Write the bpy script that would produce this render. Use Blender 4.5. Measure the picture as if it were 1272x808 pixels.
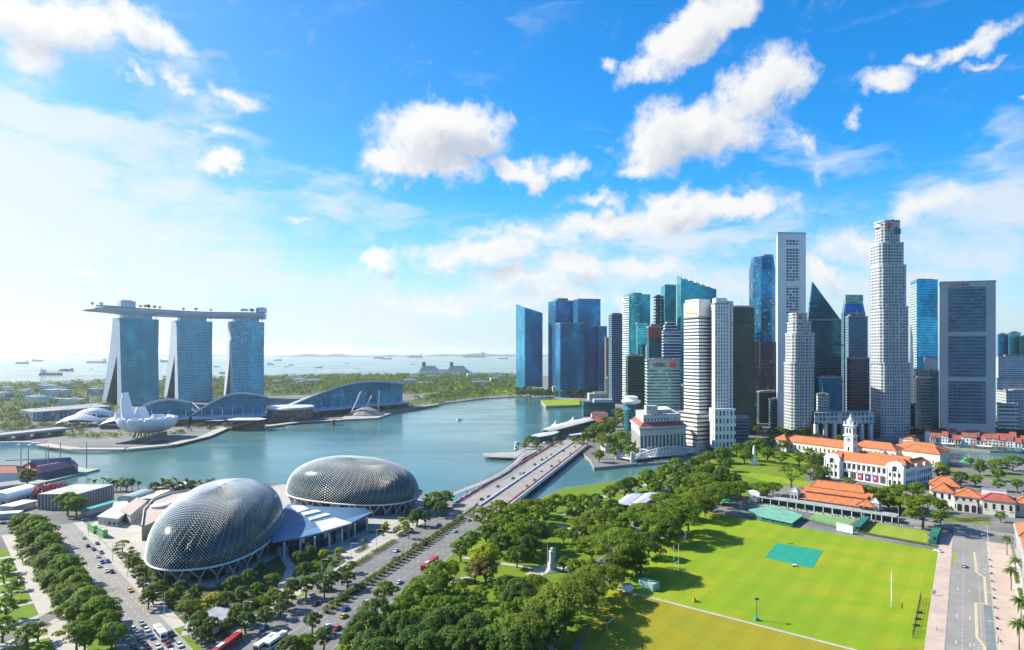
import bpy, bmesh, math, random
import numpy as np
from mathutils import Vector, Matrix
R = math.radians
random.seed(7)
rng = np.random.default_rng(7)
scene = bpy.context.scene
for _o in list(bpy.data.objects):
    bpy.data.objects.remove(_o)
COL = scene.collection

# ---------------------------------------------------------------- camera
CAM_H, FPX, HZN = 110.0, 800.0, 438.0          # eye height, focal length and horizon row of the 1272x808 photograph
cam_d = bpy.data.cameras.new('camera')
cam = bpy.data.objects.new('camera', cam_d)
COL.objects.link(cam)
cam.location = (0, 0, CAM_H)
cam.rotation_euler = (R(90), 0, 0)
cam_d.sensor_fit = 'HORIZONTAL'
cam_d.sensor_width = 36
cam_d.lens = 36 * FPX / 1272
cam_d.shift_y = (HZN - 404) / 1272
cam_d.clip_start = 1
cam_d.clip_end = 200000
scene.camera = cam

# ---------------------------------------------------------------- exposure
scene.view_settings.view_transform = 'Standard'
scene.view_settings.look = 'None'
scene.view_settings.exposure = 1.05
scene.view_settings.gamma = 1
scene.view_settings.use_curve_mapping = False
scene.cycles.max_bounces = 6
scene.cycles.diffuse_bounces = 3
scene.cycles.glossy_bounces = 3
scene.cycles.transmission_bounces = 3
scene.cycles.volume_bounces = 1
scene.cycles.transparent_max_bounces = 6
scene.cycles.use_denoising = True
scene.cycles.caustics_reflective = False
scene.cycles.caustics_refractive = False

# ---------------------------------------------------------------- sun
SUN_AZ, SUN_EL = R(-72), R(36)                 # azimuth measured clockwise from +Y (view direction)
sv = Vector((math.sin(SUN_AZ) * math.cos(SUN_EL), math.cos(SUN_AZ) * math.cos(SUN_EL), math.sin(SUN_EL)))
sun_d = bpy.data.lights.new('sun', 'SUN')
sun_d.energy = 5.0
sun_d.angle = R(0.55)
sun_d.color = (1.0, 0.93, 0.80)
sun = bpy.data.objects.new('sun', sun_d)
COL.objects.link(sun)
sun.rotation_euler = sv.to_track_quat('Z', 'Y').to_euler()
sun.location = sv * 3000

# ---------------------------------------------------------------- node helper
class NT:
    def __init__(self, tree):
        self.t = tree
    def n(self, typ, **kw):
        nd = self.t.nodes.new(typ)
        for k, v in kw.items():
            setattr(nd, k, v)
        return nd
    def put(self, sock, v):
        if isinstance(v, bpy.types.NodeSocket):
            self.t.links.new(v, sock)
        elif v is not None:
            if sock.type == 'RGBA' and len(v) == 3:
                v = (*v, 1)
            sock.default_value = v
    def m(self, op, a, b=None, c=None, clamp=False):
        nd = self.n('ShaderNodeMath', operation=op, use_clamp=clamp)
        for i, v in enumerate((a, b, c)):
            self.put(nd.inputs[i], v)
        return nd.outputs[0]
    def vm(self, op, a, b=None, scale=None):
        nd = self.n('ShaderNodeVectorMath', operation=op)
        self.put(nd.inputs[0], a)
        if b is not None:
            self.put(nd.inputs[1], b)
        if scale is not None:
            self.put(nd.inputs['Scale'], scale)
        return nd.outputs['Value'] if op in ('DOT_PRODUCT', 'LENGTH', 'DISTANCE') else nd.outputs[0]
    def sep(self, v):
        nd = self.n('ShaderNodeSeparateXYZ')
        self.put(nd.inputs[0], v)
        return nd.outputs
    def comb(self, x=0.0, y=0.0, z=0.0):
        nd = self.n('ShaderNodeCombineXYZ')
        for i, v in enumerate((x, y, z)):
            self.put(nd.inputs[i], v)
        return nd.outputs[0]
    def noise(self, vec, scale, detail=4, rough=0.55, dist=0.0, out=0, lac=2.0):
        nd = self.n('ShaderNodeTexNoise')
        self.put(nd.inputs['Vector'], vec)
        for k, v in (('Scale', scale), ('Detail', detail), ('Roughness', rough), ('Distortion', dist), ('Lacunarity', lac)):
            self.put(nd.inputs[k], v)
        return nd.outputs[out]
    def mix(self, f, a, b, typ='MIX'):
        nd = self.n('ShaderNodeMix', data_type='RGBA', blend_type=typ)
        self.put(nd.inputs[0], f)
        self.put(nd.inputs[6], a)
        self.put(nd.inputs[7], b)
        return nd.outputs[2]
    def ramp(self, v, lo, hi, a=0.0, b=1.0, smooth=True):
        nd = self.n('ShaderNodeMapRange', interpolation_type='SMOOTHSTEP' if smooth else 'LINEAR')
        for i, x in enumerate((v, lo, hi, a, b)):
            self.put(nd.inputs[i], x)
        return nd.outputs[0]

# ---------------------------------------------------------------- world: Nishita sky with broken cloud, laid out by compass direction and elevation
def azel(px, py):
    """compass direction and elevation (radians) at which a cloud of the photograph stands"""
    x, z = (px - 636) / FPX, (HZN - py) / FPX
    return math.atan2(x, 1), math.atan2(z, math.hypot(x, 1))

world = bpy.data.worlds.new('World')
scene.world = world
world.use_nodes = True
world.cycles.sampling_method = 'MANUAL'
world.cycles.sample_map_resolution = 1024

# (centre px, centre py, half width, half height, tilt deg, strength)
CUMULUS = [
    (60, 28, 105, 42, -8, 1.0), (175, 42, 62, 34, 15, .9), (30, 62, 45, 26, 0, .8), (165, 100, 26, 11, 5, .62), (212, 106, 24, 13, 10, .66),
    (288, 116, 42, 15, 12, .55), (275, 204, 48, 18, -6, .88), (262, 158, 24, 12, -10, .5),
    (545, 172, 78, 46, -8, 1.3), (582, 162, 42, 42, 20, 1.15), (490, 205, 48, 30, 0, 1.0), (650, 210, 58, 20, -4, .85), (703, 205, 26, 16, -10, .75), (540, 212, 80, 22, 3, .9),
    (860, 45, 86, 34, -24, 1.0), (920, 18, 45, 24, -20, 1.0), (800, 80, 40, 20, -35, .72), (762, 78, 14, 12, 0, .62),
    (838, 170, 62, 46, -12, 1.25), (940, 112, 70, 36, -22, .9), (900, 160, 80, 40, -15, .8), (980, 105, 40, 30, -20, .7), (806, 206, 34, 18, 0, .75), (990, 185, 48, 14, 50, .55),
    (1190, 58, 66, 15, -24, .7), (1145, 74, 24, 14, -10, .62), (1095, 100, 46, 20, 12, .7), (1062, 142, 14, 14, 0, .5), (1215, 77, 18, 8, 0, .5), (1262, 118, 16, 8, -20, .5),
    (470, 333, 34, 16, -5, .85), (610, 318, 80, 26, -12, .9), (720, 332, 44, 20, -4, .9), (560, 330, 44, 16, 0, .7), (660, 352, 110, 18, 0, .7),
    (840, 262, 90, 26, -6, .9), (920, 255, 70, 20, 2, .85), (760, 275, 80, 18, -4, .75), (660, 290, 90, 16, 3, .6), (740, 248, 44, 11, 4, .55),
    (1150, 250, 60, 24, -20, .6), (1060, 300, 100, 26, 5, .6), (1020, 345, 60, 22, 20, .7), (800, 330, 50, 18, 0, .65), (97, 347, 26, 7, -2, .6), (200, 288, 26, 8, 18, .45),
    (376, 286, 18, 6, 0, .5), (700, 370, 120, 16, 0, .6), (555, 375, 110, 14, 0, .5),
]
VEIL = [
    (60, 150, 200, 70, 8, 1.1), (40, 280, 320, 130, 0, 1.3), (200, 210, 200, 80, 10, .9), (260, 150, 170, 50, 18, .55), (440, 240, 180, 34, 10, .62), (200, 340, 300, 90, 0, .9),
    (500, 390, 300, 50, 0, .85), (820, 280, 240, 40, -2, .8), (900, 350, 260, 60, 0, .8), (1240, 280, 190, 100, -25, 1.0), (1230, 190, 100, 40, -25, .6), (1130, 380, 200, 60, 0, .9),
    (1000, 190, 60, 50, 40, .5), (720, 340, 200, 50, 0, .7), (320, 260, 120, 40, 20, .5),
]

def blobs_group(name, blobs):
    g = bpy.data.node_groups.new(name, 'ShaderNodeTree')
    g.interface.new_socket('Vector', in_out='INPUT', socket_type='NodeSocketVector')
    g.interface.new_socket('Value', in_out='OUTPUT', socket_type='NodeSocketFloat')
    t = NT(g)
    gi, go = t.n('NodeGroupInput'), t.n('NodeGroupOutput')
    acc = None
    for (px, py, rx, ry, tilt, s) in blobs:
        a, e = azel(px, py)
        a2, _ = azel(px + rx, py)
        _, e2 = azel(px, py - ry)
        mp = t.n('ShaderNodeMapping', vector_type='TEXTURE')
        if acc is None:
            t.put(mp.inputs['Vector'], gi.outputs[0])
        else:          # a chain, one ellipse after the other
            nd = t.n('ShaderNodeVectorMath', operation='MULTIPLY_ADD')
            t.put(nd.inputs[0], acc); nd.inputs[1].default_value = (1e-7, 1e-7, 0); t.put(nd.inputs[2], gi.outputs[0])
            t.put(mp.inputs['Vector'], nd.outputs[0])
        mp.inputs['Location'].default_value = (a, e, 0)
        mp.inputs['Rotation'].default_value = (0, 0, R(-tilt))
        mp.inputs['Scale'].default_value = (abs(a2 - a), abs(e2 - e), 1)
        l = t.vm('LENGTH', mp.outputs[0])
        v = t.m('MULTIPLY_ADD', l, -s, 1.35 * s)
        acc = v if acc is None else t.m('SMOOTH_MAX', acc, v, 0.15)
    g.links.new(acc, go.inputs[0])
    return g

def build_world():
    t = NT(world.node_tree)
    world.node_tree.nodes.clear()
    sky = t.n('ShaderNodeTexSky', sky_type='NISHITA', sun_disc=False)
    sky.sun_elevation = SUN_EL
    sky.sun_rotation = SUN_AZ
    sky.altitude = 100
    sky.air_density = 1.0
    sky.dust_density = 1.2
    sky.ozone_density = 2.5
    hs = t.n('ShaderNodeHueSaturation')
    hs.inputs['Saturation'].default_value = 1.42
    hs.inputs['Hue'].default_value = 0.49
    t.put(hs.inputs['Color'], sky.outputs[0])
    tint = t.mix(t.ramp(t.vm('DOT_PRODUCT', t.vm('NORMALIZE', t.n('ShaderNodeTexCoord').outputs['Generated']), tuple(sv)), .25, .85), (0.62, 1.68, 2.2, 1), (1.05, 1.42, 1.75, 1))
    base = t.vm('MULTIPLY', hs.outputs[0], tint)     # the clear deep blue of the photograph's sky
    tc = t.n('ShaderNodeTexCoord')
    d = t.vm('NORMALIZE', tc.outputs['Generated'])
    x, y, z = t.sep(d)
    az = t.m('ARCTAN2', x, y)
    el = t.m('ARCSINE', z)
    ae = t.comb(az, el, 0.0)
    front = t.ramp(t.m('ABSOLUTE', az), 1.0, 1.5, 1.0, 0.0)
    # sky brightens and pales towards the sun
    # cumulus
    gc = blobs_group('cumulus_layout', CUMULUS)
    gv = blobs_group('veil_layout', VEIL)
    def dens(vec3, vec2):
        w = t.vm('SCALE', t.vm('SUBTRACT', t.noise(vec3, 9, 5, .6, out=1), (.5, .5, .5)), scale=0.10)
        w2 = t.vm('SCALE', t.vm('SUBTRACT', t.noise(vec3, 22, 5, .6, out=1), (.5, .5, .5)), scale=0.045)
        p = t.vm('ADD', vec2, t.vm('ADD', w, w2))
        gn = t.n('ShaderNodeGroup')
        gn.node_tree = gc
        t.put(gn.inputs[0], p)
        lay = t.m('MULTIPLY', t.m('MAXIMUM', gn.outputs[0], 0.0), front)
        # elsewhere: scattered cumulus without a layout
        other = t.m('MULTIPLY', t.ramp(t.noise(vec3, 3.2, 3, .5), .56, .74, 0, .9), t.m('SUBTRACT', 1.0, front))
        lay = t.m('ADD', lay, other)
        fine = t.noise(vec3, 24, 9, .66, .35)
        return t.m('ADD', lay, t.m('MULTIPLY', t.m('SUBTRACT', fine, .5), 1.35)), lay
    dn, lay = dens(d, ae)
    off = 0.035
    so = (sv.x * off, sv.y * off, sv.z * off)
    d2 = t.vm('NORMALIZE', t.vm('ADD', d, (-.022, -.01, .03)))
    ae2 = t.vm('ADD', ae, (-0.022, 0.028, 0))
    dn2, _ = dens(d2, ae2)
    alpha = t.ramp(dn, .10, .85)
    thick = t.ramp(dn2, .25, 1.5)
    # veil
    gn = t.n('ShaderNodeGroup')
    gn.node_tree = gv
    st = t.vm('MULTIPLY', ae, (1.0, 2.6, 1))
    wv = t.vm('SCALE', t.vm('SUBTRACT', t.noise(st, 5, 4, .6, out=1), (.5, .5, .5)), scale=.25)
    t.put(gn.inputs[0], t.vm('ADD', ae, wv))
    vl = t.m('MULTIPLY', t.m('MAXIMUM', gn.outputs[0], 0.0), front)
    vn = t.noise(t.vm('ADD', st, wv), 6.5, 7, .6, .4)
    veil = t.ramp(t.m('ADD', vl, t.m('MULTIPLY', t.m('SUBTRACT', vn, .5), 2.2)), .12, 1.25, 0, .85)
    bright = t.ramp(az, -1.2, .9, .98, .9, smooth=False)
    lit = t.mix(thick, (9.0, 9.05, 9.1, 1), (5.3, 5.9, 6.9, 1))
    lit = t.vm('SCALE', lit, scale=bright)
    vcol = t.vm('SCALE', t.comb(7.8, 8.4, 8.9), scale=bright)
    low = t.ramp(el, 0.0, .26, .6, 0.0)               # humid air pales the sky near the horizon
    c = t.mix(low, base, vcol)
    c = t.mix(veil, c, vcol)
    c = t.mix(alpha, c, lit)
    bg = t.n('ShaderNodeBackground')
    t.put(bg.inputs[0], c)
    bg.inputs[1].default_value = 0.055
    out = t.n('ShaderNodeOutputWorld')
    world.node_tree.links.new(bg.outputs[0], out.inputs[0])
build_world()

# ---------------------------------------------------------------- placing: where a spot of the photograph meets the ground, and how high things at a distance rise
def G(px, py, z=0.0):
    Y = FPX * (CAM_H - z) / (py - HZN)
    return Vector(((px - 636) * Y / FPX, Y, z))
def ZT(py, Y):
    return CAM_H - (py - HZN) * Y / FPX
def XA(px, Y):
    return (px - 636) * Y / FPX
def YG(py, z=0.0):
    return FPX * (CAM_H - z) / (py - HZN)

# ---------------------------------------------------------------- objects
def tag(o, label=None, cat=None, group=None, kind=None):
    if label: o['label'] = label
    if cat: o['category'] = cat
    if group: o['group'] = group
    if kind: o['kind'] = kind
    return o
def thing(name, label, cat, loc=(0, 0, 0), rz=0.0, group=None):
    o = bpy.data.objects.new(name, None)
    COL.objects.link(o)
    o.location = loc
    o.rotation_euler = (0, 0, rz)
    o.empty_display_size = 2
    return tag(o, label, cat, group)
KIDS = {}
def kids(o):
    return KIDS.get(o.name, [])
def adopt(o, parent):
    if parent is not None:
        o.parent = parent
        KIDS.setdefault(parent.name, []).append(o)
def copy_tree(o, parent=None):
    c = o.copy()
    COL.objects.link(c)
    if parent is not None:
        adopt(c, parent)
    for ch in kids(o):
        copy_tree(ch, c)
    return c
def place(proto, used, loc, rz=0.0, label=None, scale=None, group=None):
    """first use moves the prototype itself; later uses copy it with its parts"""
    o = copy_tree(proto) if used[0] else proto
    used[0] += 1
    o.location = loc
    o.rotation_euler = (0, 0, rz)
    if scale is not None:
        o.scale = (scale,) * 3 if not hasattr(scale, '__len__') else scale
    if label: o['label'] = label
    if group: o['group'] = group
    return o

def wloc(o):
    v = Vector((0, 0, 0))
    while o is not None:
        v = v + o.location
        o = o.parent
    return v

class MB:
    """collects shapes (in world metres, or local metres for a prototype) and links them as ONE mesh object; uv is in metres along walls"""
    def __init__(s):
        s.v, s.f, s.mi, s.uv = [], [], [], []
    def face(s, pts, mi=0, uv=None):
        b = len(s.v)
        s.v += [tuple(p) for p in pts]
        s.f.append(tuple(range(b, b + len(pts))))
        s.mi.append(mi)
        if uv is None:
            p0 = Vector(pts[0])
            n = (Vector(pts[1]) - p0).cross(Vector(pts[2]) - p0)
            if n.length > 0: n.normalize()
            if abs(n.z) > .7:
                uv = [(p[0], p[1]) for p in pts]
            else:
                h = Vector((-n.y, n.x, 0))
                h = h.normalized() if h.length > 0 else Vector((1, 0, 0))
                uv = [(Vector(p).dot(h), p[2]) for p in pts]
        s.uv.append(uv)
    def prism(s, poly, z0, z1, mi=0, top=None, bottom=False, u0=0.0):
        """poly: counter-clockwise xy outline; z1 may be a list (one height per corner)"""
        n = len(poly)
        a = sum(poly[i][0] * poly[(i + 1) % n][1] - poly[(i + 1) % n][0] * poly[i][1] for i in range(n))
        zs = list(z1) if hasattr(z1, '__len__') else [z1] * n
        if a < 0:
            poly = list(reversed(poly)); zs.reverse()
        u = u0
        for i in range(n):
            j = (i + 1) % n
            p, q = poly[i], poly[j]
            L = math.hypot(q[0] - p[0], q[1] - p[1])
            s.face([(p[0], p[1], z0), (q[0], q[1], z0), (q[0], q[1], zs[j]), (p[0], p[1], zs[i])], mi,
                   [(u, z0), (u + L, z0), (u + L, zs[j]), (u, zs[i])])
            u += L
        s.face([(p[0], p[1], z) for p, z in zip(poly, zs)], mi if top is None else top)
        if bottom:
            s.face([(p[0], p[1], z0) for p in reversed(poly)], mi if top is None else top)
    def box(s, c, size, rz=0.0, mi=0, top=None, bottom=True):
        """c = centre of the base"""
        s.prism(rect(c[0], c[1], size[0], size[1], rz), c[2], c[2] + size[2], mi, top, bottom)
    def bar(s, a, b, w, h=None, mi=0, up=(0, 0, 1)):
        a, b = Vector(a), Vector(b)
        h = w if h is None else h
        d = (b - a)
        if d.length < 1e-6: return
        d.normalize()
        up = Vector(up)
        if abs(d.dot(up)) > .99: up = Vector((1, 0, 0))
        x = d.cross(up).normalized() * w / 2
        y = x.cross(d).normalized() * h / 2
        A = [a - x - y, a + x - y, a + x + y, a - x + y]
        B = [b - x - y, b + x - y, b + x + y, b - x + y]
        for i in range(4):
            j = (i + 1) % 4
            s.face([A[i], A[j], B[j], B[i]], mi)
        s.face(A[::-1], mi); s.face(B, mi)
    def tube(s, pts, r, n=8, mi=0, closed=False, caps=True):
        pts = [Vector(p) for p in pts]
        rs = list(r) if hasattr(r, '__len__') else [r] * len(pts)
        rings = []
        for i, p in enumerate(pts):
            if closed:
                d = pts[(i + 1) % len(pts)] - pts[i - 1]
            else:
                d = pts[min(i + 1, len(pts) - 1)] - pts[max(i - 1, 0)]
            d.normalize()
            up = Vector((0, 0, 1)) if abs(d.z) < .95 else Vector((1, 0, 0))
            x = d.cross(up).normalized(); y = x.cross(d).normalized()
            rings.append([p + (x * math.cos(2 * math.pi * k / n) + y * math.sin(2 * math.pi * k / n)) * rs[i] for k in range(n)])
        m = len(rings)
        for i in range(m if closed else m - 1):
            A, B = rings[i], rings[(i + 1) % m]
            for k in range(n):
                l = (k + 1) % n
                s.face([A[k], B[k], B[l], A[l]], mi)
        if not closed and caps:
            s.face(rings[0], mi); s.face(rings[-1][::-1], mi)
    def lathe(s, prof, c=(0, 0, 0), n=16, mi=0, sx=1.0, sy=1.0):
        """prof: (radius, z) from bottom to top"""
        rings = [[(c[0] + r * sx * math.cos(2 * math.pi * k / n), c[1] + r * sy * math.sin(2 * math.pi * k / n), c[2] + z) for k in range(n)] for r, z in prof]
        for A, B in zip(rings, rings[1:]):
            for k in range(n):
                l = (k + 1) % n
                s.face([A[k], A[l], B[l], B[k]], mi)
        if prof[-1][0] > 1e-3: s.face(rings[-1], mi)
        if prof[0][0] > 1e-3: s.face(rings[0][::-1], mi)
    def grid(s, P, mi=0, closed_u=False, uvs=None):
        """P[i][j] points; quads between them"""
        for i in range(len(P) - 1):
            w = len(P[i])
            for j in range(w if closed_u else w - 1):
                l = (j + 1) % w
                s.face([P[i][j], P[i][l], P[i + 1][l], P[i + 1][j]], mi,
                       None if uvs is None else [uvs(i, j), uvs(i, j + 1), uvs(i + 1, j + 1), uvs(i + 1, j)])
    def hip(s, poly4, z, rise, over=0.0, mi=0, gable=False, inset=None):
        """hipped or gabled roof over a rectangle given as four corners a,b,c,d with ab the long side"""
        a, b, c, d = [Vector((p[0], p[1], z)) for p in poly4]
        if (b - a).length < (c - b).length:
            a, b, c, d = b, c, d, a
        u = (b - a).normalized(); v = (d - a).normalized()
        a = a - u * over - v * over; b = b + u * over - v * over; c = c + u * over + v * over; d = d - u * over + v * over
        w = (d - a).length
        ins = 0.0 if gable else (w / 2 if inset is None else inset)
        ins = min(ins, (b - a).length / 2 - .01)
        e = (a + d) / 2 + u * ins + Vector((0, 0, rise)); f = (b + c) / 2 - u * ins + Vector((0, 0, rise))
        s.face([a, b, f, e], mi); s.face([c, d, e, f], mi)
        s.face([b, c, f], mi); s.face([d, a, e], mi)
        for p, q in ((e, f), (a, e), (d, e), (b, f), (c, f)):      # ridge and hip caps
            s.bar(p + Vector((0, 0, .12)), q + Vector((0, 0, .12)), .5, .35, mi)
        s.face([a, d, c, b], mi)
    def build(s, name, mats, parent=None, smooth=False):
        off = wloc(parent) if parent is not None else Vector((0, 0, 0))
        me = bpy.data.meshes.new(name)
        V = np.array(s.v, dtype=np.float64) - np.array(off)
        me.from_pydata(V.tolist(), [], s.f)
        if not hasattr(mats, '__len__'): mats = [mats]
        for m_ in mats: me.materials.append(m_)
        if len(mats) > 1: me.polygons.foreach_set('material_index', s.mi)
        ul = me.uv_layers.new(name='UVMap')
        ul.data.foreach_set('uv', np.array([c for f in s.uv for p in f for c in p], dtype=np.float32))
        if smooth:
            bm = bmesh.new(); bm.from_mesh(me)
            bmesh.ops.remove_doubles(bm, verts=bm.verts, dist=.001)
            bm.to_mesh(me); bm.free()
            me.polygons.foreach_set('use_smooth', [True] * len(me.polygons))
        o = bpy.data.objects.new(name, me)
        COL.objects.link(o)
        adopt(o, parent)
        return o

def rect(cx, cy, w, d, rz=0.0):
    c, s_ = math.cos(rz), math.sin(rz)
    return [(cx + x * c - y * s_, cy + x * s_ + y * c) for x, y in ((-w / 2, -d / 2), (w / 2, -d / 2), (w / 2, d / 2), (-w / 2, d / 2))]

# ---------------------------------------------------------------- materials
MATS = {}
def mat_nodes(name):
    m_ = bpy.data.materials.new(name)
    m_.use_nodes = True
    t = NT(m_.node_tree)
    m_.node_tree.nodes.clear()
    b = t.n('ShaderNodeBsdfPrincipled')
    o = t.n('ShaderNodeOutputMaterial')
    m_.node_tree.links.new(b.outputs[0], o.inputs[0])
    return m_, t, b, o
def mat(name, col, rough=.7, metal=0.0, var=.12, scale=.5, bump=0.0, spec=.5, col2=None, coord='Object', emit=None):
    """a plain surface with uneven tone: noise in metres, optional second colour"""
    if name in MATS: return MATS[name]
    m_, t, b, o = mat_nodes(name)
    tc = t.n('ShaderNodeTexCoord')
    n1 = t.noise(tc.outputs[coord], scale, 5, .6)
    c2 = col2 if col2 is not None else tuple(max(0, c * (1 - 2.2 * var)) for c in col)
    t.put(b.inputs['Base Color'], t.mix(t.ramp(n1, .32, .68), col, c2))
    b.inputs['Roughness'].default_value = rough
    b.inputs['Metallic'].default_value = metal
    b.inputs['Specular IOR Level'].default_value = spec
    if emit:
        b.inputs['Emission Color'].default_value = (*col, 1)
        b.inputs['Emission Strength'].default_value = emit
    if bump:
        bp = t.n('ShaderNodeBump')
        bp.inputs['Strength'].default_value = bump
        bp.inputs['Distance'].default_value = .2
        t.put(bp.inputs['Height'], t.noise(tc.outputs[coord], scale * 6, 4, .6))
        t.put(b.inputs['Normal'], bp.outputs[0])
    MATS[name] = m_
    return m_

def facade(name, glass, frame, bay=3.0, floor=4.0, ww=.8, wh=.7, metal=.75, rough=.12, tilt=.02, blind=.25, frame_rough=.6, blind_col=(.45, .5, .5), group=0, dark=.5, frame_metal=0.0, lite=None, spec=.22, coat=0.0):
    """curtain wall or windowed wall, drawn in metres on the wall's own uv: panes with their own tilt and blinds, set back from the frame"""
    if name in MATS: return MATS[name]
    m_, t, b, o = mat_nodes(name)
    uvn = t.n('ShaderNodeUVMap')
    u, v, _ = t.sep(uvn.outputs[0])
    cu, cv = t.m('DIVIDE', u, bay), t.m('DIVIDE', v, floor)
    fu, fv = t.m('FRACT', cu), t.m('FRACT', cv)
    iu, iv = t.m('FLOOR', cu), t.m('FLOOR', cv)
    du = t.m('ABSOLUTE', t.m('SUBTRACT', fu, .5))
    dv = t.m('ABSOLUTE', t.m('SUBTRACT', fv, .5))
    win = t.m('MULTIPLY', t.m('LESS_THAN', du, ww / 2), t.m('LESS_THAN', dv, wh / 2))
    if group:      # a deeper horizontal break every few floors
        brk = t.m('GREATER_THAN', t.m('FRACT', t.m('DIVIDE', v, floor * group)), 1.0 / group * .9)
        win = t.m('MULTIPLY', win, brk)
    wn = t.n('ShaderNodeTexWhiteNoise', noise_dimensions='2D')
    t.put(wn.inputs['Vector'], t.comb(iu, iv, 0.0))
    rnd = wn.outputs[0]
    tc = t.n('ShaderNodeTexCoord')
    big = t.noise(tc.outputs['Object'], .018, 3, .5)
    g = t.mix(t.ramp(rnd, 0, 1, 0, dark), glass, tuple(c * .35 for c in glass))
    refl = t.noise(t.vm('MULTIPLY', tc.outputs['Object'], (1, 1, .45)), .035, 3, .6, .8)      # uneven mirrored sky and neighbours, painted into the glass colour as lighter patches
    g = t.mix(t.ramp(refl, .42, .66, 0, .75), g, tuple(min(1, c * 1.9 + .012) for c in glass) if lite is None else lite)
    g = t.mix(t.ramp(big, .50, .68, 0, .55), g, tuple(c * .4 for c in glass))  # broad darker reflections, likewise put into the glass colour
    isbl = t.m('GREATER_THAN', rnd, 1 - blind)
    g = t.mix(t.m('MULTIPLY', isbl, .6), g, blind_col)
    fr = t.mix(t.ramp(t.noise(tc.outputs['Object'], .06, 5, .65), .3, .7, 0, .3), frame, tuple(c * .6 for c in frame))
    t.put(b.inputs['Base Color'], t.mix(win, fr, g))
    t.put(b.inputs['Metallic'], t.m('MULTIPLY_ADD', win, metal - frame_metal, frame_metal))
    t.put(b.inputs['Roughness'], t.m('MULTIPLY_ADD', win, rough - frame_rough, frame_rough))
    b.inputs['Specular IOR Level'].default_value = spec
    geo = t.n('ShaderNodeNewGeometry')
    off = t.vm('SCALE', t.vm('SUBTRACT', wn.outputs['Color'], (.5, .5, .5)), scale=tilt * 2)
    off = t.vm('SCALE', off, scale=win)
    wob = t.vm('SCALE', t.vm('SUBTRACT', t.noise(tc.outputs['Object'], .05, 2, .5, out=1), (.5, .5, .5)), scale=tilt * 1.5)
    nn = t.vm('NORMALIZE', t.vm('ADD', t.vm('ADD', geo.outputs['Normal'], off), wob))
    bp = t.n('ShaderNodeBump')
    bp.inputs['Strength'].default_value = .5
    bp.inputs['Distance'].default_value = .3
    t.put(bp.inputs['Height'], t.m('SUBTRACT', 1.0, win))
    t.put(bp.inputs['Normal'], nn)
    t.put(b.inputs['Normal'], bp.outputs[0])
    MATS[name] = m_
    return m_

# ================================================================ trees: tapered trunk with limbs, crown of leaf-sized faces gathered in clumps
def leaf_mat(name, a, b_, yel=.42):
    m_, t, b, o = mat_nodes(name)
    oi = t.n('ShaderNodeObjectInfo')
    tc = t.n('ShaderNodeTexCoord')
    n1 = t.noise(tc.outputs['Object'], .35, 3, .6)
    n2 = t.noise(tc.outputs['Object'], 2.5, 2, .6)
    c = t.mix(t.ramp(n1, .35, .65), a, b_)
    c = t.mix(t.m('MULTIPLY', oi.outputs['Random'], yel), c, (.23, .24, .012))
    c = t.mix(t.ramp(n2, .4, .7, 0, .4), c, tuple(x * .55 for x in a))
    t.put(b.inputs['Base Color'], c)
    b.inputs['Roughness'].default_value = .6
    b.inputs['Specular IOR Level'].default_value = .25
    tr = t.n('ShaderNodeBsdfTranslucent')
    t.put(tr.inputs['Color'], t.mix(.4, c, (.24, .30, .01)))
    mx = t.n('ShaderNodeMixShader'); mx.inputs[0].default_value = .44
    m_.node_tree.links.new(b.outputs[0], mx.inputs[1]); m_.node_tree.links.new(tr.outputs[0], mx.inputs[2])
    m_.node_tree.links.new(mx.outputs[0], o.inputs[0])
    return m_
M_BARK = mat('bark', (.11, .085, .06), .9, scale=1.2, var=.2, bump=.4)
LM = {
    'rain': leaf_mat('rain_tree_leaves', (.108, .205, .012), (.160, .250, .014)),
    'dense': leaf_mat('dense_leaves', (.098, .228, .011), (.148, .285, .012)),
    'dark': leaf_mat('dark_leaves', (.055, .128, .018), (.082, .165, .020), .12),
    'lime': leaf_mat('lime_leaves', (.34, .40, .010), (.42, .44, .012), .2),
    'gold': leaf_mat('gold_leaves', (.50, .44, .012), (.56, .47, .015), .1),
    'bronze': leaf_mat('bronze_leaves', (.16, .14, .03), (.20, .16, .035), .2),
    'palm': leaf_mat('palm_leaves', (.07, .14, .025), (.10, .17, .035), .1),
    'wood': leaf_mat('far_wood_leaves', (.028, .072, .022), (.045, .095, .022), .05),
    'shrub': leaf_mat('shrub_leaves', (.13, .20, .018), (.18, .23, .022)),
}
def leaf_cloud(centres, radii, n_each, size, flat=.6, seed=0, up=.95):
    """leaf-sized quads scattered through clumps, denser towards each clump's skin, tilted outwards and up"""
    r = np.random.default_rng(seed)
    Vs = []
    for c, rad, n in zip(centres, radii, n_each):
        d = r.normal(size=(n, 3)); d /= np.linalg.norm(d, axis=1)[:, None]
        d[:, 2] = np.where(d[:, 2] < -.35, -d[:, 2] * .6, d[:, 2])
        rr = r.uniform(.45, 1.0, n) ** .5 * (1 + .14 * np.sin(d[:, 0] * 7 + seed) * np.cos(d[:, 1] * 6))
        p = np.asarray(c) + d * rr[:, None] * np.array([rad, rad, rad * flat])
        nrm = d + r.normal(size=(n, 3)) * .42 + np.array([0, 0, up])
        nrm /= np.linalg.norm(nrm, axis=1)[:, None]
        a = np.cross(nrm, r.normal(size=(n, 3))); a /= np.linalg.norm(a, axis=1)[:, None]
        b = np.cross(nrm, a)
        s = size * r.uniform(.6, 1.35, n)[:, None]
        Vs.append(np.stack([p - a * s * .5, p + b * s * .32 - nrm * s * .08, p + a * s * .5, p - b * s * .32 - nrm * s * .08], 1))
    V = np.concatenate(Vs).reshape(-1, 3)
    return V
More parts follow.
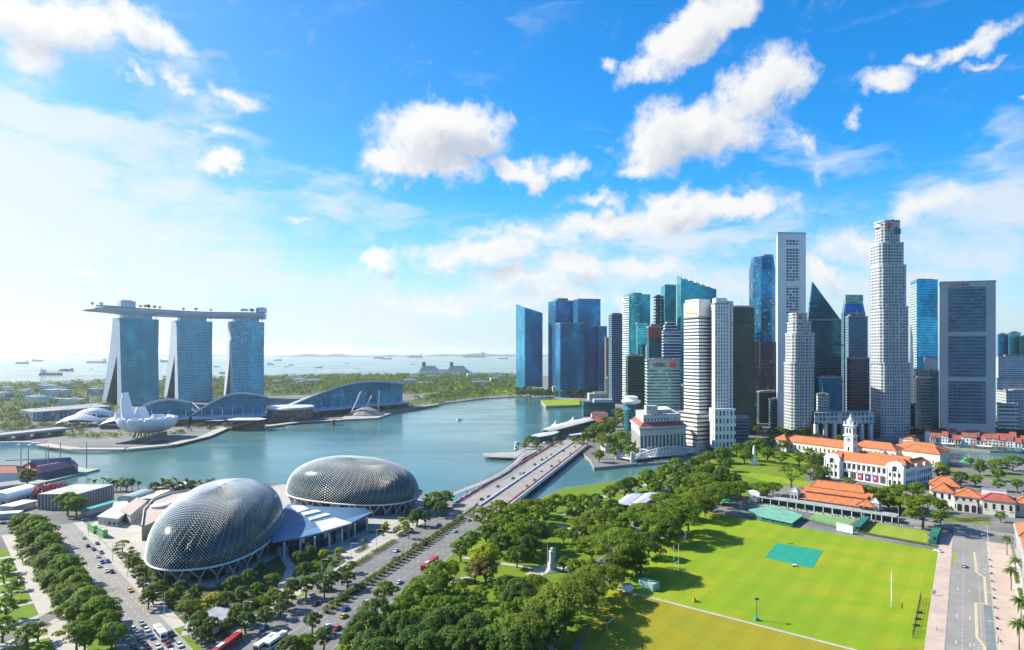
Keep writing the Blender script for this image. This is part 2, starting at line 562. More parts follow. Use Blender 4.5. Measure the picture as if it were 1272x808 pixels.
def quads_mesh(name, V, m_):
    n = len(V) // 4
    me = bpy.data.meshes.new(name)
    me.vertices.add(len(V)); me.vertices.foreach_set('co', V.astype(np.float32).ravel())
    me.loops.add(len(V)); me.loops.foreach_set('vertex_index', np.arange(len(V), dtype=np.int32))
    me.polygons.add(n); me.polygons.foreach_set('loop_start', np.arange(0, len(V), 4, dtype=np.int32))
    me.update(calc_edges=True)
    me.materials.append(m_)
    return me
def mesh_obj(name, me, parent):
    o = bpy.data.objects.new(name, me); COL.objects.link(o); adopt(o, parent); return o
def broad_tree(name, label, kind, h, cr, seed, clumps=13, leaves=5200, size=.8, flat=.6, trunk_h=None, spread=1.0, dome=.45):
    """umbrella or rounded crown: h height, cr crown radius"""
    r = random.Random(seed)
    root = thing(name, label, 'tree')
    th = trunk_h or h * .26
    cen, rad = [], []
    crown_h = (h - th) if flat > .65 else min(h - th, cr * 1.05)      # rounded crowns reach low, umbrella crowns stay flat
    zb = h - crown_h
    clumps = int(clumps * 2.3)
    for i in range(clumps):
        a = i * 2.399 + r.uniform(-.5, .5)
        q = math.sqrt((i + .3) / clumps) * cr * .86 * spread
        rd = cr * r.uniform(.17, .31)
        top = h - rd * flat * .8 - (crown_h * .5) * (q / cr) ** 2 * r.uniform(.7, 1.5)
        cen.append((math.cos(a) * q * r.uniform(.8, 1.2), math.sin(a) * q * r.uniform(.8, 1.2), max(top, zb + rd * flat * .6)))
        rad.append(rd)
        if flat > .65 and i % 2 == 0 or flat <= .65 and i % 5 == 0:      # lower boughs
            a2 = a + 1.2; q2 = cr * r.uniform(.45, .8)
            cen.append((math.cos(a2) * q2, math.sin(a2) * q2, zb + crown_h * r.uniform(.18, .42))); rad.append(cr * r.uniform(.17, .28))
    w = [x ** 2 for x in rad]; sw = sum(w)
    V = leaf_cloud(cen, rad, [int(leaves * x / sw) for x in w], size, flat, seed)
    mb = MB()
    tr = h * .028 + .12
    fork = Vector((r.uniform(-.3, .3), r.uniform(-.3, .3), th))
    mb.tube([(0, 0, -.1), (fork.x * .5, fork.y * .5, th * .5), fork], [tr * 1.25, tr, tr * .85], 7)
    for c, rd in list(zip(cen, rad))[::5]:
        c = Vector(c)
        mid = fork.lerp(c, .55) + Vector((0, 0, -rd * .2))
        mb.tube([fork - Vector((0, 0, .3)), mid, c], [tr * .55, tr * .36, tr * .12], 5)
    mb.build('trunk', M_BARK, root)
    mesh_obj('crown', quads_mesh('crown', V, LM[kind]), root)
    return root
def palm_tree(name, label, h, seed, fr=3.2, nf=18, kind='palm'):
    r = random.Random(seed)
    root = thing(name, label, 'palm tree')
    mb = MB()
    mb.tube([(0, 0, -.1), (.15, .05, h * .5), (.05, .1, h)], [.28, .2, .17], 7)
    mb.build('trunk', M_BARK, root)
    mb = MB()
    for i in range(nf):
        a = i * 2.399; e = r.uniform(-.25, 1.1)
        prev = Vector((.05, .1, h)); w0 = .25
        d = Vector((math.cos(a), math.sin(a), 0))
        pts = []
        for k in range(6):
            f = k / 5
            pts.append(prev + d * fr * f * math.cos(e * .6) + Vector((0, 0, fr * (math.sin(e) * f - .75 * f * f))))
        sd = Vector((-d.y, d.x, 0))
        for k in range(5):
            wa = (.1, .75, .9, .8, .5, .04)[k] * .62; wb = (.1, .75, .9, .8, .5, .04)[k + 1] * .62
            p, q = pts[k], pts[k + 1]
            dz = Vector((0, 0, -.28))
            mb.face([p, q, q + sd * wb + dz * wb, p + sd * wa + dz * wa]); mb.face([q, p, p - sd * wa + dz * wa, q - sd * wb + dz * wb])
    mb.build('crown', LM[kind], root)
    return root
def shrub(name, label, kind, h, w, seed, leaves=500, size=.4, cat='shrub'):
    root = thing(name, label, cat)
    r = random.Random(seed)
    cen = [(r.uniform(-.3, .3) * w, r.uniform(-.3, .3) * w, h * r.uniform(.35, .65)) for _ in range(4)]
    V = leaf_cloud(cen, [w * .45] * 4, [leaves // 4] * 4, size, h / w * .9, seed)
    V[:, 2] = np.maximum(V[:, 2], .02)
    mesh_obj('foliage', quads_mesh('foliage', V, LM[kind]), root)
    mb = MB(); mb.tube([(0, 0, -.05), (0, 0, h * .5)], [.12, .05], 5); mb.build('stem', M_BARK, root)
    return root
TREE = {}
def proto(key, o):
    TREE[key] = [o, [0]]
proto('rain_a', broad_tree('rain_tree', 'broad rain tree', 'rain', 17, 12.5, 1, 17, 7500, .85, .52))
proto('rain_b', broad_tree('rain_tree', 'broad rain tree', 'rain', 15, 11, 2, 15, 6500, .85, .5))
proto('dense_a', broad_tree('shade_tree', 'dense shade tree', 'dense', 14, 7.2, 3, 12, 5200, .75, .8, dome=.75))
proto('dense_b', broad_tree('shade_tree', 'dense shade tree', 'dense', 12, 6.2, 4, 11, 4400, .7, .82, dome=.8))
proto('dark_a', broad_tree('shade_tree', 'dark shade tree', 'dark', 13, 6.6, 5, 12, 4800, .72, .85, dome=.8))
proto('dark_b', broad_tree('shade_tree', 'dark shade tree', 'dark', 10, 4.6, 6, 9, 3000, .6, .9, dome=.9))
proto('lime', broad_tree('yellow_tree', 'lime yellow tree', 'lime', 12, 6.4, 7, 11, 4400, .7, .7, dome=.7))
proto('gold', broad_tree('yellow_tree', 'golden tree', 'gold', 8, 4.2, 8, 9, 2600, .55, .75, dome=.7))
proto('bronze', broad_tree('bronze_tree', 'bronze tree', 'bronze', 13, 7, 9, 12, 3600, .7, .75, dome=.7))
proto('sparse', broad_tree('rain_tree', 'open rain tree', 'rain', 13, 7.5, 10, 9, 2100, .7, .5, dome=.5))
proto('small', broad_tree('small_tree', 'small tree', 'dense', 7, 3.4, 11, 8, 1800, .5, .85, dome=.8))
proto('palm', palm_tree('palm_tree', 'palm', 9, 1))
proto('royal', palm_tree('palm_tree', 'royal palm', 11, 2, 4.6, 26))
proto('shrub', shrub('shrub', 'shrub', 'shrub', 2.2, 2.8, 1, 520, .38))
proto('planter', shrub('hedge_plant', 'clipped hedge plant', 'shrub', 2.3, 2.4, 2, 480, .34))
TREES = []
NAMES = {'rain_a': 'broad spreading rain tree', 'rain_b': 'broad spreading rain tree', 'dense_a': 'rounded bright green shade tree', 'dense_b': 'rounded bright green shade tree',
         'dark_a': 'dark green shade tree', 'dark_b': 'slim dark green tree', 'lime': 'lime yellow crowned tree', 'gold': 'golden yellow crowned tree', 'bronze': 'bronze brown crowned tree',
         'sparse': 'open branched tree with thin crown', 'small': 'small round young tree', 'palm': 'small feathery palm', 'royal': 'tall royal palm', 'shrub': 'low leafy shrub'}
def tree(key, x, y, where, group, scale=1.0, z=0.0):
    o, used = TREE[key]
    c = place(o, used, (x, y, z), random.uniform(0, 6.28), NAMES[key] + ' ' + where, scale, group)
    TREES.append((x, y, c))
    return c
def tree_px(key, px, py, where, group, scale=1.0, zc=None):
    """(px, py) = where the crown's middle shows in the photograph"""
    zc = {'rain_a': 12, 'rain_b': 10.5, 'dense_a': 9, 'dense_b': 8, 'dark_a': 8.5, 'dark_b': 6.5, 'lime': 8, 'gold': 5.5, 'bronze': 9, 'sparse': 9, 'small': 4.5, 'palm': 8, 'royal': 9, 'shrub': 1}[key] * scale if zc is None else zc
    p = G(px, py, zc)
    return tree(key, p.x, p.y, where, group, scale)
def inside(pt, poly):
    x, y = pt; c = False
    for i in range(len(poly)):
        a, b = poly[i], poly[i - 1]
        if (a[1] > y) != (b[1] > y) and x < (b[0] - a[0]) * (y - a[1]) / (b[1] - a[1]) + a[0]: c = not c
    return c
def scatter(keys, poly, n, mind, where, group, smin=.8, smax=1.2, tries=40, avoid=()):
    xs = [p[0] for p in poly]; ys = [p[1] for p in poly]
    got = 0
    for _ in range(n * tries):
        if got >= n: break
        x, y = random.uniform(min(xs), max(xs)), random.uniform(min(ys), max(ys))
        if not inside((x, y), poly): continue
        if any((x - a) ** 2 + (y - b) ** 2 < mind * mind for a, b, _o in TREES): continue
        if any((x - a[0]) ** 2 + (y - a[1]) ** 2 < a[2] ** 2 for a in avoid): continue
        tree(random.choice(keys), x, y, where, group, random.uniform(smin, smax)); got += 1

# ================================================================ water and land
def water_mat():
    m_, t, b, o = mat_nodes('water')
    tc = t.n('ShaderNodeTexCoord')
    p = tc.outputs['Object']
    dist = t.vm('LENGTH', p)
    n = t.noise(p, .004, 4, .5)
    c = t.mix(t.ramp(n, .35, .65), (.050, .130, .128), (.072, .165, .155))
    t.put(b.inputs['Base Color'], c)
    wind = t.noise(t.vm('MULTIPLY', p, (.55, 1.6, 1)), .006, 5, .62, 1.0)
    t.put(b.inputs['Roughness'], t.ramp(wind, .36, .66, .12, .25))
    b.inputs['Specular IOR Level'].default_value = .5
    b.inputs['IOR'].default_value = 1.33
    st = t.vm('MULTIPLY', p, (1.0, .6, 1))
    h = t.m('ADD', t.noise(st, .22, 5, .6), t.m('MULTIPLY', t.noise(st, .03, 3, .5), 2.0))
    bp = t.n('ShaderNodeBump')
    bp.inputs['Strength'].default_value = .2
    bp.inputs['Distance'].default_value = .8
    t.put(bp.inputs['Height'], h)
    t.put(b.inputs['Normal'], bp.outputs[0])
    return m_
WL = -2.0
mb = MB()
mb.face([(-45000, -3000, WL), (45000, -3000, WL), (45000, 45000, WL), (-45000, 45000, WL)])
tag(mb.build('water', water_mat()), kind='structure')
# ---------------------------------------------------------------- sea air
mb = MB()
HB = 48000
lo, hi = -7.0, 330.0
c8 = [(-HB, -4000, lo), (HB, -4000, lo), (HB, HB, lo), (-HB, HB, lo), (-HB, -4000, hi), (HB, -4000, hi), (HB, HB, hi), (-HB, HB, hi)]
for f_ in ((3, 2, 1, 0), (4, 5, 6, 7), (0, 1, 5, 4), (1, 2, 6, 5), (2, 3, 7, 6), (3, 0, 4, 7)):
    mb.face([c8[i] for i in f_])
hm = bpy.data.materials.new('haze'); hm.use_nodes = True; hm.node_tree.nodes.clear()
_t = NT(hm.node_tree); _v = _t.n('ShaderNodeVolumePrincipled'); _o = _t.n('ShaderNodeOutputMaterial')
_v.inputs['Color'].default_value = (.93, .97, 1.0, 1); _v.inputs['Density'].default_value = 3.1e-5; _v.inputs['Anisotropy'].default_value = .5
hm.node_tree.links.new(_v.outputs[0], _o.inputs['Volume'])
tag(mb.build('haze', hm), kind='stuff')

def land_mat(name, cols, scale=.02, rough=.95):
    m_, t, b, o = mat_nodes(name)
    tc = t.n('ShaderNodeTexCoord')
    p = tc.outputs['Object']
    n1 = t.noise(p, scale, 5, .6)
    n2 = t.noise(p, scale * 12, 4, .6)
    c = t.mix(t.ramp(n1, .4, .6), cols[0], cols[1])
    c = t.mix(t.ramp(n2, .45, .75, 0, .6), c, cols[2])
    t.put(b.inputs['Base Color'], c)
    b.inputs['Roughness'].default_value = rough
    b.inputs['Specular IOR Level'].default_value = .2
    return m_
M_GROUND = land_mat('city_ground', [(.13, .13, .125), (.19, .185, .175), (.08, .095, .07)])
M_PARKG = land_mat('park_ground', [(.035, .075, .02), (.06, .10, .028), (.10, .105, .06)])
M_QUAY = mat('quay_stone', (.33, .31, .28), .9, scale=.1)
def sheet(name, pts, z, m_, wall=None, kind='structure'):
    """a sheet of ground from an outline; wall adds a quay wall down into the water"""
    mb = MB()
    pts = [(p[0], p[1]) for p in pts]
    n = len(pts)
    a = sum(pts[i][0] * pts[(i + 1) % n][1] - pts[(i + 1) % n][0] * pts[i][1] for i in range(n))
    if a < 0: pts = pts[::-1]
    mb.face([(p[0], p[1], z) for p in pts], 0)
    if wall is not None:
        for i in range(n):
            p, q = pts[i], pts[(i + 1) % n]
            mb.face([(p[0], p[1], wall), (q[0], q[1], wall), (q[0], q[1], z), (p[0], p[1], z)], 1)
    o = mb.build(name, [m_, M_QUAY] if wall is not None else m_)
    # long thin outlines triangulate badly as one n-gon only when concave: triangulate explicitly
    bm = bmesh.new(); bm.from_mesh(o.data)
    bmesh.ops.triangulate(bm, faces=[f for f in bm.faces if len(f.verts) > 4], ngon_method='EAR_CLIP')
    bm.to_mesh(o.data); bm.free()
    return tag(o, kind=kind)
def gp(*pp):
    return [G(a, b) for a, b in pp]
# north bank: theatres, park, cricket field, civic buildings
NORTH = [Vector((-1500, -300, 0)), Vector((-1500, 480, 0))] + gp((-120, 612), (0, 598), (40, 612), (150, 606), (270, 601), (340, 600), (370, 604), (520, 612), (575, 628), (655, 626), (700, 606), (760, 598), (800, 590), (860, 572), (910, 558), (960, 551), (1040, 549), (1110, 552), (1150, 570), (1200, 581), (1240, 581), (1272, 577), (1500, 580)) + [Vector((2500, 700, 0)), Vector((2500, -300, 0))]
sheet('north_bank_ground', NORTH, 0, M_GROUND, -4)
# south bank and the peninsula across the bay
SOUTH = gp((2400, 552), (1400, 556), (1272, 561), (1230, 560), (1150, 553), (1110, 546), (1040, 542), (960, 543), (900, 549), (868, 558), (848, 572), (792, 577), (738, 582), (733, 571), (722, 562), (690, 556), (640, 560), (652, 551), (690, 534), (722, 520), (734, 510), (724, 500), (716, 496), (690, 494), (660, 492), (640, 493)) \
    + gp((600, 495), (545, 502), (505, 511), (470, 515), (425, 521), (372, 524), (332, 529), (280, 531), (258, 541), (215, 551), (160, 556), (100, 556), (60, 552), (0, 550), (-200, 546), (-900, 540)) \
    + [Vector((-6000, 1500, 0)), Vector((-6000, 2150, 0)), Vector((-2200, 2180, 0)), Vector((-1700, 2250, 0)), Vector((-1250, 2750, 0)), Vector((-700, 3150, 0)), Vector((-100, 3200, 0)), Vector((100, 3050, 0)), Vector((1500, 2800, 0)), Vector((4200, 3000, 0)), Vector((9000, 5000, 0)), Vector((9000, 1500, 0))]
sheet('south_bank_ground', SOUTH, 0, M_GROUND, -4)

# ---------------------------------------------------------------- roads, paths and lawns
def asphalt(name, c0, c1, scale=.06):
    m_, t, b, o = mat_nodes(name)
    tc = t.n('ShaderNodeTexCoord')
    p = tc.outputs['Object']
    n1 = t.noise(p, scale, 5, .65)
    n2 = t.noise(p, 2.2, 3, .6)
    n3 = t.noise(t.vm('MULTIPLY', p, (1, 1, 1)), .35, 5, .7, 1.2)
    c = t.mix(t.ramp(n1, .35, .65), c0, c1)
    c = t.mix(t.ramp(n2, .4, .8, 0, .3), c, tuple(x * .6 for x in c0))
    c = t.mix(t.ramp(n3, .58, .64, 0, .35), c, tuple(x * .55 for x in c0))
    t.put(b.inputs['Base Color'], c)
    b.inputs['Roughness'].default_value = .85
    b.inputs['Specular IOR Level'].default_value = .3
    return m_
M_ROAD = asphalt('asphalt', (.14, .138, .135), (.18, .175, .165))
M_ROADL = asphalt('worn_asphalt', (.21, .20, .185), (.26, .245, .225))
def paving(name, c0, c1, size=1.2):
    m_, t, b, o = mat_nodes(name)
    tc = t.n('ShaderNodeTexCoord')
    p = tc.outputs['Object']
    br = t.n('ShaderNodeTexBrick')
    t.put(br.inputs['Vector'], p)
    br.inputs['Color1'].default_value = (*c0, 1); br.inputs['Color2'].default_value = (*c1, 1)
    br.inputs['Mortar'].default_value = (*(c * .7 for c in c0), 1)
    br.inputs['Scale'].default_value = 1 / size
    br.inputs['Mortar Size'].default_value = .03
    br.inputs['Brick Width'].default_value = 2.0; br.inputs['Row Height'].default_value = 2.0
    n1 = t.noise(p, .07, 5, .65)
    t.put(b.inputs['Base Color'], t.mix(t.ramp(n1, .35, .7, 0, .35), br.outputs[0], tuple(c * .6 for c in c1)))
    b.inputs['Roughness'].default_value = .85
    return m_
M_PAVE = paving('pale_paving', (.40, .375, .335), (.36, .335, .30), 1.6)
M_PINK = paving('pink_paving', (.46, .36, .30), (.42, .33, .275), 1.5)
M_CONC = mat('concrete', (.36, .35, .33), .85, scale=.15, var=.13)
M_PAINT = mat('road_paint', (.50, .50, .48), .7, scale=2, var=.15)
M_YELLOW = mat('yellow_paint', (.60, .42, .08), .7, scale=2, var=.12)
def lawn_mat(name, a, b_, c_, scale=.03):
    m_, t, b, o = mat_nodes(name)
    tc = t.n('ShaderNodeTexCoord')
    p = tc.outputs['Object']
    rot = t.n('ShaderNodeMapping'); rot.inputs['Rotation'].default_value = (0, 0, R(37)); t.put(rot.inputs['Vector'], p)
    n1 = t.noise(t.vm('MULTIPLY', rot.outputs[0], (1, 2.2, 1)), scale, 6, .62, .6)
    n2 = t.noise(p, .5, 5, .7)
    n3 = t.noise(p, .012, 3, .5)
    c = t.mix(t.ramp(n1, .38, .66), a, b_)
    c = t.mix(t.ramp(n3, .45, .7, 0, .5), c, c_)
    c = t.mix(t.ramp(n2, .45, .8, 0, .45), c, tuple(x * .62 for x in a))
    worn = t.ramp(t.noise(p, .022, 6, .68, .8), .60, .72, 0, .55)
    c = t.mix(worn, c, (a[0] * 1.35, a[1] * .92, a[2] * 2.2))
    ux, uy, _z = t.sep(rot.outputs[0])
    mow = t.m('GREATER_THAN', t.m('FRACT', t.m('DIVIDE', t.m('ADD', ux, t.m('MULTIPLY', n3, 3.0)), 11.0)), .5)      # mowing bands
    c = t.mix(t.m('MULTIPLY', mow, .16), c, tuple(x * .6 for x in a))
    t.put(b.inputs['Base Color'], c)
    b.inputs['Roughness'].default_value = .9
    b.inputs['Specular IOR Level'].default_value = .15
    bp = t.n('ShaderNodeBump'); bp.inputs['Strength'].default_value = .6; bp.inputs['Distance'].default_value = .15
    t.put(bp.inputs['Height'], t.noise(p, 3.0, 4, .7)); t.put(b.inputs['Normal'], bp.outputs[0])
    return m_
M_FIELD = lawn_mat('cricket_turf', (.175, .275, .010), (.255, .280, .014), (.115, .230, .010))
M_FIELD2 = lawn_mat('dry_turf', (.250, .225, .014), (.205, .215, .016), (.275, .225, .020))
M_LAWN = lawn_mat('park_lawn', (.125, .200, .012), (.095, .175, .014), (.175, .215, .016), .06)
M_HEDGEG = mat('planting_bed', (.03, .06, .015), .95, scale=.4, col2=(.06, .085, .02))

EO, ED, ER = Vector((-110, 242)), Vector((.2875, .9578)), Vector((.9578, -.2875))       # theatre drive and bridge: along, across
def E(s, t, z=0.0):
    p = EO + ED * s + ER * t
    return Vector((p.x, p.y, z))
SO, SD, SR = Vector((160, 238)), Vector((.577, .817)), Vector((.817, -.577))              # avenue beside the cricket field
def S(s, t, z=0.0):
    p = SO + SD * s + SR * t
    return Vector((p.x, p.y, z))
AO, AD, AR = Vector((-119.9, 239.8)), Vector((-.68, .733)), Vector((-.733, -.68))         # tree lined avenue at the left
def A(s, t, z=0.0):
    p = AO + AD * s + AR * t
    return Vector((p.x, p.y, z))

PARK = [E(-180, 43), E(225, 43)] + gp((662, 624), (700, 607), (760, 599), (800, 591), (860, 573), (905, 560), (960, 553), (1010, 552), (1000, 596), (905, 626)) + [Vector((112, 440, 0)), Vector((20, 235, 0)), Vector((-40, 100, 0)), Vector((-90, 57, 0))]
sheet('park_lawn', PARK, .03, M_LAWN)
FA, FB, FC = Vector((112, 462, 0)), Vector((243, 352, 0)), Vector((60, 94, 0))
P1, P2 = G(770, 733), G(1062, 808)
sheet('cricket_lawn', [FA, FB, S(-2, -6.6), P2, P1, Vector((40, 286, 0))], .06, M_FIELD)
sheet('dry_lawn', [P1, P2, S(-2, -6.6), S(-180, -6.6), Vector((-20, 100, 0)), Vector((40, 286, 0))], .05, M_FIELD2)
def strip(name, fn, s0, s1, t0, t1, z, m_, kind='structure'):
    n = max(1, int(abs(s1 - s0) / 30))
    mb = MB()
    for i in range(n):
        a, b = s0 + (s1 - s0) * i / n, s0 + (s1 - s0) * (i + 1) / n
        q = [fn(a, t0, z), fn(a, t1, z), fn(b, t1, z), fn(b, t0, z)]
        if (q[1] - q[0]).cross(q[2] - q[0]).z < 0: q.reverse()
        mb.face(q)
    return tag(mb.build(name, m_), kind=kind)
def kerbs(name, fn, lines, w=.3, h=.13, m_=None):
    mb = MB()
    for (s0, s1, t) in lines:
        mb.bar(fn(s0, t, h / 2), fn(s1, t, h / 2), w, h)
    return tag(mb.build(name, m_ or M_CONC), kind='structure')
def dashes(name, fn, lines, m_=None, z=.07):
    """lines: (s0, s1, t, dash, gap, width)"""
    mb = MB()
    for (s0, s1, t, d, g, w) in lines:
        s = s0
        while s < s1:
            e = min(s + d, s1)
            q = [fn(s, t - w / 2, z), fn(s, t + w / 2, z), fn(e, t + w / 2, z), fn(e, t - w / 2, z)]
            if (q[1] - q[0]).cross(q[2] - q[0]).z < 0: q.reverse()
            mb.face(q)
            s = e + g
    return tag(mb.build(name, m_ or M_PAINT), kind='structure')
# theatre drive
strip('drive_road', E, -120, 232, 1, 43, .05, M_ROAD)
dashes('drive_road_markings', E, [(-60, 230, t, 3, 5, .22) for t in (4.8, 8.4, 12, 15.6, 27, 30.6, 34.2, 37.8)] + [(-60, 230, 1.6, 400, 0, .15), (-60, 230, 19.2, 400, 0, .2), (-60, 230, 23.8, 400, 0, .2), (-60, 230, 42.3, 400, 0, .15)])
kerbs('drive_kerb', E, [(6, 228, .8), (-60, 228, 43.2)])
strip('drive_pavement', E, 10, 228, -5.5, .6, .09, M_PAVE)
strip('median_bed', E, 37, 228, 19.6, 23.4, .12, M_HEDGEG)
strip('verge_lawn', E, 12, 60, -1.4, .5, .12, M_LAWN)
# avenue beside the field
strip('avenue_road', S, -140, 205, 0, 15.5, .05, M_ROADL)
strip('avenue_pavement', S, -140, 186, -6.4, -.2, .13, M_PINK)
strip('civic_pavement', S, -140, 178, 15.8, 27, .13, M_PINK)
kerbs('avenue_kerb', S, [(-140, 188, -.1), (-140, 178, 15.7)])
dashes('avenue_road_markings', S, [(-120, 180, 5.2, 2.2, 2.2, .2), (8, 12.5, 3.2, 9, 0, .35), (8, 12.5, 7.6, 9, 0, .35), (38, 42.5, 3.4, 9, 0, .35), (38, 42.5, 7.7, 9, 0, .35), (76, 79.5, 3.2, 9, 0, .35), (76, 79.5, 7.6, 9, 0, .35), (-8, 160, 11.3, 300, 0, .12)])
dashes('avenue_stop_line', lambda s, t, z=0: S(t, s, z), [(.2, 15.3, -1.2, 40, 0, .4)])
mb = MB()
for (a, b) in (((9.8, 62), (9.8, 20)), ((9.8, 20), (12.0, 12)), ((12.0, 12), (12.0, -8)), ((9.8, 62), (13.6, 62)), ((13.6, 62), (13.6, 104)), ((13.6, 104), (10.6, 110)), ((10.6, 110), (10.0, 150))):
    mb.bar(S(a[1], a[0], .06), S(b[1], b[0], .06), 1.0, .03)
tag(mb.build('bus_bay_road_markings', mat('cream_paint', (.50, .43, .28), .8, scale=1)), kind='structure')
strip('bus_bay_road', S, -6, 61, 12.6, 15.4, .062, paving('bus_bay_bricks', (.13, .15, .16), (.17, .19, .20), .9))
for k, (s0, s1) in enumerate(((-3, 14),)):   # hatched box and the lettering on the lane
    mb = MB()
    for i in range(7):
        mb.bar(S(s0 + 1 + i * 2.2, 8.3, .066), S(s0 + 2.2 + i * 2.2, 11.2, .066), .35, .02)
    for i in range(5):
        mb.bar(S(s0 + 1.4 + i * 3, 8.6 + (i % 2) * 1.2, .066), S(s0 + 3.6 + i * 3, 9.0 + (i % 2) * 1.4, .066), .3, .02)
    tag(mb.build('lane_hatch_road_markings', M_PAINT), kind='structure')
# tree lined avenue
strip('tree_avenue_road', A, -110, 240, 0, 20, .05, M_ROADL)
strip('tree_avenue_pavement', A, 22, 240, -5, -.3, .12, M_PAVE)
strip('tree_avenue_verge', A, -8, 22, -3.2, -.3, .12, M_LAWN)
kerbs('tree_avenue_kerb', A, [(-110, 240, -.1), (-110, 240, 20.2)])
dashes('tree_avenue_road_markings', A, [(-60, 230, t, 2.5, 4, .22) for t in (3.4, 6.8, 10.2, 13.6, 17)])
strip('tree_verge', A, -110, 235, 20.4, 28.2, .1, M_LAWN)
strip('garden_path', A, -110, 235, 28.4, 37, .08, M_PAVE)
strip('garden_lawn', A, -60, 200, 37.2, 110, .07, M_LAWN)
for s in (46, 70, 92, 112, 130, 146, 162, 178):
    strip('garden_path', A, s, s + 3.6, 36.9, 108, .11, M_PAVE)
mb = MB()
ramp_pts = [Vector((-186, 300, .12)), Vector((-191, 288, .12)), Vector((-192, 272, .12)), Vector((-192.5, 258, .12)), Vector((-196, 244, .12)), Vector((-206, 228, .12))]
for a, b in zip(ramp_pts, ramp_pts[1:]):
    mb.face([a + Vector((-3.6, 0, 0)), b + Vector((-3.6, -2, 0)), b + Vector((3.6, 2, 0)), a + Vector((3.6, 0, 0))][::1])
tag(mb.build('ramp_road', M_ROAD), kind='structure')
mb = MB()
for off in (-5.2, 5.2):
    for a, b in zip(ramp_pts[1:], ramp_pts[2:]):
        mb.face([a + Vector((off - 1.3, 0, .03)), b + Vector((off - 1.3, 0, .03)), b + Vector((off + 1.3, 0, .03)), a + Vector((off + 1.3, 0, .03))])
tag(mb.build('ramp_pavement', M_PAVE), kind='structure')
# street across the top of the field, the lane in front of the club, the drive under the trees
mb = MB()
c0, c1 = Vector((205, 462, .055)), Vector((330, 362, .055))
nrm = Vector((.625, .78, 0)) * 5
mb.face([c0 - nrm, c1 - nrm, c1 + nrm, c0 + nrm]); mb.face([Vector((150, 505, .055)) - nrm, c0 - nrm, c0 + nrm, Vector((150, 505, .055)) + nrm])
tag(mb.build('cross_street_road', M_ROADL), kind='structure')
mb = MB()
a, b = Vector((108, 458, .085)), Vector((10, 235, .085))
for (p, q) in ((Vector((140, 540, .085)), a), (a, b), (b, Vector((-45, 110, .085)))):
    mb.face([p + Vector((-12, 0, 0)), q + Vector((-12, 0, 0)), q + Vector((-3, 0, 0)), p + Vector((-3, 0, 0))])
tag(mb.build('tree_drive_road', M_ROAD), kind='structure')
# white path across the field and the paths round the memorial
PATHN = [0]
def path(name, pts, w, z, m_):
    PATHN[0] += 1; z = z + .006 * PATHN[0]
    mb = MB()
    pts = [Vector((p[0], p[1], z)) for p in pts]
    L, Rr = [], []
    for i, p in enumerate(pts):
        d = (pts[min(i + 1, len(pts) - 1)] - pts[max(i - 1, 0)]).normalized()
        n_ = Vector((-d.y, d.x, 0)) * w / 2
        L.append(p + n_); Rr.append(p - n_)
    for i in range(len(pts) - 1):
        mb.face([Rr[i], Rr[i + 1], L[i + 1], L[i]])
    return tag(mb.build(name, m_), kind='structure')
path('field_path', [P1 + (P1 - P2) * .05, P2 + (P2 - P1) * .15], 1.7, .1, M_PAVE)
path('memorial_path', gp((575, 693), (640, 703), (690, 710)), 3, .1, M_PAVE)
path('memorial_path', gp((690, 708), (730, 712), (768, 726)), 4, .11, M_PAVE)
path('memorial_path', gp((660, 716), (684, 704), (704, 706)), 8, .09, M_PAVE)
path('park_path', gp((690, 652), (722, 662), (770, 672), (830, 664)), 4, .1, M_PAVE)
path('park_path', gp((640, 776), (676, 790), (690, 812)), 3.2, .1, M_PAVE)
path('park_path', gp((530, 730), (580, 718), (610, 706)), 3, .1, M_PAVE)
path('park_path', gp((700, 640), (760, 612), (815, 600), (870, 582)), 6, .1, M_PAVE)
path('parade_lawn', gp((925, 588), (970, 600)), 16, .12, M_FIELD)
path('parade_lawn', gp((935, 590), (1010, 604)), 22, .115, M_FIELD)
def X_(s, t, z=0.0):          # the street across the top of the field
    u = (c1 - c0).normalized(); n_ = Vector((-u.y, u.x, 0)); p = c0 + u * s + n_ * t
    return Vector((p.x, p.y, z))
dashes('cross_street_road_markings', X_, [(0, 160, 0, 2.5, 3, .25), (0, 160, -4.6, 300, 0, .15), (0, 160, 4.6, 300, 0, .15)], z=.075)
dashes('zebra_crossing_road_markings', lambda s, t, z=0: S(t, s, z), [(.8, 14.6, 186.5, .7, .7, 3.2)])
kerbs('cross_street_kerb', X_, [(0, 62, -5.2), (0, 110, 5.2)])

# ================================================================ across the bay
M_WHITE = mat('white_paint', (.74, .75, .75), .55, scale=.05, var=.05)
M_PANEL = mat('pale_metal', (.58, .60, .62), .45, scale=.05, var=.07, metal=.15)
M_STEEL = mat('grey_steel', (.30, .31, .33), .5, scale=.3, var=.1, metal=.3)
M_DARK = mat('dark_metal', (.045, .05, .055), .5, scale=.3, var=.1)
M_BROWN = mat('brown_brick', (.16, .085, .06), .8, scale=.2)
M_RED = mat('red_paint', (.55, .06, .05), .5, scale=.3, var=.1)
M_TILE = mat('orange_tile', (.50, .155, .05), .85, scale=.5, col2=(.30, .095, .042), bump=.5)
M_TILER = mat('red_tile', (.34, .07, .05), .8, scale=.25, col2=(.24, .06, .045))
M_CREAM = mat('cream_wall', (.62, .58, .49), .8, scale=.08, var=.07)
M_STONE = mat('grey_stone', (.42, .42, .41), .8, scale=.08, var=.09)
M_LIMEW = mat('white_wall', (.76, .75, .72), .75, scale=.08, var=.05)
M_GLASS = mat('dark_glass', (.015, .03, .035), .08, scale=.3, var=.1, spec=.8)
M_BGLASS = mat('blue_glass', (.02, .10, .16), .1, scale=.05, var=.2, metal=.5)
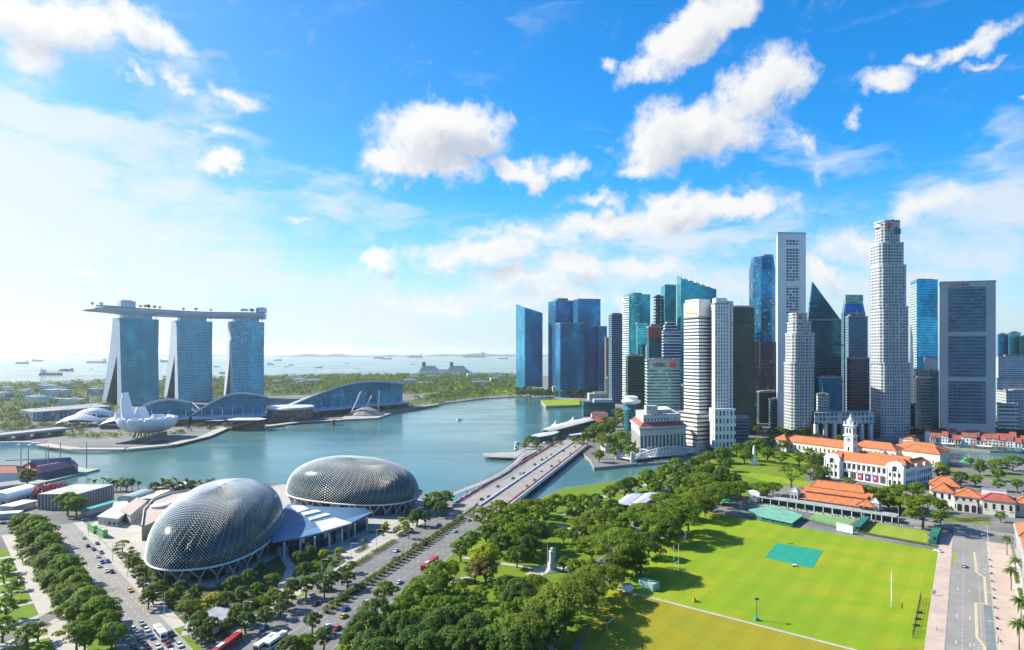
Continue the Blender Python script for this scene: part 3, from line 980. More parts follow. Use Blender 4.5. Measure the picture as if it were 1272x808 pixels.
M_TEAL = mat('teal_fabric', (.0, .30, .26), .8, scale=.2, var=.1)
M_GREENR = mat('green_net', (.015, .13, .10), .8, scale=.3, var=.1)
M_WOOD = mat('timber_deck', (.22, .15, .10), .8, scale=.5)
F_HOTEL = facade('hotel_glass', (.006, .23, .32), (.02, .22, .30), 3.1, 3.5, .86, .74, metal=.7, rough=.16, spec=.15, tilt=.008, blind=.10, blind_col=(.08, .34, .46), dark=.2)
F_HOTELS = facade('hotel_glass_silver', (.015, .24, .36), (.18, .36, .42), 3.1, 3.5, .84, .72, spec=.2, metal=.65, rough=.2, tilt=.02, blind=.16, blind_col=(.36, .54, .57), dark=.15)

def loft(mb, prof_a, prof_b, mi=0, uvw=None):
    """strip of quads between two polylines of equal length"""
    for i in range(len(prof_a) - 1):
        mb.face([prof_a[i], prof_b[i], prof_b[i + 1], prof_a[i + 1]], mi, None if uvw is None else [(0, prof_a[i][2]), (uvw, prof_b[i][2]), (uvw, prof_b[i + 1][2]), (0, prof_a[i + 1][2])])
hotel = thing('tower_hotel', 'hotel of three splayed glass towers carrying a long boat-shaped roof deck', 'hotel', (-700, 1430, 0))
ZT_, Lf = 181.0, 74.0
for (pxc, Yc, q, Lw, silver) in ((173.5, 1356, .5, 82, 0), (242, 1458, .42, 80, 1), (308, 1496, .28, 74, 1)):
    xc = XA(pxc, Yc)
    b = math.atan2(xc, Yc); v = Vector((math.sin(b), math.cos(b))); rt = Vector((v.y, -v.x))
    qa = math.asin(q)
    u = rt * math.cos(qa) + v * math.sin(qa); w = v * math.cos(qa) - rt * math.sin(qa)
    c0 = Vector((xc, Yc))
    def P3(a, d, z): p = c0 + u * a + w * d; return Vector((p.x, p.y, z))
    tower = MB()
    zs = [0, 20, 40, 60, 80, 100, 105, 120, 140, 160, ZT_]
    wid = lambda z: Lw / 2 * (.96 + .05 * (z / ZT_) ** 2)
    fr = lambda z: -5.0 * (1 - z / ZT_) ** 2
    fin = lambda z: 12 if z < 105 else 12 + (z - 105) * 0
    out = lambda z: 25 + 46 * (1 - z / ZT_) ** 1.15
    inn = lambda z: 12 + (out(0) - 14 - 12) * max(0, (105 - z) / 105) ** 1.05
    loft(tower, [P3(-wid(z), fr(z), z) for z in zs], [P3(wid(z), fr(z), z) for z in zs], 0, Lw)
    loft(tower, [P3(wid(z), fin(z), z) for z in zs], [P3(-wid(z), fin(z), z) for z in zs], 0, Lw)
    tw = tower.build('glass_tower', [F_HOTELS if silver else F_HOTEL], hotel)
    ends = MB()
    for sgn in (-1, 1):
        loft(ends, [P3(sgn * wid(z), fr(z), z) for z in zs], [P3(sgn * wid(z), fin(z), z) for z in zs], 0)
        loft(ends, [P3(sgn * wid(z), inn(z), z) for z in zs], [P3(sgn * wid(z), out(z), z) for z in zs], 0)
    ends.face([P3(-wid(ZT_), fr(ZT_), ZT_), P3(wid(ZT_), fr(ZT_), ZT_), P3(wid(ZT_), out(ZT_), ZT_), P3(-wid(ZT_), out(ZT_), ZT_)])
    ends.build('end_wall', mat('hotel_end_wall', (.46, .53, .62), .5, scale=.04, var=.05), tw)
    back = MB()
    loft(back, [P3(wid(z), out(z), z) for z in zs], [P3(-wid(z), out(z), z) for z in zs], 0, Lw)
    loft(back, [P3(-wid(z), inn(z), z) for z in zs], [P3(wid(z), inn(z), z) for z in zs], 0, Lw)
    back.build('leaning_slab', F_HOTEL, tw)
    nk = MB()
    nk.prism([P3(-.36 * Lw, 4, 0)[:2], P3(.36 * Lw, 4, 0)[:2], P3(.36 * Lw, 22, 0)[:2], P3(-.36 * Lw, 22, 0)[:2]], ZT_, 189, 0)
    for a in np.linspace(-.44, .44, 9):
        nk.bar(P3(a * Lw, 2, ZT_), P3((a + .02) * Lw, 3, 189), .9)
    nk.build('deck_support', mat('support_glass', (.35, .52, .62), .3, scale=.1), tw)
ctrl = [Vector((XA(103, 1275), 1275)), Vector((XA(140, 1322), 1322)), Vector((XA(175, 1370), 1370)), Vector((XA(242, 1470), 1470)), Vector((XA(308, 1508), 1508)), Vector((XA(330, 1517), 1517))]
def crom(P, n=8):
    out_ = []
    for i in range(len(P) - 1):
        p0, p1, p2, p3 = P[max(i - 1, 0)], P[i], P[i + 1], P[min(i + 2, len(P) - 1)]
        for k in range(n):
            t = k / n
            out_.append(.5 * ((2 * p1) + (p2 - p0) * t + (2 * p0 - 5 * p1 + 4 * p2 - p3) * t * t + (3 * p1 - p0 - 3 * p2 + p3) * t ** 3))
    return out_ + [P[-1]]
spine = crom(ctrl)
mb, mt = MB(), MB()
rings = []
N = len(spine)
for i, p in enumerate(spine):
    d = (spine[min(i + 1, N - 1)] - spine[max(i - 1, 0)]).normalized(); nn = Vector((d.y, -d.x))
    f = i / (N - 1)
    hw = 19 * min(1, (max(f, .004) / .22) ** .55) * min(1, ((1.02 - f) / .05) ** .4)
    dep = 13.5 * min(1, (max(f, .01) / .25) ** .6)
    zt = 201 - 7 * (1 - min(1, f / .2)) ** 1.5
    rings.append([Vector((p.x + nn.x * hw * c, p.y + nn.y * hw * c, zt - dep * s_)) for c, s_ in ((1, 0), (1.02, .22), (.8, .62), (.4, .95), (0, 1), (-.4, .95), (-.8, .62), (-1.02, .22), (-1, 0))])
mb.grid(rings)
mb.face(rings[-1]); mb.face(rings[0][::-1])
deck = mb.build('sky_deck', mat('deck_hull', (.42, .54, .68), .4, scale=.03, var=.05, metal=.2), hotel, smooth=False)
for a, b in zip(rings, rings[1:]):
    mt.face([a[0], a[-1], b[-1], b[0]])
mt.build('deck_floor', M_CONC, deck)
mp = MB()
for a, b in zip(rings[3:], rings[4:]):
    mp.bar(a[0] + Vector((0, 0, .8)), b[0] + Vector((0, 0, .8)), .5, 1.7)
mp.build('parapet', M_BGLASS, deck)
def onspine(f):
    i = min(int(f * (N - 1)), N - 2); return spine[i].lerp(spine[i + 1], f * (N - 1) - i)
for (f, L, hh, wd_) in ((.31, 30, 14, 16), (.92, 22, 11, 14)):
    p = onspine(f); d = (onspine(min(1, f + .03)) - onspine(f - .03)); rz = math.atan2(d.y, d.x)
    m2 = MB(); m2.box((p.x, p.y, 203), (L, wd_, hh), rz); m2.box((p.x, p.y, 203 + hh), (L * .7, wd_ * .6, 2), rz)
    m2.build('roof_pavilion', M_PANEL, deck)
m2 = MB()
for f in np.linspace(.12, .3, 7):
    p = onspine(f); m2.box((p.x, p.y, 202.5), (14, 10, 3.2), .7)
m2.build('viewing_terrace', M_PANEL, deck)
for f in list(np.linspace(.35, .48, 9)) + list(np.linspace(.77, .88, 8)) + [.56, .6, .66, .1, .15]:
    p = onspine(f)
    tree('dark_b', p.x + random.uniform(-5, 5), p.y + random.uniform(-8, 2), 'on the roof deck of the three towers', 'trees on the roof deck', random.uniform(.75, 1.0), 203)

# ---- lotus shaped museum
cen = G(175, 546); cen = Vector((cen.x, cen.y + 14, 0))
lotus = thing('lotus_museum', 'white lotus-shaped museum with upswept petals on dark columns at the water', 'museum', cen)
M_LOTUS = mat('lotus_white', (.70, .72, .74), .4, scale=.05, var=.05)
for k in range(10):
    a = R(168 + k * 36)
    side = (1 + math.cos(a - R(165))) / 2
    h = 27 + 31 * side ** 13
    rr = 32 + 1 * side
    mbp = MB(); rgs = []
    for i in range(9):
        t = i / 8
        ctr_r = 4 + (rr - 4) * math.sin(t * math.pi / 2) ** .9
        z = 11 + (h - 11) * (1 - math.cos(t * math.pi / 2)) ** 1.15
        hw = 3.6 + 8.6 * math.sin(t * math.pi * .62) ** .8 - (2.5 + 5 * side ** 3) * t ** 3
        th = 1.8 + 3.4 * t ** .7 - 2.6 * t ** 2.5
        tang = Vector((math.cos(a) * math.cos(t * 1.3), math.sin(a) * math.cos(t * 1.3), math.sin(t * 1.3)))
        nrm = Vector((-math.cos(a) * math.sin(t * 1.3), -math.sin(a) * math.sin(t * 1.3), math.cos(t * 1.3)))
        sd = Vector((-math.sin(a), math.cos(a), 0))
        c = cen + Vector((math.cos(a) * ctr_r, math.sin(a) * ctr_r, z))
        rgs.append([c + sd * hw * math.cos(q) + nrm * th * (math.sin(q) if math.sin(q) > 0 else 1.3 * math.sin(q)) for q in np.linspace(0, 2 * math.pi, 14)[:-1]])
    mbp.grid(rgs, closed_u=True)
    mbp.face(rgs[-1])
    pt = mbp.build('petal', M_LOTUS, lotus, smooth=False)
    ms = MB(); ct = sum(rgs[-1], Vector()) / 13
    tn = (ct - sum(rgs[-2], Vector()) / 13).normalized() * .06
    ms.face([ct + (p - ct) * .62 + tn for p in rgs[-1]])
    ms.build('skylight_or_sun_patch', M_GLASS, pt)
mb = MB(); mb.lathe([(3, 7), (10, 8.5), (17, 13), (20, 20), (14, 24), (4, 22)], cen, 20)
mb.build('bowl', M_LOTUS, lotus, smooth=True)
for k in range(10):
    a = k * .628
    mb = MB(); mb.tube([cen + Vector((math.cos(a) * 16, math.sin(a) * 16, 0)), cen + Vector((math.cos(a + .2) * 12, math.sin(a + .2) * 12, 12))], .7, 6); mb.build('column', M_DARK, lotus)
gl = MB(); q = G(160, 552)
gl.prism([(q.x - 16, q.y), (q.x + 26, q.y - 3), (q.x + 34, q.y + 22), (q.x - 4, q.y + 22)], 0, [1, 9, 13, 3])
tag(gl.build('glass_lobby', M_BGLASS), 'low slanted blue glass lobby beside the lotus museum', 'pavilion')
# promenade ledge round the point
def ledge(name, pts, z, h, m_, label, cat, off=0):
    mb = MB()
    mb.prism([(p.x, p.y) for p in pts], z, z + h); return tag(mb.build(name, m_), label, cat) if label else tag(mb.build(name, m_), kind='structure')
mb = MB()
edge = gp((56, 552), (75, 555), (100, 557.5), (160, 557.5), (215, 552.5), (258, 542), (282, 531.5), (332, 529.6), (372, 524.6), (425, 521.6))
for a, b in zip(edge, edge[1:]):
    mb.bar(a + Vector((0, -6, .6)), b + Vector((0, -6, .6)), 13, 1.0)
tag(mb.build('bay_promenade_path', M_PAVE), kind='structure')

# ---- curved market halls with stepped roofs
def hall(label, a, b, depth, h0, h1, h2, n=9, canopy=True, masts=9):
    a, b = Vector((a.x, a.y, 0)), Vector((b.x, b.y, 0))
    u = (b - a); L = u.length; u.normalize(); w = Vector((-u.y, u.x, 0))
    t_ = thing('market_hall', label, 'hall', (a + b) / 2)
    hgt = lambda f: h0 + (h1 - h0) * math.sin(min(1, f / .62) * math.pi / 2) if f < .62 else h1 + (h2 - h1) * ((f - .62) / .38) ** 1.6
    gm = MB(); rf = MB()
    for i in range(n):
        f0, f1 = i / n, (i + 1) / n
        z0, z1 = hgt(f0), hgt(f1)
        p, q = a + u * L * f0, a + u * L * f1
        gm.prism([p, q, q + w * depth, p + w * depth], 0, [z0 - 2, z1 - 2, z1 - 20, max(4, z0 - 20)])
        st = 1.6 * (i % 2 == 0)
        zz = max(z0, z1)
        o1 = -w * (5 + 4 * math.sin(f0 * 3.1))
        A_, B_ = p + o1, q + o1 + u * 2.2
        C_, D_ = q + w * depth + u * 2.2, p + w * depth
        for dz, rev in ((0, 1), (2.4, 0)):
            f = [A_ + Vector((0, 0, z0 + dz)), B_ + Vector((0, 0, z1 + dz + .6)), C_ + Vector((0, 0, max(5, z1 - 18) + dz)), D_ + Vector((0, 0, max(5, z0 - 18) + dz))]
            rf.face(f[::-1] if rev else f)
        rf.face([A_ + Vector((0, 0, z0)), B_ + Vector((0, 0, z1 + .6)), B_ + Vector((0, 0, z1 + 3.0)), A_ + Vector((0, 0, z0 + 2.4))])
        rf.face([B_ + Vector((0, 0, z1)), C_ + Vector((0, 0, max(5, z1 - 18))), C_ + Vector((0, 0, max(5, z1 - 18) + 2.4)), B_ + Vector((0, 0, z1 + 3.0))])
    gm.build('glass_wall', facade('hall_glass', (.01, .18, .32), (.08, .22, .32), 4, 5, .9, .86, metal=.55, rough=.15, tilt=.02, blind=.08), t_)
    rf.build('roof', mat('hall_roof', (.58, .63, .68), .45, scale=.05, var=.05), t_)
    if canopy:
        cm = MB()
        for i in range(n):
            f0, f1 = i / n, (i + 1) / n
            p, q = a + u * L * f0, a + u * L * f1
            cm.face([p - w * 20 + Vector((0, 0, 10)), q - w * 20 + Vector((0, 0, 10)), q - w * 2 + Vector((0, 0, 13)), p - w * 2 + Vector((0, 0, 13))])
            cm.face([p - w * 20 + Vector((0, 0, 9.3)), p - w * 20 + Vector((0, 0, 10)), q - w * 20 + Vector((0, 0, 10)), q - w * 20 + Vector((0, 0, 9.3))][::-1])
            cm.prism([p - w * 17, q - w * 17, q, p], 0, 9, 1)
        cm.build('awning', [mat('hall_awning', (.50, .60, .72), .5, scale=.05, var=.06), M_GLASS], t_)
    for i in range(masts):
        p = a + u * L * (.12 + .82 * i / max(1, masts - 1)) - w * 12
        m_ = MB(); m_.tube([p, p + Vector((0, 0, 24))], [.55, .3], 6); m_.build('mast', M_WHITE, t_)
    return t_
hall('stepped-roof glass hall behind the lotus museum', G(160, 529), G(238, 527), 60, 16, 38, 32, 8, True, 4)
hall('stepped-roof glass hall in front of the third hotel tower', G(238, 527.5), G(330, 523), 70, 14, 45, 38, 10, True, 7)
hall('largest stepped-roof glass hall with white masts right of the hotel', G(362, 519.5), G(500, 506), 62, 22, 54, 46, 14, True, 11)
# flat roofed building to the left, tent roofs, glass pavilions
mb = MB(); a, b = G(41, 524), G(138, 517); u = (b - a).normalized(); w = Vector((-u.y, u.x, 0))
mb.prism([a, b, b + w * 60, a + w * 60], 0, [15, 17, 19, 16], 0, 1)
tag(mb.build('long_hall', [facade('grey_hall', (.04, .09, .12), (.20, .25, .27), 6, 7, .6, .8, metal=.4), mat('dull_roof', (.25, .28, .30), .8, scale=.05)]), 'long flat-roofed grey hall left of the hotel towers', 'hall')
for k, (px, py, L, W, hh, rz) in enumerate(((100, 530, 60, 26, 14, .25), (118, 526, 70, 22, 20, .2), (155, 532, 62, 26, 15, .1))):
    p = G(px, py); mb = MB(); P = []
    for i in range(13):
        x = (i / 12 - .5) * 2
        P.append([Vector((p.x, p.y, 0)) + Matrix.Rotation(rz, 3, 'Z') @ Vector((x * L / 2, y * W / 2, 4 + hh * (1 - x * x) ** .7 * (1 - .45 * y * y))) for y in np.linspace(-1, 1, 7)])
    mb.grid(P)
    rt_ = thing('tent_roof', ('white shell roof beside the long grey hall, lower front one', 'long white shell roof beside the long grey hall', 'pale shell roof left of the lotus museum')[k], 'pavilion', (p.x, p.y, 0), 0)
    mb.build('roof', M_PANEL, rt_)
    m2 = MB(); m2.box((p.x, p.y, 0), (L * .9, W * .9, 5), rz); m2.build('glass_wall', M_BGLASS, rt_)
for (px, py, sz, hh, lab) in ((305, 533, 50, 13, 'faceted dark glass pavilion standing in the water before the third hall'), (268, 528, 30, 7, 'low white jetty roof beside the dark glass pavilion')):
    p = G(px, py); mb = MB()
    pl = [(p.x - sz / 2, p.y), (p.x - sz * .3, p.y - 10), (p.x + sz * .4, p.y - 8), (p.x + sz / 2, p.y + 8), (p.x + sz * .2, p.y + 24), (p.x - sz * .4, p.y + 22)]
    pv = thing('water_pavilion', lab, 'pavilion', p)
    mb.prism(pl, -2.5, [hh * .7, hh * .8, hh * .95, hh, hh * 1.05, hh * .8]); mb.build('glass_wall', M_GLASS if hh > 10 else M_BGLASS, pv)
    m2 = MB(); m2.prism([(p.x + (x - p.x) * 1.1, p.y + (y - p.y) * 1.1) for x, y in pl], hh * 1.0, [hh * 1.05] * 6); m2.build('roof', M_PANEL, pv)
p = G(352, 524)
pv = thing('round_theatre', 'round reddish brown theatre with flat roof beside the hall', 'theatre', p)
mb = MB(); mb.lathe([(36, 0), (36, 18)], p + Vector((0, 30, 0)), 28); mb.build('wall', facade('theatre_wall', (.05, .06, .08), (.20, .12, .10), 5, 6, .5, .7, metal=.3), pv)
mb = MB(); mb.lathe([(38, 18), (40, 20), (38, 22), (10, 23.5)], p + Vector((0, 30, 0)), 28); mb.build('roof', M_PANEL, pv)
m2 = MB(); m2.prism(gp((332, 527), (384, 522), (392, 516), (335, 519)), .5, 7); tag(m2.build('waterfront_terrace', [M_DARK]), 'dark waterfront terrace in front of the round theatre', 'terrace')
# works at the water: barge, mound and two cranes
def crane(label, base, tip, name='crawler_crane'):
    t_ = thing(name, label, 'crane', base)
    mb = MB(); mb.box(base, (7, 9, 2)); mb.build('crawler_track', M_DARK, t_)
    mb = MB(); mb.box(base + Vector((0, 0, 2)), (5, 8, 4)); mb.build('cab', M_RED, t_)
    mb = MB(); mb.bar(base + Vector((0, 0, 4)), tip, 2.0); mb.build('boom', M_WHITE, t_)
b0 = G(436, 517); crane('white boomed crane on the works jetty, taller leaning one', b0, Vector((b0.x + 16, b0.y + 6, 42)))
b1 = G(452, 514); crane('white boomed crane on the works jetty, shorter one', b1, Vector((b1.x + 13, b1.y + 5, 32)))
b2 = G(470, 513); crane('upright white crane at the tip of the works jetty', b2, Vector((b2.x + 1, b2.y, 40)))
mb = MB(); p = G(454, 517)
mb.lathe([(34, -2), (32, 2), (18, 10), (8, 14)], p + Vector((0, 8, 0)), 12, 0, 1, .6)
tag(mb.build('spoil_heap', mat('spoil', (.30, .27, .23), .95, scale=.1, bump=.6)), 'grey mound on the works jetty below the cranes', 'mound')
mb = MB(); mb.prism(gp((424, 522), (470, 520), (486, 514), (478, 511), (430, 514)), -3, .9); tag(mb.build('works_jetty', M_CONC), 'concrete works jetty under the cranes', 'jetty')
mb = MB(); mb.prism(gp((478, 514), (545, 504), (540, 502), (480, 510)), -3, 2.0, 0, 0); tag(mb.build('rock_point', mat('rocks', (.25, .22, .19), .95, scale=.2, bump=.8)), 'rocky point on the far bay shore', 'rocks')
p = G(415, 529, WL); dm = MB(); dm.box(p + Vector((0, 0, -1)), (3, 3, 10)); dm.bar(p + Vector((-14, 0, 1.2)), p + Vector((14, 3, 1.2)), 2.5, .8)
tag(dm.build('mooring_pile', M_DARK), 'dark mooring pile with gangway off the far promenade', 'mooring pile')
# masts on the plaza left of the hotel
for px in (114, 110, 119):
    p = G(px, 524); mb = MB(); mb.tube([p, p + Vector((4 if px > 114 else -3, 0, 46 if px == 114 else 30))], [.9, .3], 6)
    tag(mb.build('white_mast', M_WHITE), 'thin white mast behind the shell roofs', 'mast', 'white masts by the shell roofs')
# left road bridge
t_ = thing('road_bridge', 'long pale road bridge on piers at the far left of the bay', 'bridge', G(20, 545))
mb = MB(); a, b = G(-140, 556, 8), G(92, 532, 8); u = (b - a).normalized(); w = Vector((-u.y, u.x, 0))
mb.prism([a, b, b + w * 34, a + w * 34], 6, 8); mb.build('deck', M_CONC, t_)
for o_ in (0.3, 33.7):
    m2 = MB(); m2.bar(a + w * o_ + Vector((0, 0, .5)), b + w * o_ + Vector((0, 0, .5)), .4, 1.2); m2.build('parapet', M_PANEL, t_)
for k in range(9):
    p = a.lerp(b, (k + .5) / 9) + w * 17; m2 = MB(); m2.box((p.x, p.y, -4), (5, 26, 10), math.atan2(u.y, u.x)); m2.build('pier', M_CONC, t_)
# ---- far wood and gardens
def wood(name, polys, n, kind, rad=(8, 15), leaves=34, size=4.2, seed=1, z=0, avoid=None):
    r = random.Random(seed); cen, rd = [], []
    for poly in polys:
        xs = [p[0] for p in poly]; ys = [p[1] for p in poly]
        k = 0
        while k < n:
            x, y = r.uniform(min(xs), max(xs)), r.uniform(min(ys), max(ys))
            if inside((x, y), poly):
                q = r.uniform(*rad); cen.append((x, y, q * .62 + z)); rd.append(q)
            k += 1
    V = leaf_cloud(cen, rd, [leaves] * len(cen), size, .75, seed)
    V[:, 2] = np.maximum(V[:, 2], .05)
    me = quads_mesh(name, V, LM[kind])
    o = bpy.data.objects.new(name, me); COL.objects.link(o)
    return tag(o, kind='stuff')
sheet('bay_plaza_ground', gp((60, 551), (160, 555), (214, 550), (257, 540), (280, 530), (332, 528), (425, 520), (470, 514), (470, 511), (330, 516), (200, 520), (60, 535)), .03, mat('dark_plaza', (.10, .11, .11), .8, scale=.03, col2=(.15, .155, .15)))
LEFTG = [Vector((-1900, 1400, 0)), Vector((-1150, 1330, 0))] + gp((42, 522), (136, 515), (150, 506)) + [Vector((-650, 1600, 0)), Vector((-560, 2300, 0)), Vector((-1250, 2700, 0)), Vector((-1650, 2230, 0)), Vector((-2200, 2160, 0)), Vector((-3000, 2100, 0)), Vector((-3000, 1500, 0))]
RIGHTG = [Vector((-620, 1620, 0)), Vector((-480, 1700, 0)), Vector((-200, 1700, 0))] + gp((500, 500), (545, 499), (600, 492), (640, 489)) + [Vector((60, 2000, 0)), Vector((80, 3000, 0)), Vector((-100, 3160, 0)), Vector((-700, 3110, 0)), Vector((-1250, 2700, 0)), Vector((-700, 2200, 0))]
sheet('garden_ground', LEFTG, .05, M_PARKG)
sheet('reserve_ground', RIGHTG, .06, M_PARKG)
for nm, pp in (('meadow_lawn', ((606, 491), (640, 489), (640, 483), (612, 484))), ('meadow_lawn', ((556, 484), (590, 482), (588, 479), (560, 480))), ('meadow_lawn', ((520, 492), (548, 489), (546, 487), (525, 489))), ('meadow_lawn', ((590, 477), (625, 476), (620, 474), (592, 475)))):
    sheet(nm, gp(*pp), .5, M_FIELD)
wood('wood', [LEFTG], 2600, 'wood', seed=1)
wood('wood', [LEFTG], 1500, 'wood', seed=2)
clear = [p for p in RIGHTG]
wood('wood', [RIGHTG], 1200, 'dense', (7, 13), 30, 4.2, 3)
wood('wood', [RIGHTG], 3000, 'wood', (7, 13), 30, 4.2, 4)
wood('shore_wood', [gp((480, 512), (545, 502.5), (600, 495), (640, 492.5), (640, 488), (600, 490), (545, 498), (478, 508))], 500, 'dense', (4, 7), 50, 2.2, 5)
wood('promenade_wood', [gp((335, 514), (420, 513), (500, 503), (500, 507), (420, 519), (335, 523))], 140, 'wood', (4, 6), 50, 2.0, 6)
wood('promenade_wood', [gp((262, 520), (325, 518), (325, 522), (262, 526))], 60, 'lime', (3, 5), 50, 2.0, 7)
wood('promenade_wood', [gp((225, 541), (262, 534), (330, 526), (330, 522), (262, 527), (225, 534))], 90, 'wood', (3, 5), 50, 2.0, 9)
wood('promenade_wood', [gp((0, 545), (100, 538), (130, 530), (20, 528), (0, 530))], 200, 'wood', (4, 7), 40, 2.2, 10)
wood('wood', [gp((-60, 534), (36, 527), (40, 522), (136, 514), (136, 508), (0, 515), (-80, 520))], 420, 'wood', (6, 11), 36, 3.2, 12)
wood('promenade_wood', [gp((60, 545), (140, 545), (225, 541), (240, 537), (130, 540), (60, 541))], 130, 'dense', (3, 5), 40, 1.8, 8)
r_ = random.Random(5)
for k in range(34):      # low pale buildings among the gardens
    px, py = r_.choice([(r_.uniform(335, 395), r_.uniform(470, 479)), (r_.uniform(0, 130), r_.uniform(482, 508)), (r_.uniform(500, 640), r_.uniform(468, 480))])
    p = G(px, py); hh = r_.uniform(10, 20)
    mb = MB(); mb.box(p, (r_.uniform(20, 60), r_.uniform(14, 26), hh), r_.uniform(-.4, .4)); mb.box(p + Vector((2, 2, hh)), (10, 8, 2.5), .1)
    tag(mb.build('garden_building', M_PANEL), 'low pale flat-roofed building among the far garden trees', 'building', 'low buildings among the far gardens')

# ---- ships at anchor
M_HULLB = mat('blue_hull', (.05, .09, .14), .6, scale=.05); M_HULLR = mat('rust_hull', (.16, .07, .05), .7, scale=.05)
def make_ship(name, label, L, hullm, kind):
    t_ = thing(name, label, 'ship')
    B = L * .15
    mb = MB(); pl = [(-L / 2, -B / 2), (L * .36, -B / 2), (L / 2, 0), (L * .36, B / 2), (-L / 2, B / 2)]
    mb.prism(pl, -2, [L * .06, L * .06, L * .085, L * .06, L * .06]); mb.build('hull', hullm, t_)
    mb = MB(); mb.box((-L * .38, 0, L * .06), (L * .11, B * .9, L * .11)); mb.box((-L * .37, 0, L * .17), (L * .08, B, L * .025)); mb.build('deckhouse', M_WHITE, t_)
    mb = MB(); mb.box((-L * .44, 0, L * .06), (L * .04, B * .3, L * .17)); mb.build('funnel', M_RED, t_)
    if kind == 'tanker':
        mb = MB()
        for k in range(4): mb.bar((-L * .2 + k * L * .16, 0, L * .06), (-L * .2 + k * L * .16, 0, L * .16), L * .012); mb.bar((-L * .2 + k * L * .16, 0, L * .15), (-L * .12 + k * L * .16, 0, L * .11), L * .01)
        mb.bar((-L * .3, 0, L * .075), (L * .36, 0, L * .075), L * .02); mb.build('deck_gear', M_STEEL, t_)
    else:
        for k in range(5):
            mb = MB(); mb.box((-L * .24 + k * L * .13, 0, L * .06), (L * .115, B * .85, L * (.05 + .02 * (k % 3)))); mb.build('container_stack', (M_BROWN, M_HULLB, M_STEEL)[k % 3], t_)
    return t_
SHIPS = (make_ship('tanker_ship', 'tanker', 140, M_HULLB, 'tanker'), make_ship('cargo_ship', 'container ship', 140, M_HULLR, 'box'))
su = [[0], [0]]
SH = [(64, 466, 33, 0), (82, 461, 18, 1), (114, 459, 5, 0), (27, 452, 16, 1), (120, 451, 24, 0), (207, 468, 10, 0), (277, 464, 10, 1), (270, 456, 8, 0), (336, 453, 10, 1), (357, 456, 6, 0), (362, 454, 7, 1), (396, 457, 9, 0), (431, 452, 5, 1), (444, 458, 4, 0), (470, 445.5, 14, 1), (480, 446.5, 14, 0), (515, 444.5, 20, 1), (513, 453, 6, 0), (588, 444, 30, 0), (345, 448, 10, 1), (205, 450, 16, 1), (47, 449, 14, 1), (625, 446, 12, 0)]
for i, (px, py, wpx, k) in enumerate(SH):
    p = G(px, py, WL); L = wpx * p.y / FPX
    place(SHIPS[k], su[k], (p.x, p.y, WL), random.choice([0, math.pi]) + random.uniform(-.3, .3), 'dark ' + ('tanker' if k == 0 else 'container ship') + ' lying at anchor on the pale sea', L / 140, 'tankers at anchor' if k == 0 else 'container ships at anchor')
SHIPS[0]['label'] = 'biggest dark tanker at anchor, nearest the garden shore at the left'; SHIPS[0].pop('group', None)
for i, (px, Lp) in enumerate(((535, 30), (570, 32))):
    p = G(px, 465.5, 0); L = Lp * p.y / FPX
    t_ = thing('cruise_ship', ('white cruise ship with red funnel at the far quay, left one', 'white cruise ship at the far quay with bluish hull, right one')[i], 'cruise ship', (p.x, p.y, WL))
    B = 28; c = Vector((p.x, p.y, WL))
    mb = MB(); mb.prism([(c.x - L / 2, c.y - B / 2), (c.x + L * .38, c.y - B / 2), (c.x + L / 2, c.y), (c.x + L * .38, c.y + B / 2), (c.x - L / 2, c.y + B / 2)], -3, 16); mb.build('hull', (M_WHITE, M_PANEL)[i], t_)
    for k in range(4):
        mb = MB(); mb.box(c + Vector((-L * .03 - k * 2, 0, 18 + k * 7)), (L * (.84 - .1 * k), B - 3 - k * 2, 7)); mb.build('deck_tier', facade('ship_cabins', (.03, .05, .07), (.72, .70, .68), 4, 3.4, .6, .5, metal=.1), t_)
    mb = MB(); mb.box(c + Vector((-L * .28, 0, 44)), (16, 12, 20)); mb.build('funnel', M_RED if i == 0 else M_STEEL, t_)
mb = MB(); p = G(553, 464); mb.box(p, (240, 40, 18)); mb.box(p + Vector((0, 0, 18)), (180, 50, 4)); tag(mb.build('ferry_terminal', M_PANEL), 'long pale terminal building between the two cruise ships', 'terminal')
# ---- islands on the horizon
r_ = random.Random(11)
mb = MB()
for (x0, x1, hp, Y) in ((-40, 160, 4, 17000), (335, 450, 4.2, 16000), (440, 530, 2.2, 17000), (520, 660, 4, 18000), (150, 330, 3.5, 18500), (660, 900, 4, 18000), (-300, -60, 3, 17000)):
    xs = np.linspace(x0, x1, 26); P = []
    for j, yy in enumerate((0, 500, 1100)):
        P.append([Vector((XA(x, Y), Y + yy, WL - 1 if j != 1 else WL + (hp * Y / FPX) * (math.sin(math.pi * i / 25) ** .6) * (.8 + .2 * math.sin(i * .7 + x0)) + r_.uniform(-2, 2))) for i, x in enumerate(xs)])
    mb.grid(P)
tag(mb.build('far_islands_hill', mat('far_forest', (.05, .07, .05), .95, scale=.003)), kind='structure')
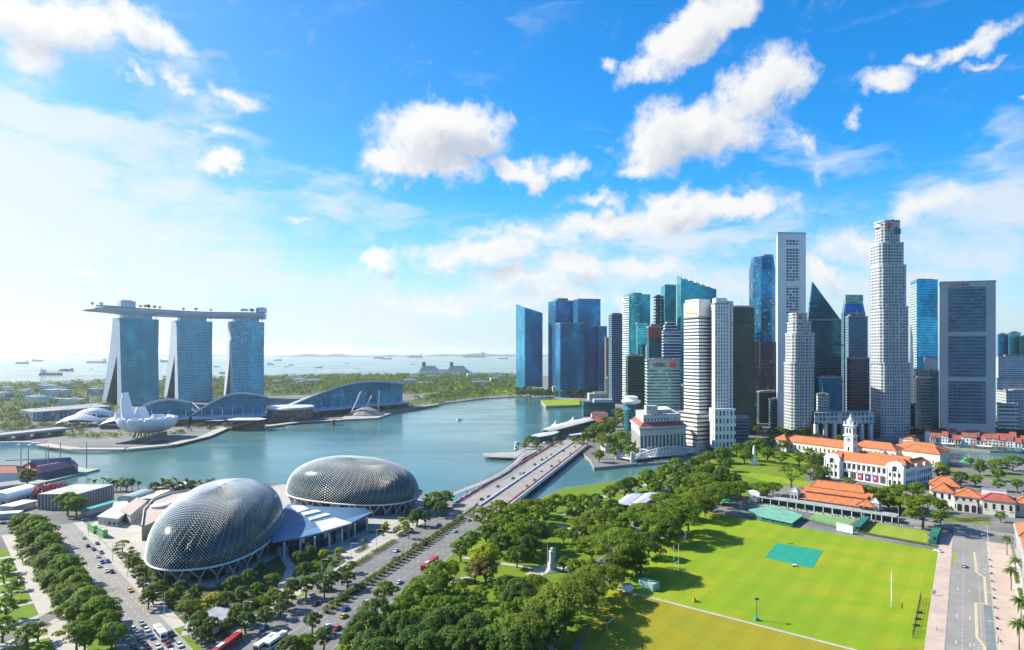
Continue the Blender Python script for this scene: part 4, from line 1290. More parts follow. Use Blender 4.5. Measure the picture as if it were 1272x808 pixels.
# ---- small craft on the bay
def boat(label, p, L, rz, cat='boat', group=None):
    t_ = thing('small_boat', label, cat, p, rz, group)
    c = Vector((0, 0, 0))
    mb = MB(); mb.prism([(-L / 2, -L * .14), (L * .3, -L * .14), (L / 2, 0), (L * .3, L * .14), (-L / 2, L * .14)], -.3, L * .09)
    h = mb.build('hull', M_WHITE, None); adopt(h, t_)
    mb = MB(); mb.box((-L * .08, 0, L * .09), (L * .5, L * .2, L * .12)); mb.box((-L * .08, 0, L * .21), (L * .56, L * .24, .15)); h = mb.build('cabin', M_PANEL, None); adopt(h, t_)
boat('small white boat alone in the middle of the bay', G(571, 522, WL), 12, .6)
boat('small white boat off the round theatre', G(361, 532, WL), 14, .2)
for k, (px, py) in enumerate(((8, 551.5), (22, 551), (33, 551.5), (46, 552.5))):
    boat('white tour boat moored under the far left bridge', G(px, py + 2, WL), 20, .1, group='boats under the far left bridge')

# ================================================================ the bank towers on the south bank
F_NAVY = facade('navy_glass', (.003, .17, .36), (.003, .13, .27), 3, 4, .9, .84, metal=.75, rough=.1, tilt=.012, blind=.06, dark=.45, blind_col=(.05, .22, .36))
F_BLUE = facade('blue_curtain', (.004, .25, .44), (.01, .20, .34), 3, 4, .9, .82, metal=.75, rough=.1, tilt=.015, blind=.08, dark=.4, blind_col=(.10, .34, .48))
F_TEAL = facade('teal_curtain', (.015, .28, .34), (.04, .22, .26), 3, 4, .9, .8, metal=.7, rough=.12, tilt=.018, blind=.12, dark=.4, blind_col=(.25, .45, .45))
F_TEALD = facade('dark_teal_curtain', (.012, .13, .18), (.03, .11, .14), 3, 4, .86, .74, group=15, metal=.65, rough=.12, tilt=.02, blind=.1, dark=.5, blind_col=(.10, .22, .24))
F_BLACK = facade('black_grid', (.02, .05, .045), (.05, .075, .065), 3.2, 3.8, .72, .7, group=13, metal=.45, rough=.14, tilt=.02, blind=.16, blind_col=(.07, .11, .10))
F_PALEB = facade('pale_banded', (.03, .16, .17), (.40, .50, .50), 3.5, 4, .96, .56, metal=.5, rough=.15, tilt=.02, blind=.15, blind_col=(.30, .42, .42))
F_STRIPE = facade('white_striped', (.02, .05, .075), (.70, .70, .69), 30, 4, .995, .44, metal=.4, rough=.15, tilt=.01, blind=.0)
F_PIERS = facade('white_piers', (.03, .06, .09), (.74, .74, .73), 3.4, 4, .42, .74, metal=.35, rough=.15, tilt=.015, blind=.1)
F_GRANITE = facade('granite_grid', (.02, .045, .06), (.42, .45, .47), 3.6, 4, .58, .54, metal=.35, rough=.15, tilt=.02, blind=.12, blind_col=(.3, .34, .34))
F_SLABW = mat('aluminium_slab', (.60, .64, .68), .45, scale=.03, var=.05, metal=.15)
F_SLATE = facade('slate_bands', (.015, .075, .13), (.15, .21, .27), 4.5, 4.2, .92, .62, metal=.5, rough=.15, tilt=.015, blind=.12, blind_col=(.1, .17, .22))
F_CYAN = facade('cyan_curtain', (.03, .34, .62), (.04, .24, .45), 3, 4, .9, .84, metal=.75, rough=.1, tilt=.01, blind=.08, dark=.3, blind_col=(.1, .45, .7))
F_OFFICE = facade('pale_office', (.03, .05, .07), (.50, .52, .52), 4, 3.8, .7, .48, metal=.3, rough=.2, tilt=.02, blind=.3)
F_GREENL = facade('green_lattice', (.05, .22, .18), (.30, .45, .40), 4, 5, .7, .7, metal=.4, rough=.2)
F_COBALT = facade('banded_blue', (.012, .06, .16), (.55, .62, .68), 40, 4.4, .99, .66, metal=.6, rough=.12, tilt=.01)
M_GRAN = mat('light_granite', (.44, .47, .49), .6, scale=.04, var=.06)
M_ROOFG = mat('grey_roof', (.22, .23, .24), .85, scale=.1, var=.12)

def text_mesh(txt, size, m_, name='lettering', ext=.15):
    cu = bpy.data.curves.new('sign_text', 'FONT')
    cu.body = txt; cu.size = size; cu.align_x = 'CENTER'; cu.align_y = 'CENTER'; cu.extrude = ext; cu.resolution_u = 2
    tmp = bpy.data.objects.new('sign_text', cu); COL.objects.link(tmp)
    dg = bpy.context.evaluated_depsgraph_get()
    me = bpy.data.meshes.new_from_object(tmp.evaluated_get(dg))
    bpy.data.objects.remove(tmp); bpy.data.curves.remove(cu)
    me.materials.clear(); me.materials.append(m_)
    return me
def sign(txt, pos, along, size, m_, parent, bold=1.0):
    """lettering standing on a wall: along = direction in which the words run"""
    along = Vector((along[0], along[1], 0)).normalized()
    o = bpy.data.objects.new('lettering', text_mesh(txt, size, m_))
    COL.objects.link(o)
    o.parent = parent; KIDS.setdefault(parent.name, []).append(o)
    o.location = Vector(pos) - wloc(parent)
    o.rotation_euler = (R(90), 0, math.atan2(along.y, along.x))
    return o
M_SIGNW = mat('sign_white', (.8, .8, .8), .5); M_SIGNR = mat('sign_red', (.65, .03, .03), .5); M_SIGNY = mat('sign_yellow', (.80, .48, .02), .5); M_SIGNK = mat('sign_black', (.02, .02, .02), .5)

def blk(C, Y, Rp, Yr, L, Yl):
    """plan of a block seen at a corner: left corner px L, near corner px C, right corner px Rp with their distances"""
    a, b, d = Vector((XA(C, Y), Y)), Vector((XA(Rp, Yr), Yr)), Vector((XA(L, Yl), Yl))
    return [a, b, b + d - a, d]
def shrink(pl, f):
    c = sum(pl, Vector((0, 0))) / len(pl)
    return [c + (p - c) * f for p in pl]
def plant(pl, z, h, parent, f=.55, m_=None):
    mb = MB(); mb.prism(shrink(pl, f), z, z + h); mb.build('plant_room', m_ or M_ROOFG, parent)
    # a few rooftop units and a mast
    c = sum(pl, Vector((0, 0))) / len(pl); mb = MB()
    for k in range(5):
        p = c + (pl[k % len(pl)] - c) * random.uniform(.55, .8); mb.box((p.x, p.y, z), (4, 3, 2.5), .3)
    mb.tube([(c.x, c.y, z + h), (c.x, c.y, z + h + 9)], [.3, .12], 5); mb.build('roof_units', M_STEEL, parent)
def tower(label, pl, ztop, fm, plantf=.55, ph=5, podium=None, name='office_tower', crown=None, cat='tower', parap=1.6):
    c = sum(pl, Vector((0, 0))) / len(pl)
    t_ = thing(name, label, cat, (c.x, c.y, 0))
    zt = ztop if not hasattr(ztop, '__len__') else ztop
    mb = MB(); mb.prism(pl, 0, zt, 0, 1); mb.build('shaft', [fm, M_ROOFG], t_)
    zm = max(zt) if hasattr(zt, '__len__') else zt
    if not hasattr(zt, '__len__'):
        mb = MB()
        for i in range(len(pl)):
            p, q = pl[i], pl[(i + 1) % len(pl)]
            mb.bar((p.x, p.y, zt + parap / 2), (q.x, q.y, zt + parap / 2), .7, parap)
        mb.build('parapet', crown or M_STEEL, t_)
        if plantf: plant(pl, zt, ph, t_, plantf)
    if podium:
        f, h, m_ = podium
        mb = MB(); mb.prism(shrink(pl, f), 0, h, 0, 1); mb.build('podium', [m_, M_ROOFG], t_)
    return t_

# -- waterfront blue glass group
pl = blk(652, 1730, 674, 1760, 641, 1790)
z = [ZT(382, 1730), ZT(389, 1760), ZT(389, 1800), ZT(378, 1790)]
tower('blue glass tower with slanted top standing alone at the left of the bank towers', pl, z, F_BLUE)
tower('navy glass tower with flat top, left of the close pair of blue towers', blk(690, 1690, 712, 1700, 681, 1730), ZT(374, 1690), F_NAVY, .6, 8)
tower('tallest of the navy glass group, with chamfered bright left corner', [Vector((XA(p, y), y)) for p, y in ((718, 1640), (746, 1650), (746, 1690), (722, 1700), (712, 1670))], ZT(372, 1640), F_NAVY, .5, 3)
t_ = tower('shorter navy glass block in front of the pair of blue towers', blk(696, 1570, 726, 1575, 690, 1600), ZT(402, 1570), F_NAVY, 0)
tower('slim dark navy tower at the right of the blue pair', blk(744, 1620, 754, 1625, 742, 1650), ZT(406, 1620), F_NAVY, 0)
tower('thin brown tower between the navy group and the slim dark tower', blk(753, 1500, 758, 1500, 751, 1530), ZT(420, 1500), facade('brown_tower', (.03, .03, .03), (.22, .15, .12), 3, 4, .5, .5), 0)
tower('slim dark slate tower with open lower floors', blk(760, 1380, 774, 1385, 756, 1410), ZT(391, 1380), F_SLATE, .7, 4)
mb = MB()
for k, (x, w_) in enumerate(((668, 30), (700, 36), (748, 40), (770, 30))):
    p = Vector((XA(x, 1665), 1665 if x < 740 else 1480, 0)); p.x = XA(x, p.y); mb = MB(); mb.box(p, (w_ * 1.6, 40, 16 + 6 * (k % 2))); mb.box(p + Vector((0, 0, 16 + 6 * (k % 2))), (w_, 20, 3))
    tag(mb.build('low_block', F_OFFICE), ('pale low block under the lone blue tower', 'pale low block below the navy pair', 'pale low block behind the shore trees right of the navy group', 'pale low block at the foot of the slate tower')[k], 'building')
# -- curved white-edged teal tower
c = Vector((XA(793, 1150), 1150 + 25)); pl = []
for k in range(7):
    a = R(190 + k * 13); pl.append(Vector((c.x + 26 * math.cos(a) * 1.0 + 2, c.y + 30 * math.sin(a))))
pl += [Vector((XA(808, 1150), 1152)), Vector((XA(808, 1150), 1195)), Vector((XA(783, 1150), 1200))]
t_ = tower('tall teal tower with white curved left edge', pl, ZT(367, 1150), F_TEAL, .5, 5)
mb = MB(); e = [Vector((p.x - 1.2, p.y - 1.2)) for p in pl[:4]]
for i in range(3):
    for zz in np.arange(20, ZT(367, 1150), 4.2): mb.bar((e[i].x, e[i].y, zz), (e[i + 1].x, e[i + 1].y, zz), 1.6, 2.0)
mb.build('white_fins', M_WHITE, t_)
tower('teal lower block with flat top in front of the curved teal tower', blk(792, 1090, 805, 1095, 790, 1110), ZT(402, 1090), F_TEAL, 0)
# -- lattice and teal pair
t_ = thing('lattice_tower', 'open dark lattice core left of the green glass tower', 'tower', (XA(818, 1240), 1250, 0))
mb = MB(); x0, x1 = XA(815, 1240), XA(823, 1240)
for zz in np.arange(60, ZT(367, 1240), 6.0):
    mb.box(((x0 + x1) / 2, 1250, zz), (x1 - x0 + random.choice([0, 2, 3]), 18, 2.6))
mb.build('slab_stack', M_DARK, t_)
mb = MB(); mb.box(((x0 + x1) / 2, 1250, 0), ((x1 - x0) * .6, 12, ZT(366, 1240))); mb.build('core', F_TEALD, t_)
tower('green glass tower with flat top beside the lattice core', blk(826, 1230, 840, 1235, 821, 1260), ZT(355, 1230), F_TEAL, .6, 3)
pl = blk(846, 1140, 890, 1165, 841, 1180)
t_ = tower('teal glass tower with roof line slanting down to the right', pl, [ZT(346, 1140), ZT(360, 1165), ZT(357, 1205), ZT(343, 1180)], F_TEAL)
mb = MB()
for k in range(6):
    f = (k + .5) / 6; p = pl[0].lerp(pl[1], f); q = pl[3].lerp(pl[2], f); za = ZT(346, 1140) + (ZT(360, 1165) - ZT(346, 1140)) * f
    mb.bar((p.x, p.y, za + 2), (q.x, q.y, za + 2), 1, 4)
mb.build('roof_fins', M_PANEL, t_)
tower('dark green glass block with reddish top behind the banded tower', blk(806, 1010, 824, 1015, 803, 1030), ZT(407, 1010), F_TEALD, .6, 6)
mb = MB(); p = Vector((XA(814, 1000), 1006, ZT(420, 1006))); mb.box(p, (20, 3, 16)); tag(mb.build('red_hoarding', mat('red_panel', (.30, .07, .06), .7, scale=.2)), 'red patched panel on the front of the dark green block', 'hoarding')
t_ = tower('blue tower with white bands and stepped white crown', blk(824, 950, 846, 955, 822, 970), ZT(412, 950), F_COBALT, 0)
pl = blk(826, 951, 841, 955, 824, 969)
mb = MB(); mb.prism(pl, ZT(412, 950), ZT(404, 950)); mb.prism(shrink(pl, .7), ZT(404, 950), ZT(398, 950)); mb.build('crown', F_COBALT, t_)
t_ = tower('black glass slab left of the pale green banded office block', blk(780, 905, 800, 910, 777, 925), ZT(443, 905), F_BLACK, .6, 3)
for zz in (-4,): pass
t_ = tower('pale green banded office block with red and white hexagon sign', blk(804, 830, 845, 835, 801, 855), ZT(448, 830), F_PALEB, .6, 3, name='bank_building')
mb = MB(); mb.prism([Vector((XA(806, 829), 829)), Vector((XA(844, 833.6), 833.6)), Vector((XA(844, 834), 835)), Vector((XA(806, 830), 831))], ZT(459, 830), ZT(448.5, 830)); mb.build('sign_band', mat('sign_band_green', (.30, .42, .42), .5), t_)
d = Vector((1, .12)); y_ = 829; zc = ZT(453.5, 830)
sign('HSBC', (XA(820, 831), 829.9, zc), d, 7.6, M_SIGNK, t_)
mb = MB(); cx, cy = XA(836, 831), 831.6
for sgn in (-1, 1):
    mb.face([(cx, cy, zc), (cx + sgn * 4, cy - .1 + sgn * .5, zc + 3), (cx + sgn * 4, cy - .1 + sgn * .5, zc - 3)][::sgn])
    mb.face([(cx, cy, zc), (cx - 4, cy - .6, zc + sgn * 3), (cx + 4, cy + .4, zc + sgn * 3)][::-sgn])
for f_ in mb.f: pass
mb.build('hexagon_emblem', M_SIGNR, t_)
# -- striped bank with curved front
def bow(a_, b_, k, n=6):
    """a wall that bulges by k metres between two corners"""
    d_ = b_ - a_; o_ = Vector((d_.y, -d_.x)).normalized()
    return [a_.lerp(b_, i / n) + o_ * k * math.sin(math.pi * i / n) for i in range(n)]
c1_, c2_, c3_ = Vector((XA(849.5, 786), 786)), Vector((XA(868, 762), 762)), Vector((XA(884, 772), 772))
pl = bow(c1_, c2_, 1.5) + bow(c2_, c3_, 1.0) + [c3_, Vector((XA(884, 772) + 6, 800)), Vector((XA(853, 800), 812))]
t_ = tower('white and dark striped bank tower with curved front and yellow sign', pl, ZT(395, 768), F_STRIPE, 0, name='bank_tower')
mb = MB(); mb.prism(pl, ZT(395, 768), ZT(376, 768)); mb.prism(shrink(pl, .9), ZT(376, 768), ZT(372, 768)); mb.build('crown', M_LIMEW, t_)
u_ = (c2_ - c1_).normalized(); p_ = c1_.lerp(c2_, .52) + Vector((u_.y, -u_.x)) * 2.0
sign('Maybank', (p_.x, p_.y, ZT(388.5, 768)), u_, 5.4, M_SIGNY, t_)
mb = MB(); p2 = [Vector((XA(840, 782), 782)), Vector((XA(866, 752), 752)), Vector((XA(883, 760), 760)), Vector((XA(868, 800), 806))]
mb.prism(p2, 0, ZT(513, 760)); mb.build('podium', facade('podium_bands', (.03, .05, .06), (.62, .60, .56), 30, 5, .99, .4, metal=.2), t_)
# -- white pier tower with fretted base
pl = blk(888, 745, 905, 748, 883, 762)
t_ = tower('slim white tower with tall vertical piers and white fretted base', pl, ZT(378, 745), F_PIERS, 0, name='bank_tower')
mb = MB(); mb.prism(shrink(pl, .8), ZT(378, 745), ZT(370, 745)); mb.tube([(pl[1].x, pl[1].y + 5, ZT(378, 745)), (pl[1].x, pl[1].y + 5, ZT(362, 745))], .3, 5); mb.tube([(pl[0].x + 4, pl[0].y + 5, ZT(370, 745)), (pl[0].x + 4, pl[0].y + 5, ZT(364, 745))], .3, 5); mb.build('crown', M_LIMEW, t_)
mb = MB(); p2 = blk(886, 764, 911, 768, 882, 785); mb.prism(p2, 0, ZT(374, 764)); mb.build('rear_shaft', F_PIERS, t_)
mb = MB(); p2 = blk(888, 735, 914, 738, 881, 750); mb.prism(p2, 0, ZT(508, 735)); mb.build('base_block', facade('fretted_base', (.02, .03, .05), (.76, .75, .73), 4.4, 9, .45, .6, metal=.2), t_)
# -- dark grid tower
tower('black green gridded tower between the white tower and the blue octagon', blk(909, 860, 937, 868, 906, 885), ZT(382, 860), F_BLACK, .6, 3)
# -- octagonal blue tower
def octo(px0, px1, Y, ch=.28, rot=0.0, depth=1.0):
    w = (px1 - px0) * Y / FPX; cx = XA((px0 + px1) / 2, Y); cy = Y + w * depth / 2
    h = w / 2; k = h * (1 - 2 * ch)
    P = [(-k, -h), (k, -h), (h, -k), (h, k), (k, h), (-k, h), (-h, k), (-h, -k)]
    c, s = math.cos(rot), math.sin(rot)
    return [Vector((cx + (x * c - y * s), cy + (x * s + y * c) * depth)) for x, y in P]
F_REP = facade('octagon_glass', (.02, .20, .36), (.05, .12, .17), 3, 4, .9, .8, metal=.75, rough=.09, tilt=.02, blind=.06, dark=.5)
F_REPD = facade('octagon_glass_dark', (.02, .06, .10), (.16, .12, .11), 3, 4, .8, .6, metal=.6, rough=.12, tilt=.02, blind=.08, dark=.5)
t_ = thing('office_tower', 'blue octagonal tower with chamfered shoulders left of the tall white slab', 'tower', (XA(951, 1100), 1120, 0))
pa, pb = octo(938, 966, 1100, .26), octo(940, 964, 1102, .3)
mb = MB(); mb.prism(pa, ZT(425, 1100), ZT(335, 1100)); mb.build('upper_shaft', F_REP, t_)
mb = MB()
for i in range(8):
    j = (i + 1) % 8; mb.face([(*pa[i], ZT(335, 1100)), (*pa[j], ZT(335, 1100)), (*pb[j], ZT(318, 1100)), (*pb[i], ZT(318, 1100))])
mb.face([(*p, ZT(318, 1100)) for p in pb]); mb.build('shoulder', F_REP, t_)
mb = MB(); mb.prism(octo(938, 967, 1099, .22), 0, ZT(425, 1100)); mb.build('lower_shaft', F_REPD, t_)
mb = MB(); mb.prism(octo(946, 962, 1106, .2), ZT(318, 1100), ZT(315.5, 1100)); mb.build('plant_room', M_STEEL, t_)
# -- tall white slab
pl = blk(966, 905, 1001, 909, 964.5, 940)
t_ = tower('tallest white aluminium slab with stacked groups of dark windows', pl, ZT(290, 905), F_SLABW, 0, name='slab_tower')
u = (pl[1] - pl[0]).normalized(); nrm = Vector((u.y, -u.x)); W_ = (pl[1] - pl[0]).length
F_SLOT = facade('slot_windows', (.02, .05, .08), (.56, .60, .64), 4.4, 4.2, .72, .6, metal=.4, rough=.15, tilt=.02, blind=.1)
for (y0, y1) in ((298, 304), (308, 349), (356, 392), (398, 440), (446, 488), (494, 526)):
    a, b = pl[0] + u * W_ * .30 + nrm * .15, pl[0] + u * W_ * .76 + nrm * .15
    za, zb = ZT(y1, 905), ZT(y0, 905); mb = MB(); L = (b - a).length
    mb.face([(*a, za), (*b, za), (*b, zb), (*a, zb)], 0, [(0, za), (L, za), (L, zb), (0, zb)]); mb.build('window_bank', F_SLOT, t_)
mb = MB(); c = sum(pl, Vector((0, 0))) / 4
mb.box((c.x, c.y, ZT(290, 905)), (22, 14, 3)); mb.bar((c.x - 8, c.y, ZT(290, 905)), (c.x - 14, c.y, ZT(285, 905)), .6); mb.bar((c.x + 5, c.y, ZT(290, 905)), (c.x + 9, c.y, ZT(286, 905)), .6); mb.tube([(c.x, c.y, ZT(288, 905)), (c.x, c.y, ZT(284, 905))], .5, 5); mb.build('roof_units', M_STEEL, t_)
# -- stepped granite towers
def cham(pl, k):
    """cut the corners of a plan by k metres"""
    out_ = []
    n = len(pl)
    for i in range(n):
        p, a_, b_ = pl[i], pl[i - 1], pl[(i + 1) % n]
        out_ += [p + (a_ - p).normalized() * k, p + (b_ - p).normalized() * k]
    return out_
def stepped(label, tiers, Y, depth, ch=3.5):
    """tiers: (front left px, front right px, ytop, ybottom, set back)"""
    t_ = thing('bank_tower', label, 'tower', (XA(tiers[0][0], Y) + 15, Y + depth / 2, 0))
    for k, (x0, x1, yt, yb, sb) in enumerate(tiers):
        a_, b_ = Vector((XA(x0, Y), Y + sb)), Vector((XA(x1, Y), Y + sb)); d_ = Vector((0, depth - 2 * sb)); z0 = 0 if yb is None else ZT(yb, Y)
        pl = cham([a_, b_, b_ + d_, a_ + d_], ch)
        mb = MB(); mb.prism(pl, z0, ZT(yt, Y), 0, 1); tr = mb.build('tier', [F_GRANITE, M_GRAN], t_)
        mb = MB(); mb.prism([p + (p - (a_ + b_ + d_) / 2).normalized() * .4 for p in pl], ZT(yt, Y), ZT(yt, Y) + 1.6); mb.build('parapet', M_GRAN, tr)
        c = (a_ + b_) / 2; wc = (b_ - a_).length
        mb = MB(); mb.prism([(c.x - wc * .11, a_.y - .9), (c.x + wc * .11, a_.y - .9), (c.x + wc * .11, a_.y + .2), (c.x - wc * .11, a_.y + .2)], z0, ZT(yt, Y) + 2); mb.build('centre_bay', F_GRANITE, tr)
    return t_
t_ = stepped('tallest stepped granite bank tower with red emblem at its top', [(1096, 1133, 452, None, 0), (1095, 1131, 382, 452, .8), (1095, 1129, 330, 382, 1.8), (1095, 1126.5, 302, 330, 3), (1099, 1123, 274, 302, 5)], 820, 30)
zt = ZT(276, 825); yy = 824.0
mb = MB(); mb.box((XA(1104, yy), yy - .2, ZT(282, yy)), (4.6, .5, 4.6)); mb.build('red_emblem', M_SIGNR, t_)
sign('UOB', (XA(1114, yy), yy - .2, ZT(279.5, yy)), (1, 0), 4.4, M_SIGNW, t_)
mb = MB(); mb.box((XA(1114.5, yy), yy - .15, ZT(291, yy)), (9, .5, 7)); mb.build('dark_recess', M_GLASS, t_)
mb = MB(); mb.lathe([(9, 0), (9, 5), (10, 5.6), (10, 7.5), (8, 8)], (XA(1098, 832), 836, ZT(283, 832)), 24); mb.build('round_drum', M_GRAN, t_)
stepped('shorter stepped granite bank tower in front of the tall white slab', [(984, 1013, 452, None, 0), (985.5, 1013.5, 415, 452, .8), (987, 1010, 401, 415, 2), (988, 1006, 390, 401, 4)], 815, 28)
mb = MB(); mb.box((XA(994, 818), 818.3, ZT(396.5, 818)), (3.4, .5, 3)); tag(mb.build('rooftop_emblem', M_SIGNR), 'small red emblem at the top of the shorter stepped tower', 'sign')
# low podium between the two stepped towers
t_ = thing('podium_building', 'low pale podium on tall piers between the two stepped granite towers', 'building', (XA(1050, 810), 820, 0))
pl = blk(1012, 800, 1086, 805, 1010, 830)
mb = MB(); mb.prism(pl, ZT(527, 800), ZT(513, 800)); mb.build('upper_storeys', facade('podium_glass', (.03, .10, .13), (.40, .46, .48), 5, 6, .7, .6, metal=.4), t_)
for k in range(7):
    p = pl[0].lerp(pl[1], .04 + k * .153); mb = MB(); mb.box((p.x, p.y + 3, 0), (4, 5, ZT(527, 800))); mb.build('pier', M_GRAN, t_)
mb = MB(); mb.prism([p + Vector((0, 9)) for p in pl], 0, ZT(527, 800)); mb.build('glass_wall', M_GLASS, t_)
# -- dark wedge
pl = blk(1004, 935, 1045, 940, 1002, 965)
t_ = tower('dark glass wedge tower with steep triangular top right of the white slab', pl, ZT(398, 935), F_TEALD, 0)
mb = MB(); ap0 = Vector((XA(1010, 935), 937)); ap1 = Vector((XA(1008, 965), 966)); za = ZT(350, 937); zb = ZT(398, 935)
A_, B_, C_, D_ = [Vector((p.x, p.y, zb)) for p in pl]; E_, F_ = Vector((ap0.x, ap0.y, za)), Vector((ap1.x, ap1.y, za))
mb.face([A_, B_, E_]); mb.face([B_, C_, F_, E_]); mb.face([C_, D_, F_]); mb.face([D_, A_, E_, F_]); mb.build('wedge_top', F_TEALD, t_)
# -- tapered tower with green lattice crown
pl = blk(1048, 1050, 1075, 1055, 1045, 1080)
t_ = tower('dark tapered tower with green lattice crown', pl, ZT(390, 1050), F_TEALD, 0)
mb = MB(); q = shrink(pl, .82)
for i in range(4):
    j = (i + 1) % 4; mb.face([(*pl[i], ZT(390, 1050)), (*pl[j], ZT(390, 1050)), (*q[j], ZT(377, 1050)), (*q[i], ZT(377, 1050))])
mb.build('shoulder', F_NAVY, t_)
mb = MB(); mb.prism(q, ZT(377, 1050), ZT(366, 1050)); mb.build('crown', F_GREENL, t_)
tower('slate tower with rounded top in front of the lattice crowned tower', blk(1054, 980, 1078, 985, 1050, 1000), ZT(394, 980), F_SLATE, .8, 4)
tower('lower reddish slate tower beside the tall stepped tower', blk(1056, 900, 1080, 905, 1052, 920), ZT(446, 900), facade('red_slate', (.02, .04, .07), (.12, .12, .16), 3.5, 4, .75, .55, metal=.4, blind=.2, blind_col=(.22, .08, .09)), .7, 3)
# -- blue glass tower behind the cream block
pl = blk(1139, 1000, 1165, 1008, 1131, 1040)
t_ = tower('blue gridded glass tower with pale left side right of the tallest stepped tower', pl, ZT(348, 1000), F_BLUE, .7, 3)
mb = MB(); u = (pl[1] - pl[0]).normalized(); nr = Vector((u.y, -u.x)) * .3; a, b = pl[0] + nr, pl[1] + nr
mb.face([(*a, ZT(443, 1000)), (*b, ZT(443, 1000)), (*b, ZT(394, 1000)), (*a, ZT(394, 1000))], 0, [(0, 0), (32, 0), (32, 60), (0, 60)]); mb.build('bright_facade', F_CYAN, t_)
mb = MB(); u = (pl[0] - pl[3]).normalized(); nr = Vector((u.y, -u.x)) * .3; a, b = pl[3] + nr, pl[0] + nr
mb.face([(*a, 0), (*b, 0), (*b, ZT(352, 1000)), (*a, ZT(352, 1000))]); mb.build('side_wall', F_PALEB, t_)
t_ = tower('cream stepped block with green windows in front of the blue gridded tower', blk(1138, 905, 1163, 910, 1135, 925), ZT(460, 905), facade('cream_office', (.02, .06, .06), (.60, .57, .50), 5, 4, .6, .45, metal=.3), 0)
mb = MB(); mb.prism(blk(1150, 906, 1164, 911, 1148, 926), ZT(460, 905), [ZT(444, 905), ZT(447, 905), ZT(447, 905), ZT(444, 905)]); mb.build('stepped_top', M_CREAM, t_)
tower('rounded dark slate block left of the grey window-banked slab', blk(1138, 850, 1158, 856, 1135, 870), ZT(470, 850), F_SLATE, .7, 2)
tower('dark glass strip tower wedged beside the grey window-banked slab', blk(1158, 880, 1168, 884, 1156, 895), ZT(462, 880), F_TEALD, 0)
# -- grey slab with three window banks
M_OCB = mat('grey_render', (.36, .38, .41), .75, scale=.03, var=.05)
pl = blk(1168, 806, 1237, 790, 1166.5, 845)
t_ = tower('grey slab tower with three tall banks of dark windows and red sign', pl, ZT(351, 800), M_OCB, 0, name='bank_tower')
u = (pl[1] - pl[0]).normalized(); nrm = Vector((u.y, -u.x)); W_ = (pl[1] - pl[0]).length
for (y0, y1) in ((357, 412), (417.5, 468.5), (474, 526)):
    a, b = pl[0] + u * W_ * .15 + nrm * .8, pl[0] + u * W_ * .82 + nrm * .8
    za, zb = ZT(y1, 797), ZT(y0, 797); mb = MB()
    mb.prism([a, b, b - nrm * .9, a - nrm * .9], za, zb); mb.build('window_bank', F_SLATE, t_)
p = pl[0] + u * W_ * .35 + nrm * .4
sign('OCBC Bank', (p.x, p.y, ZT(354, 803)), u, 4.2, M_SIGNR, t_)
# -- right edge
tower('dark blue tower far off right of the grey slab', blk(1240, 1500, 1252, 1502, 1238, 1520), ZT(416, 1500), F_NAVY, .5, 4)
tower('green and blue glass tower at the right edge of the skyline', blk(1254, 1480, 1268, 1483, 1252, 1500), ZT(414, 1480), F_TEAL, .5, 4)
tower('dark tower behind the green glass tower at the right edge', blk(1267, 1460, 1290, 1465, 1266, 1490), ZT(418, 1460), F_TEALD, .5, 4)
tower('wide pale blue hotel block right of the grey slab', blk(1240, 1100, 1330, 1110, 1237, 1130), ZT(444, 1100), facade('pale_blue_office', (.03, .08, .13), (.42, .50, .56), 3.4, 3.6, .62, .5, metal=.3), .8, 4)
tower('white flat-topped block below the wide pale blue hotel', blk(1240, 980, 1330, 990, 1238, 1000), ZT(472, 980), F_OFFICE, .8, 3)
tower('grey office block at the right edge behind the river houses', blk(1250, 900, 1330, 905, 1238, 930), ZT(487, 900), F_GRANITE, .7, 3)
tower('long low cream block right of the grey slab', blk(1240, 855, 1266, 850, 1238, 880), ZT(504, 855), facade('cream_bands', (.03, .05, .06), (.66, .62, .54), 20, 5, .97, .4, metal=.2), .6, 2)
# -- lower city between the towers
r_ = random.Random(3)
LOW = [(918, 940, 505, 870), (940, 968, 488, 1000), (955, 985, 498, 920), (1014, 1046, 470, 900), (1014, 1030, 492, 860), (1085, 1100, 500, 870), (845, 860, 480, 880), (862, 882, 455, 900), (880, 908, 430, 980), (800, 830, 430, 1080), (774, 790, 425, 1180), (752, 772, 470, 1450), (905, 930, 520, 800), (1100, 1140, 505, 880), (1160, 1180, 500, 900), (1275, 1330, 440, 1300), (1280, 1400, 470, 1000)]
KINDS_ = [(F_TEALD, 'dark teal'), (F_SLATE, 'slate grey'), (F_OFFICE, 'pale grey'), (F_BLACK, 'near black'), (F_NAVY, 'navy')]
WH = ['behind the black gridded tower foot', 'below the octagonal blue tower', 'left of the shorter stepped tower', 'under the dark wedge tower', 'right of the shorter stepped tower', 'at the left foot of the tallest stepped tower', 'left of the striped bank tower', 'behind the striped bank tower', 'behind the slim white tower', 'behind the banded office block', 'behind the black glass slab', 'between the navy group and the slate tower', 'at the foot of the black gridded tower', 'right of the tallest stepped tower', 'behind the left edge of the grey slab', 'beyond the right picture edge, taller', 'beyond the right picture edge, lower']
for i, (x0, x1, yt, Y) in enumerate(LOW):
    m_, nm = KINDS_[(i * 3) % 5]
    tower(nm + ' mid-rise block ' + WH[i], blk(x0 + 3, Y, x1, Y + 4, x0, Y + 22), ZT(yt, Y), m_, .6, 3, name='office_block', cat='building')

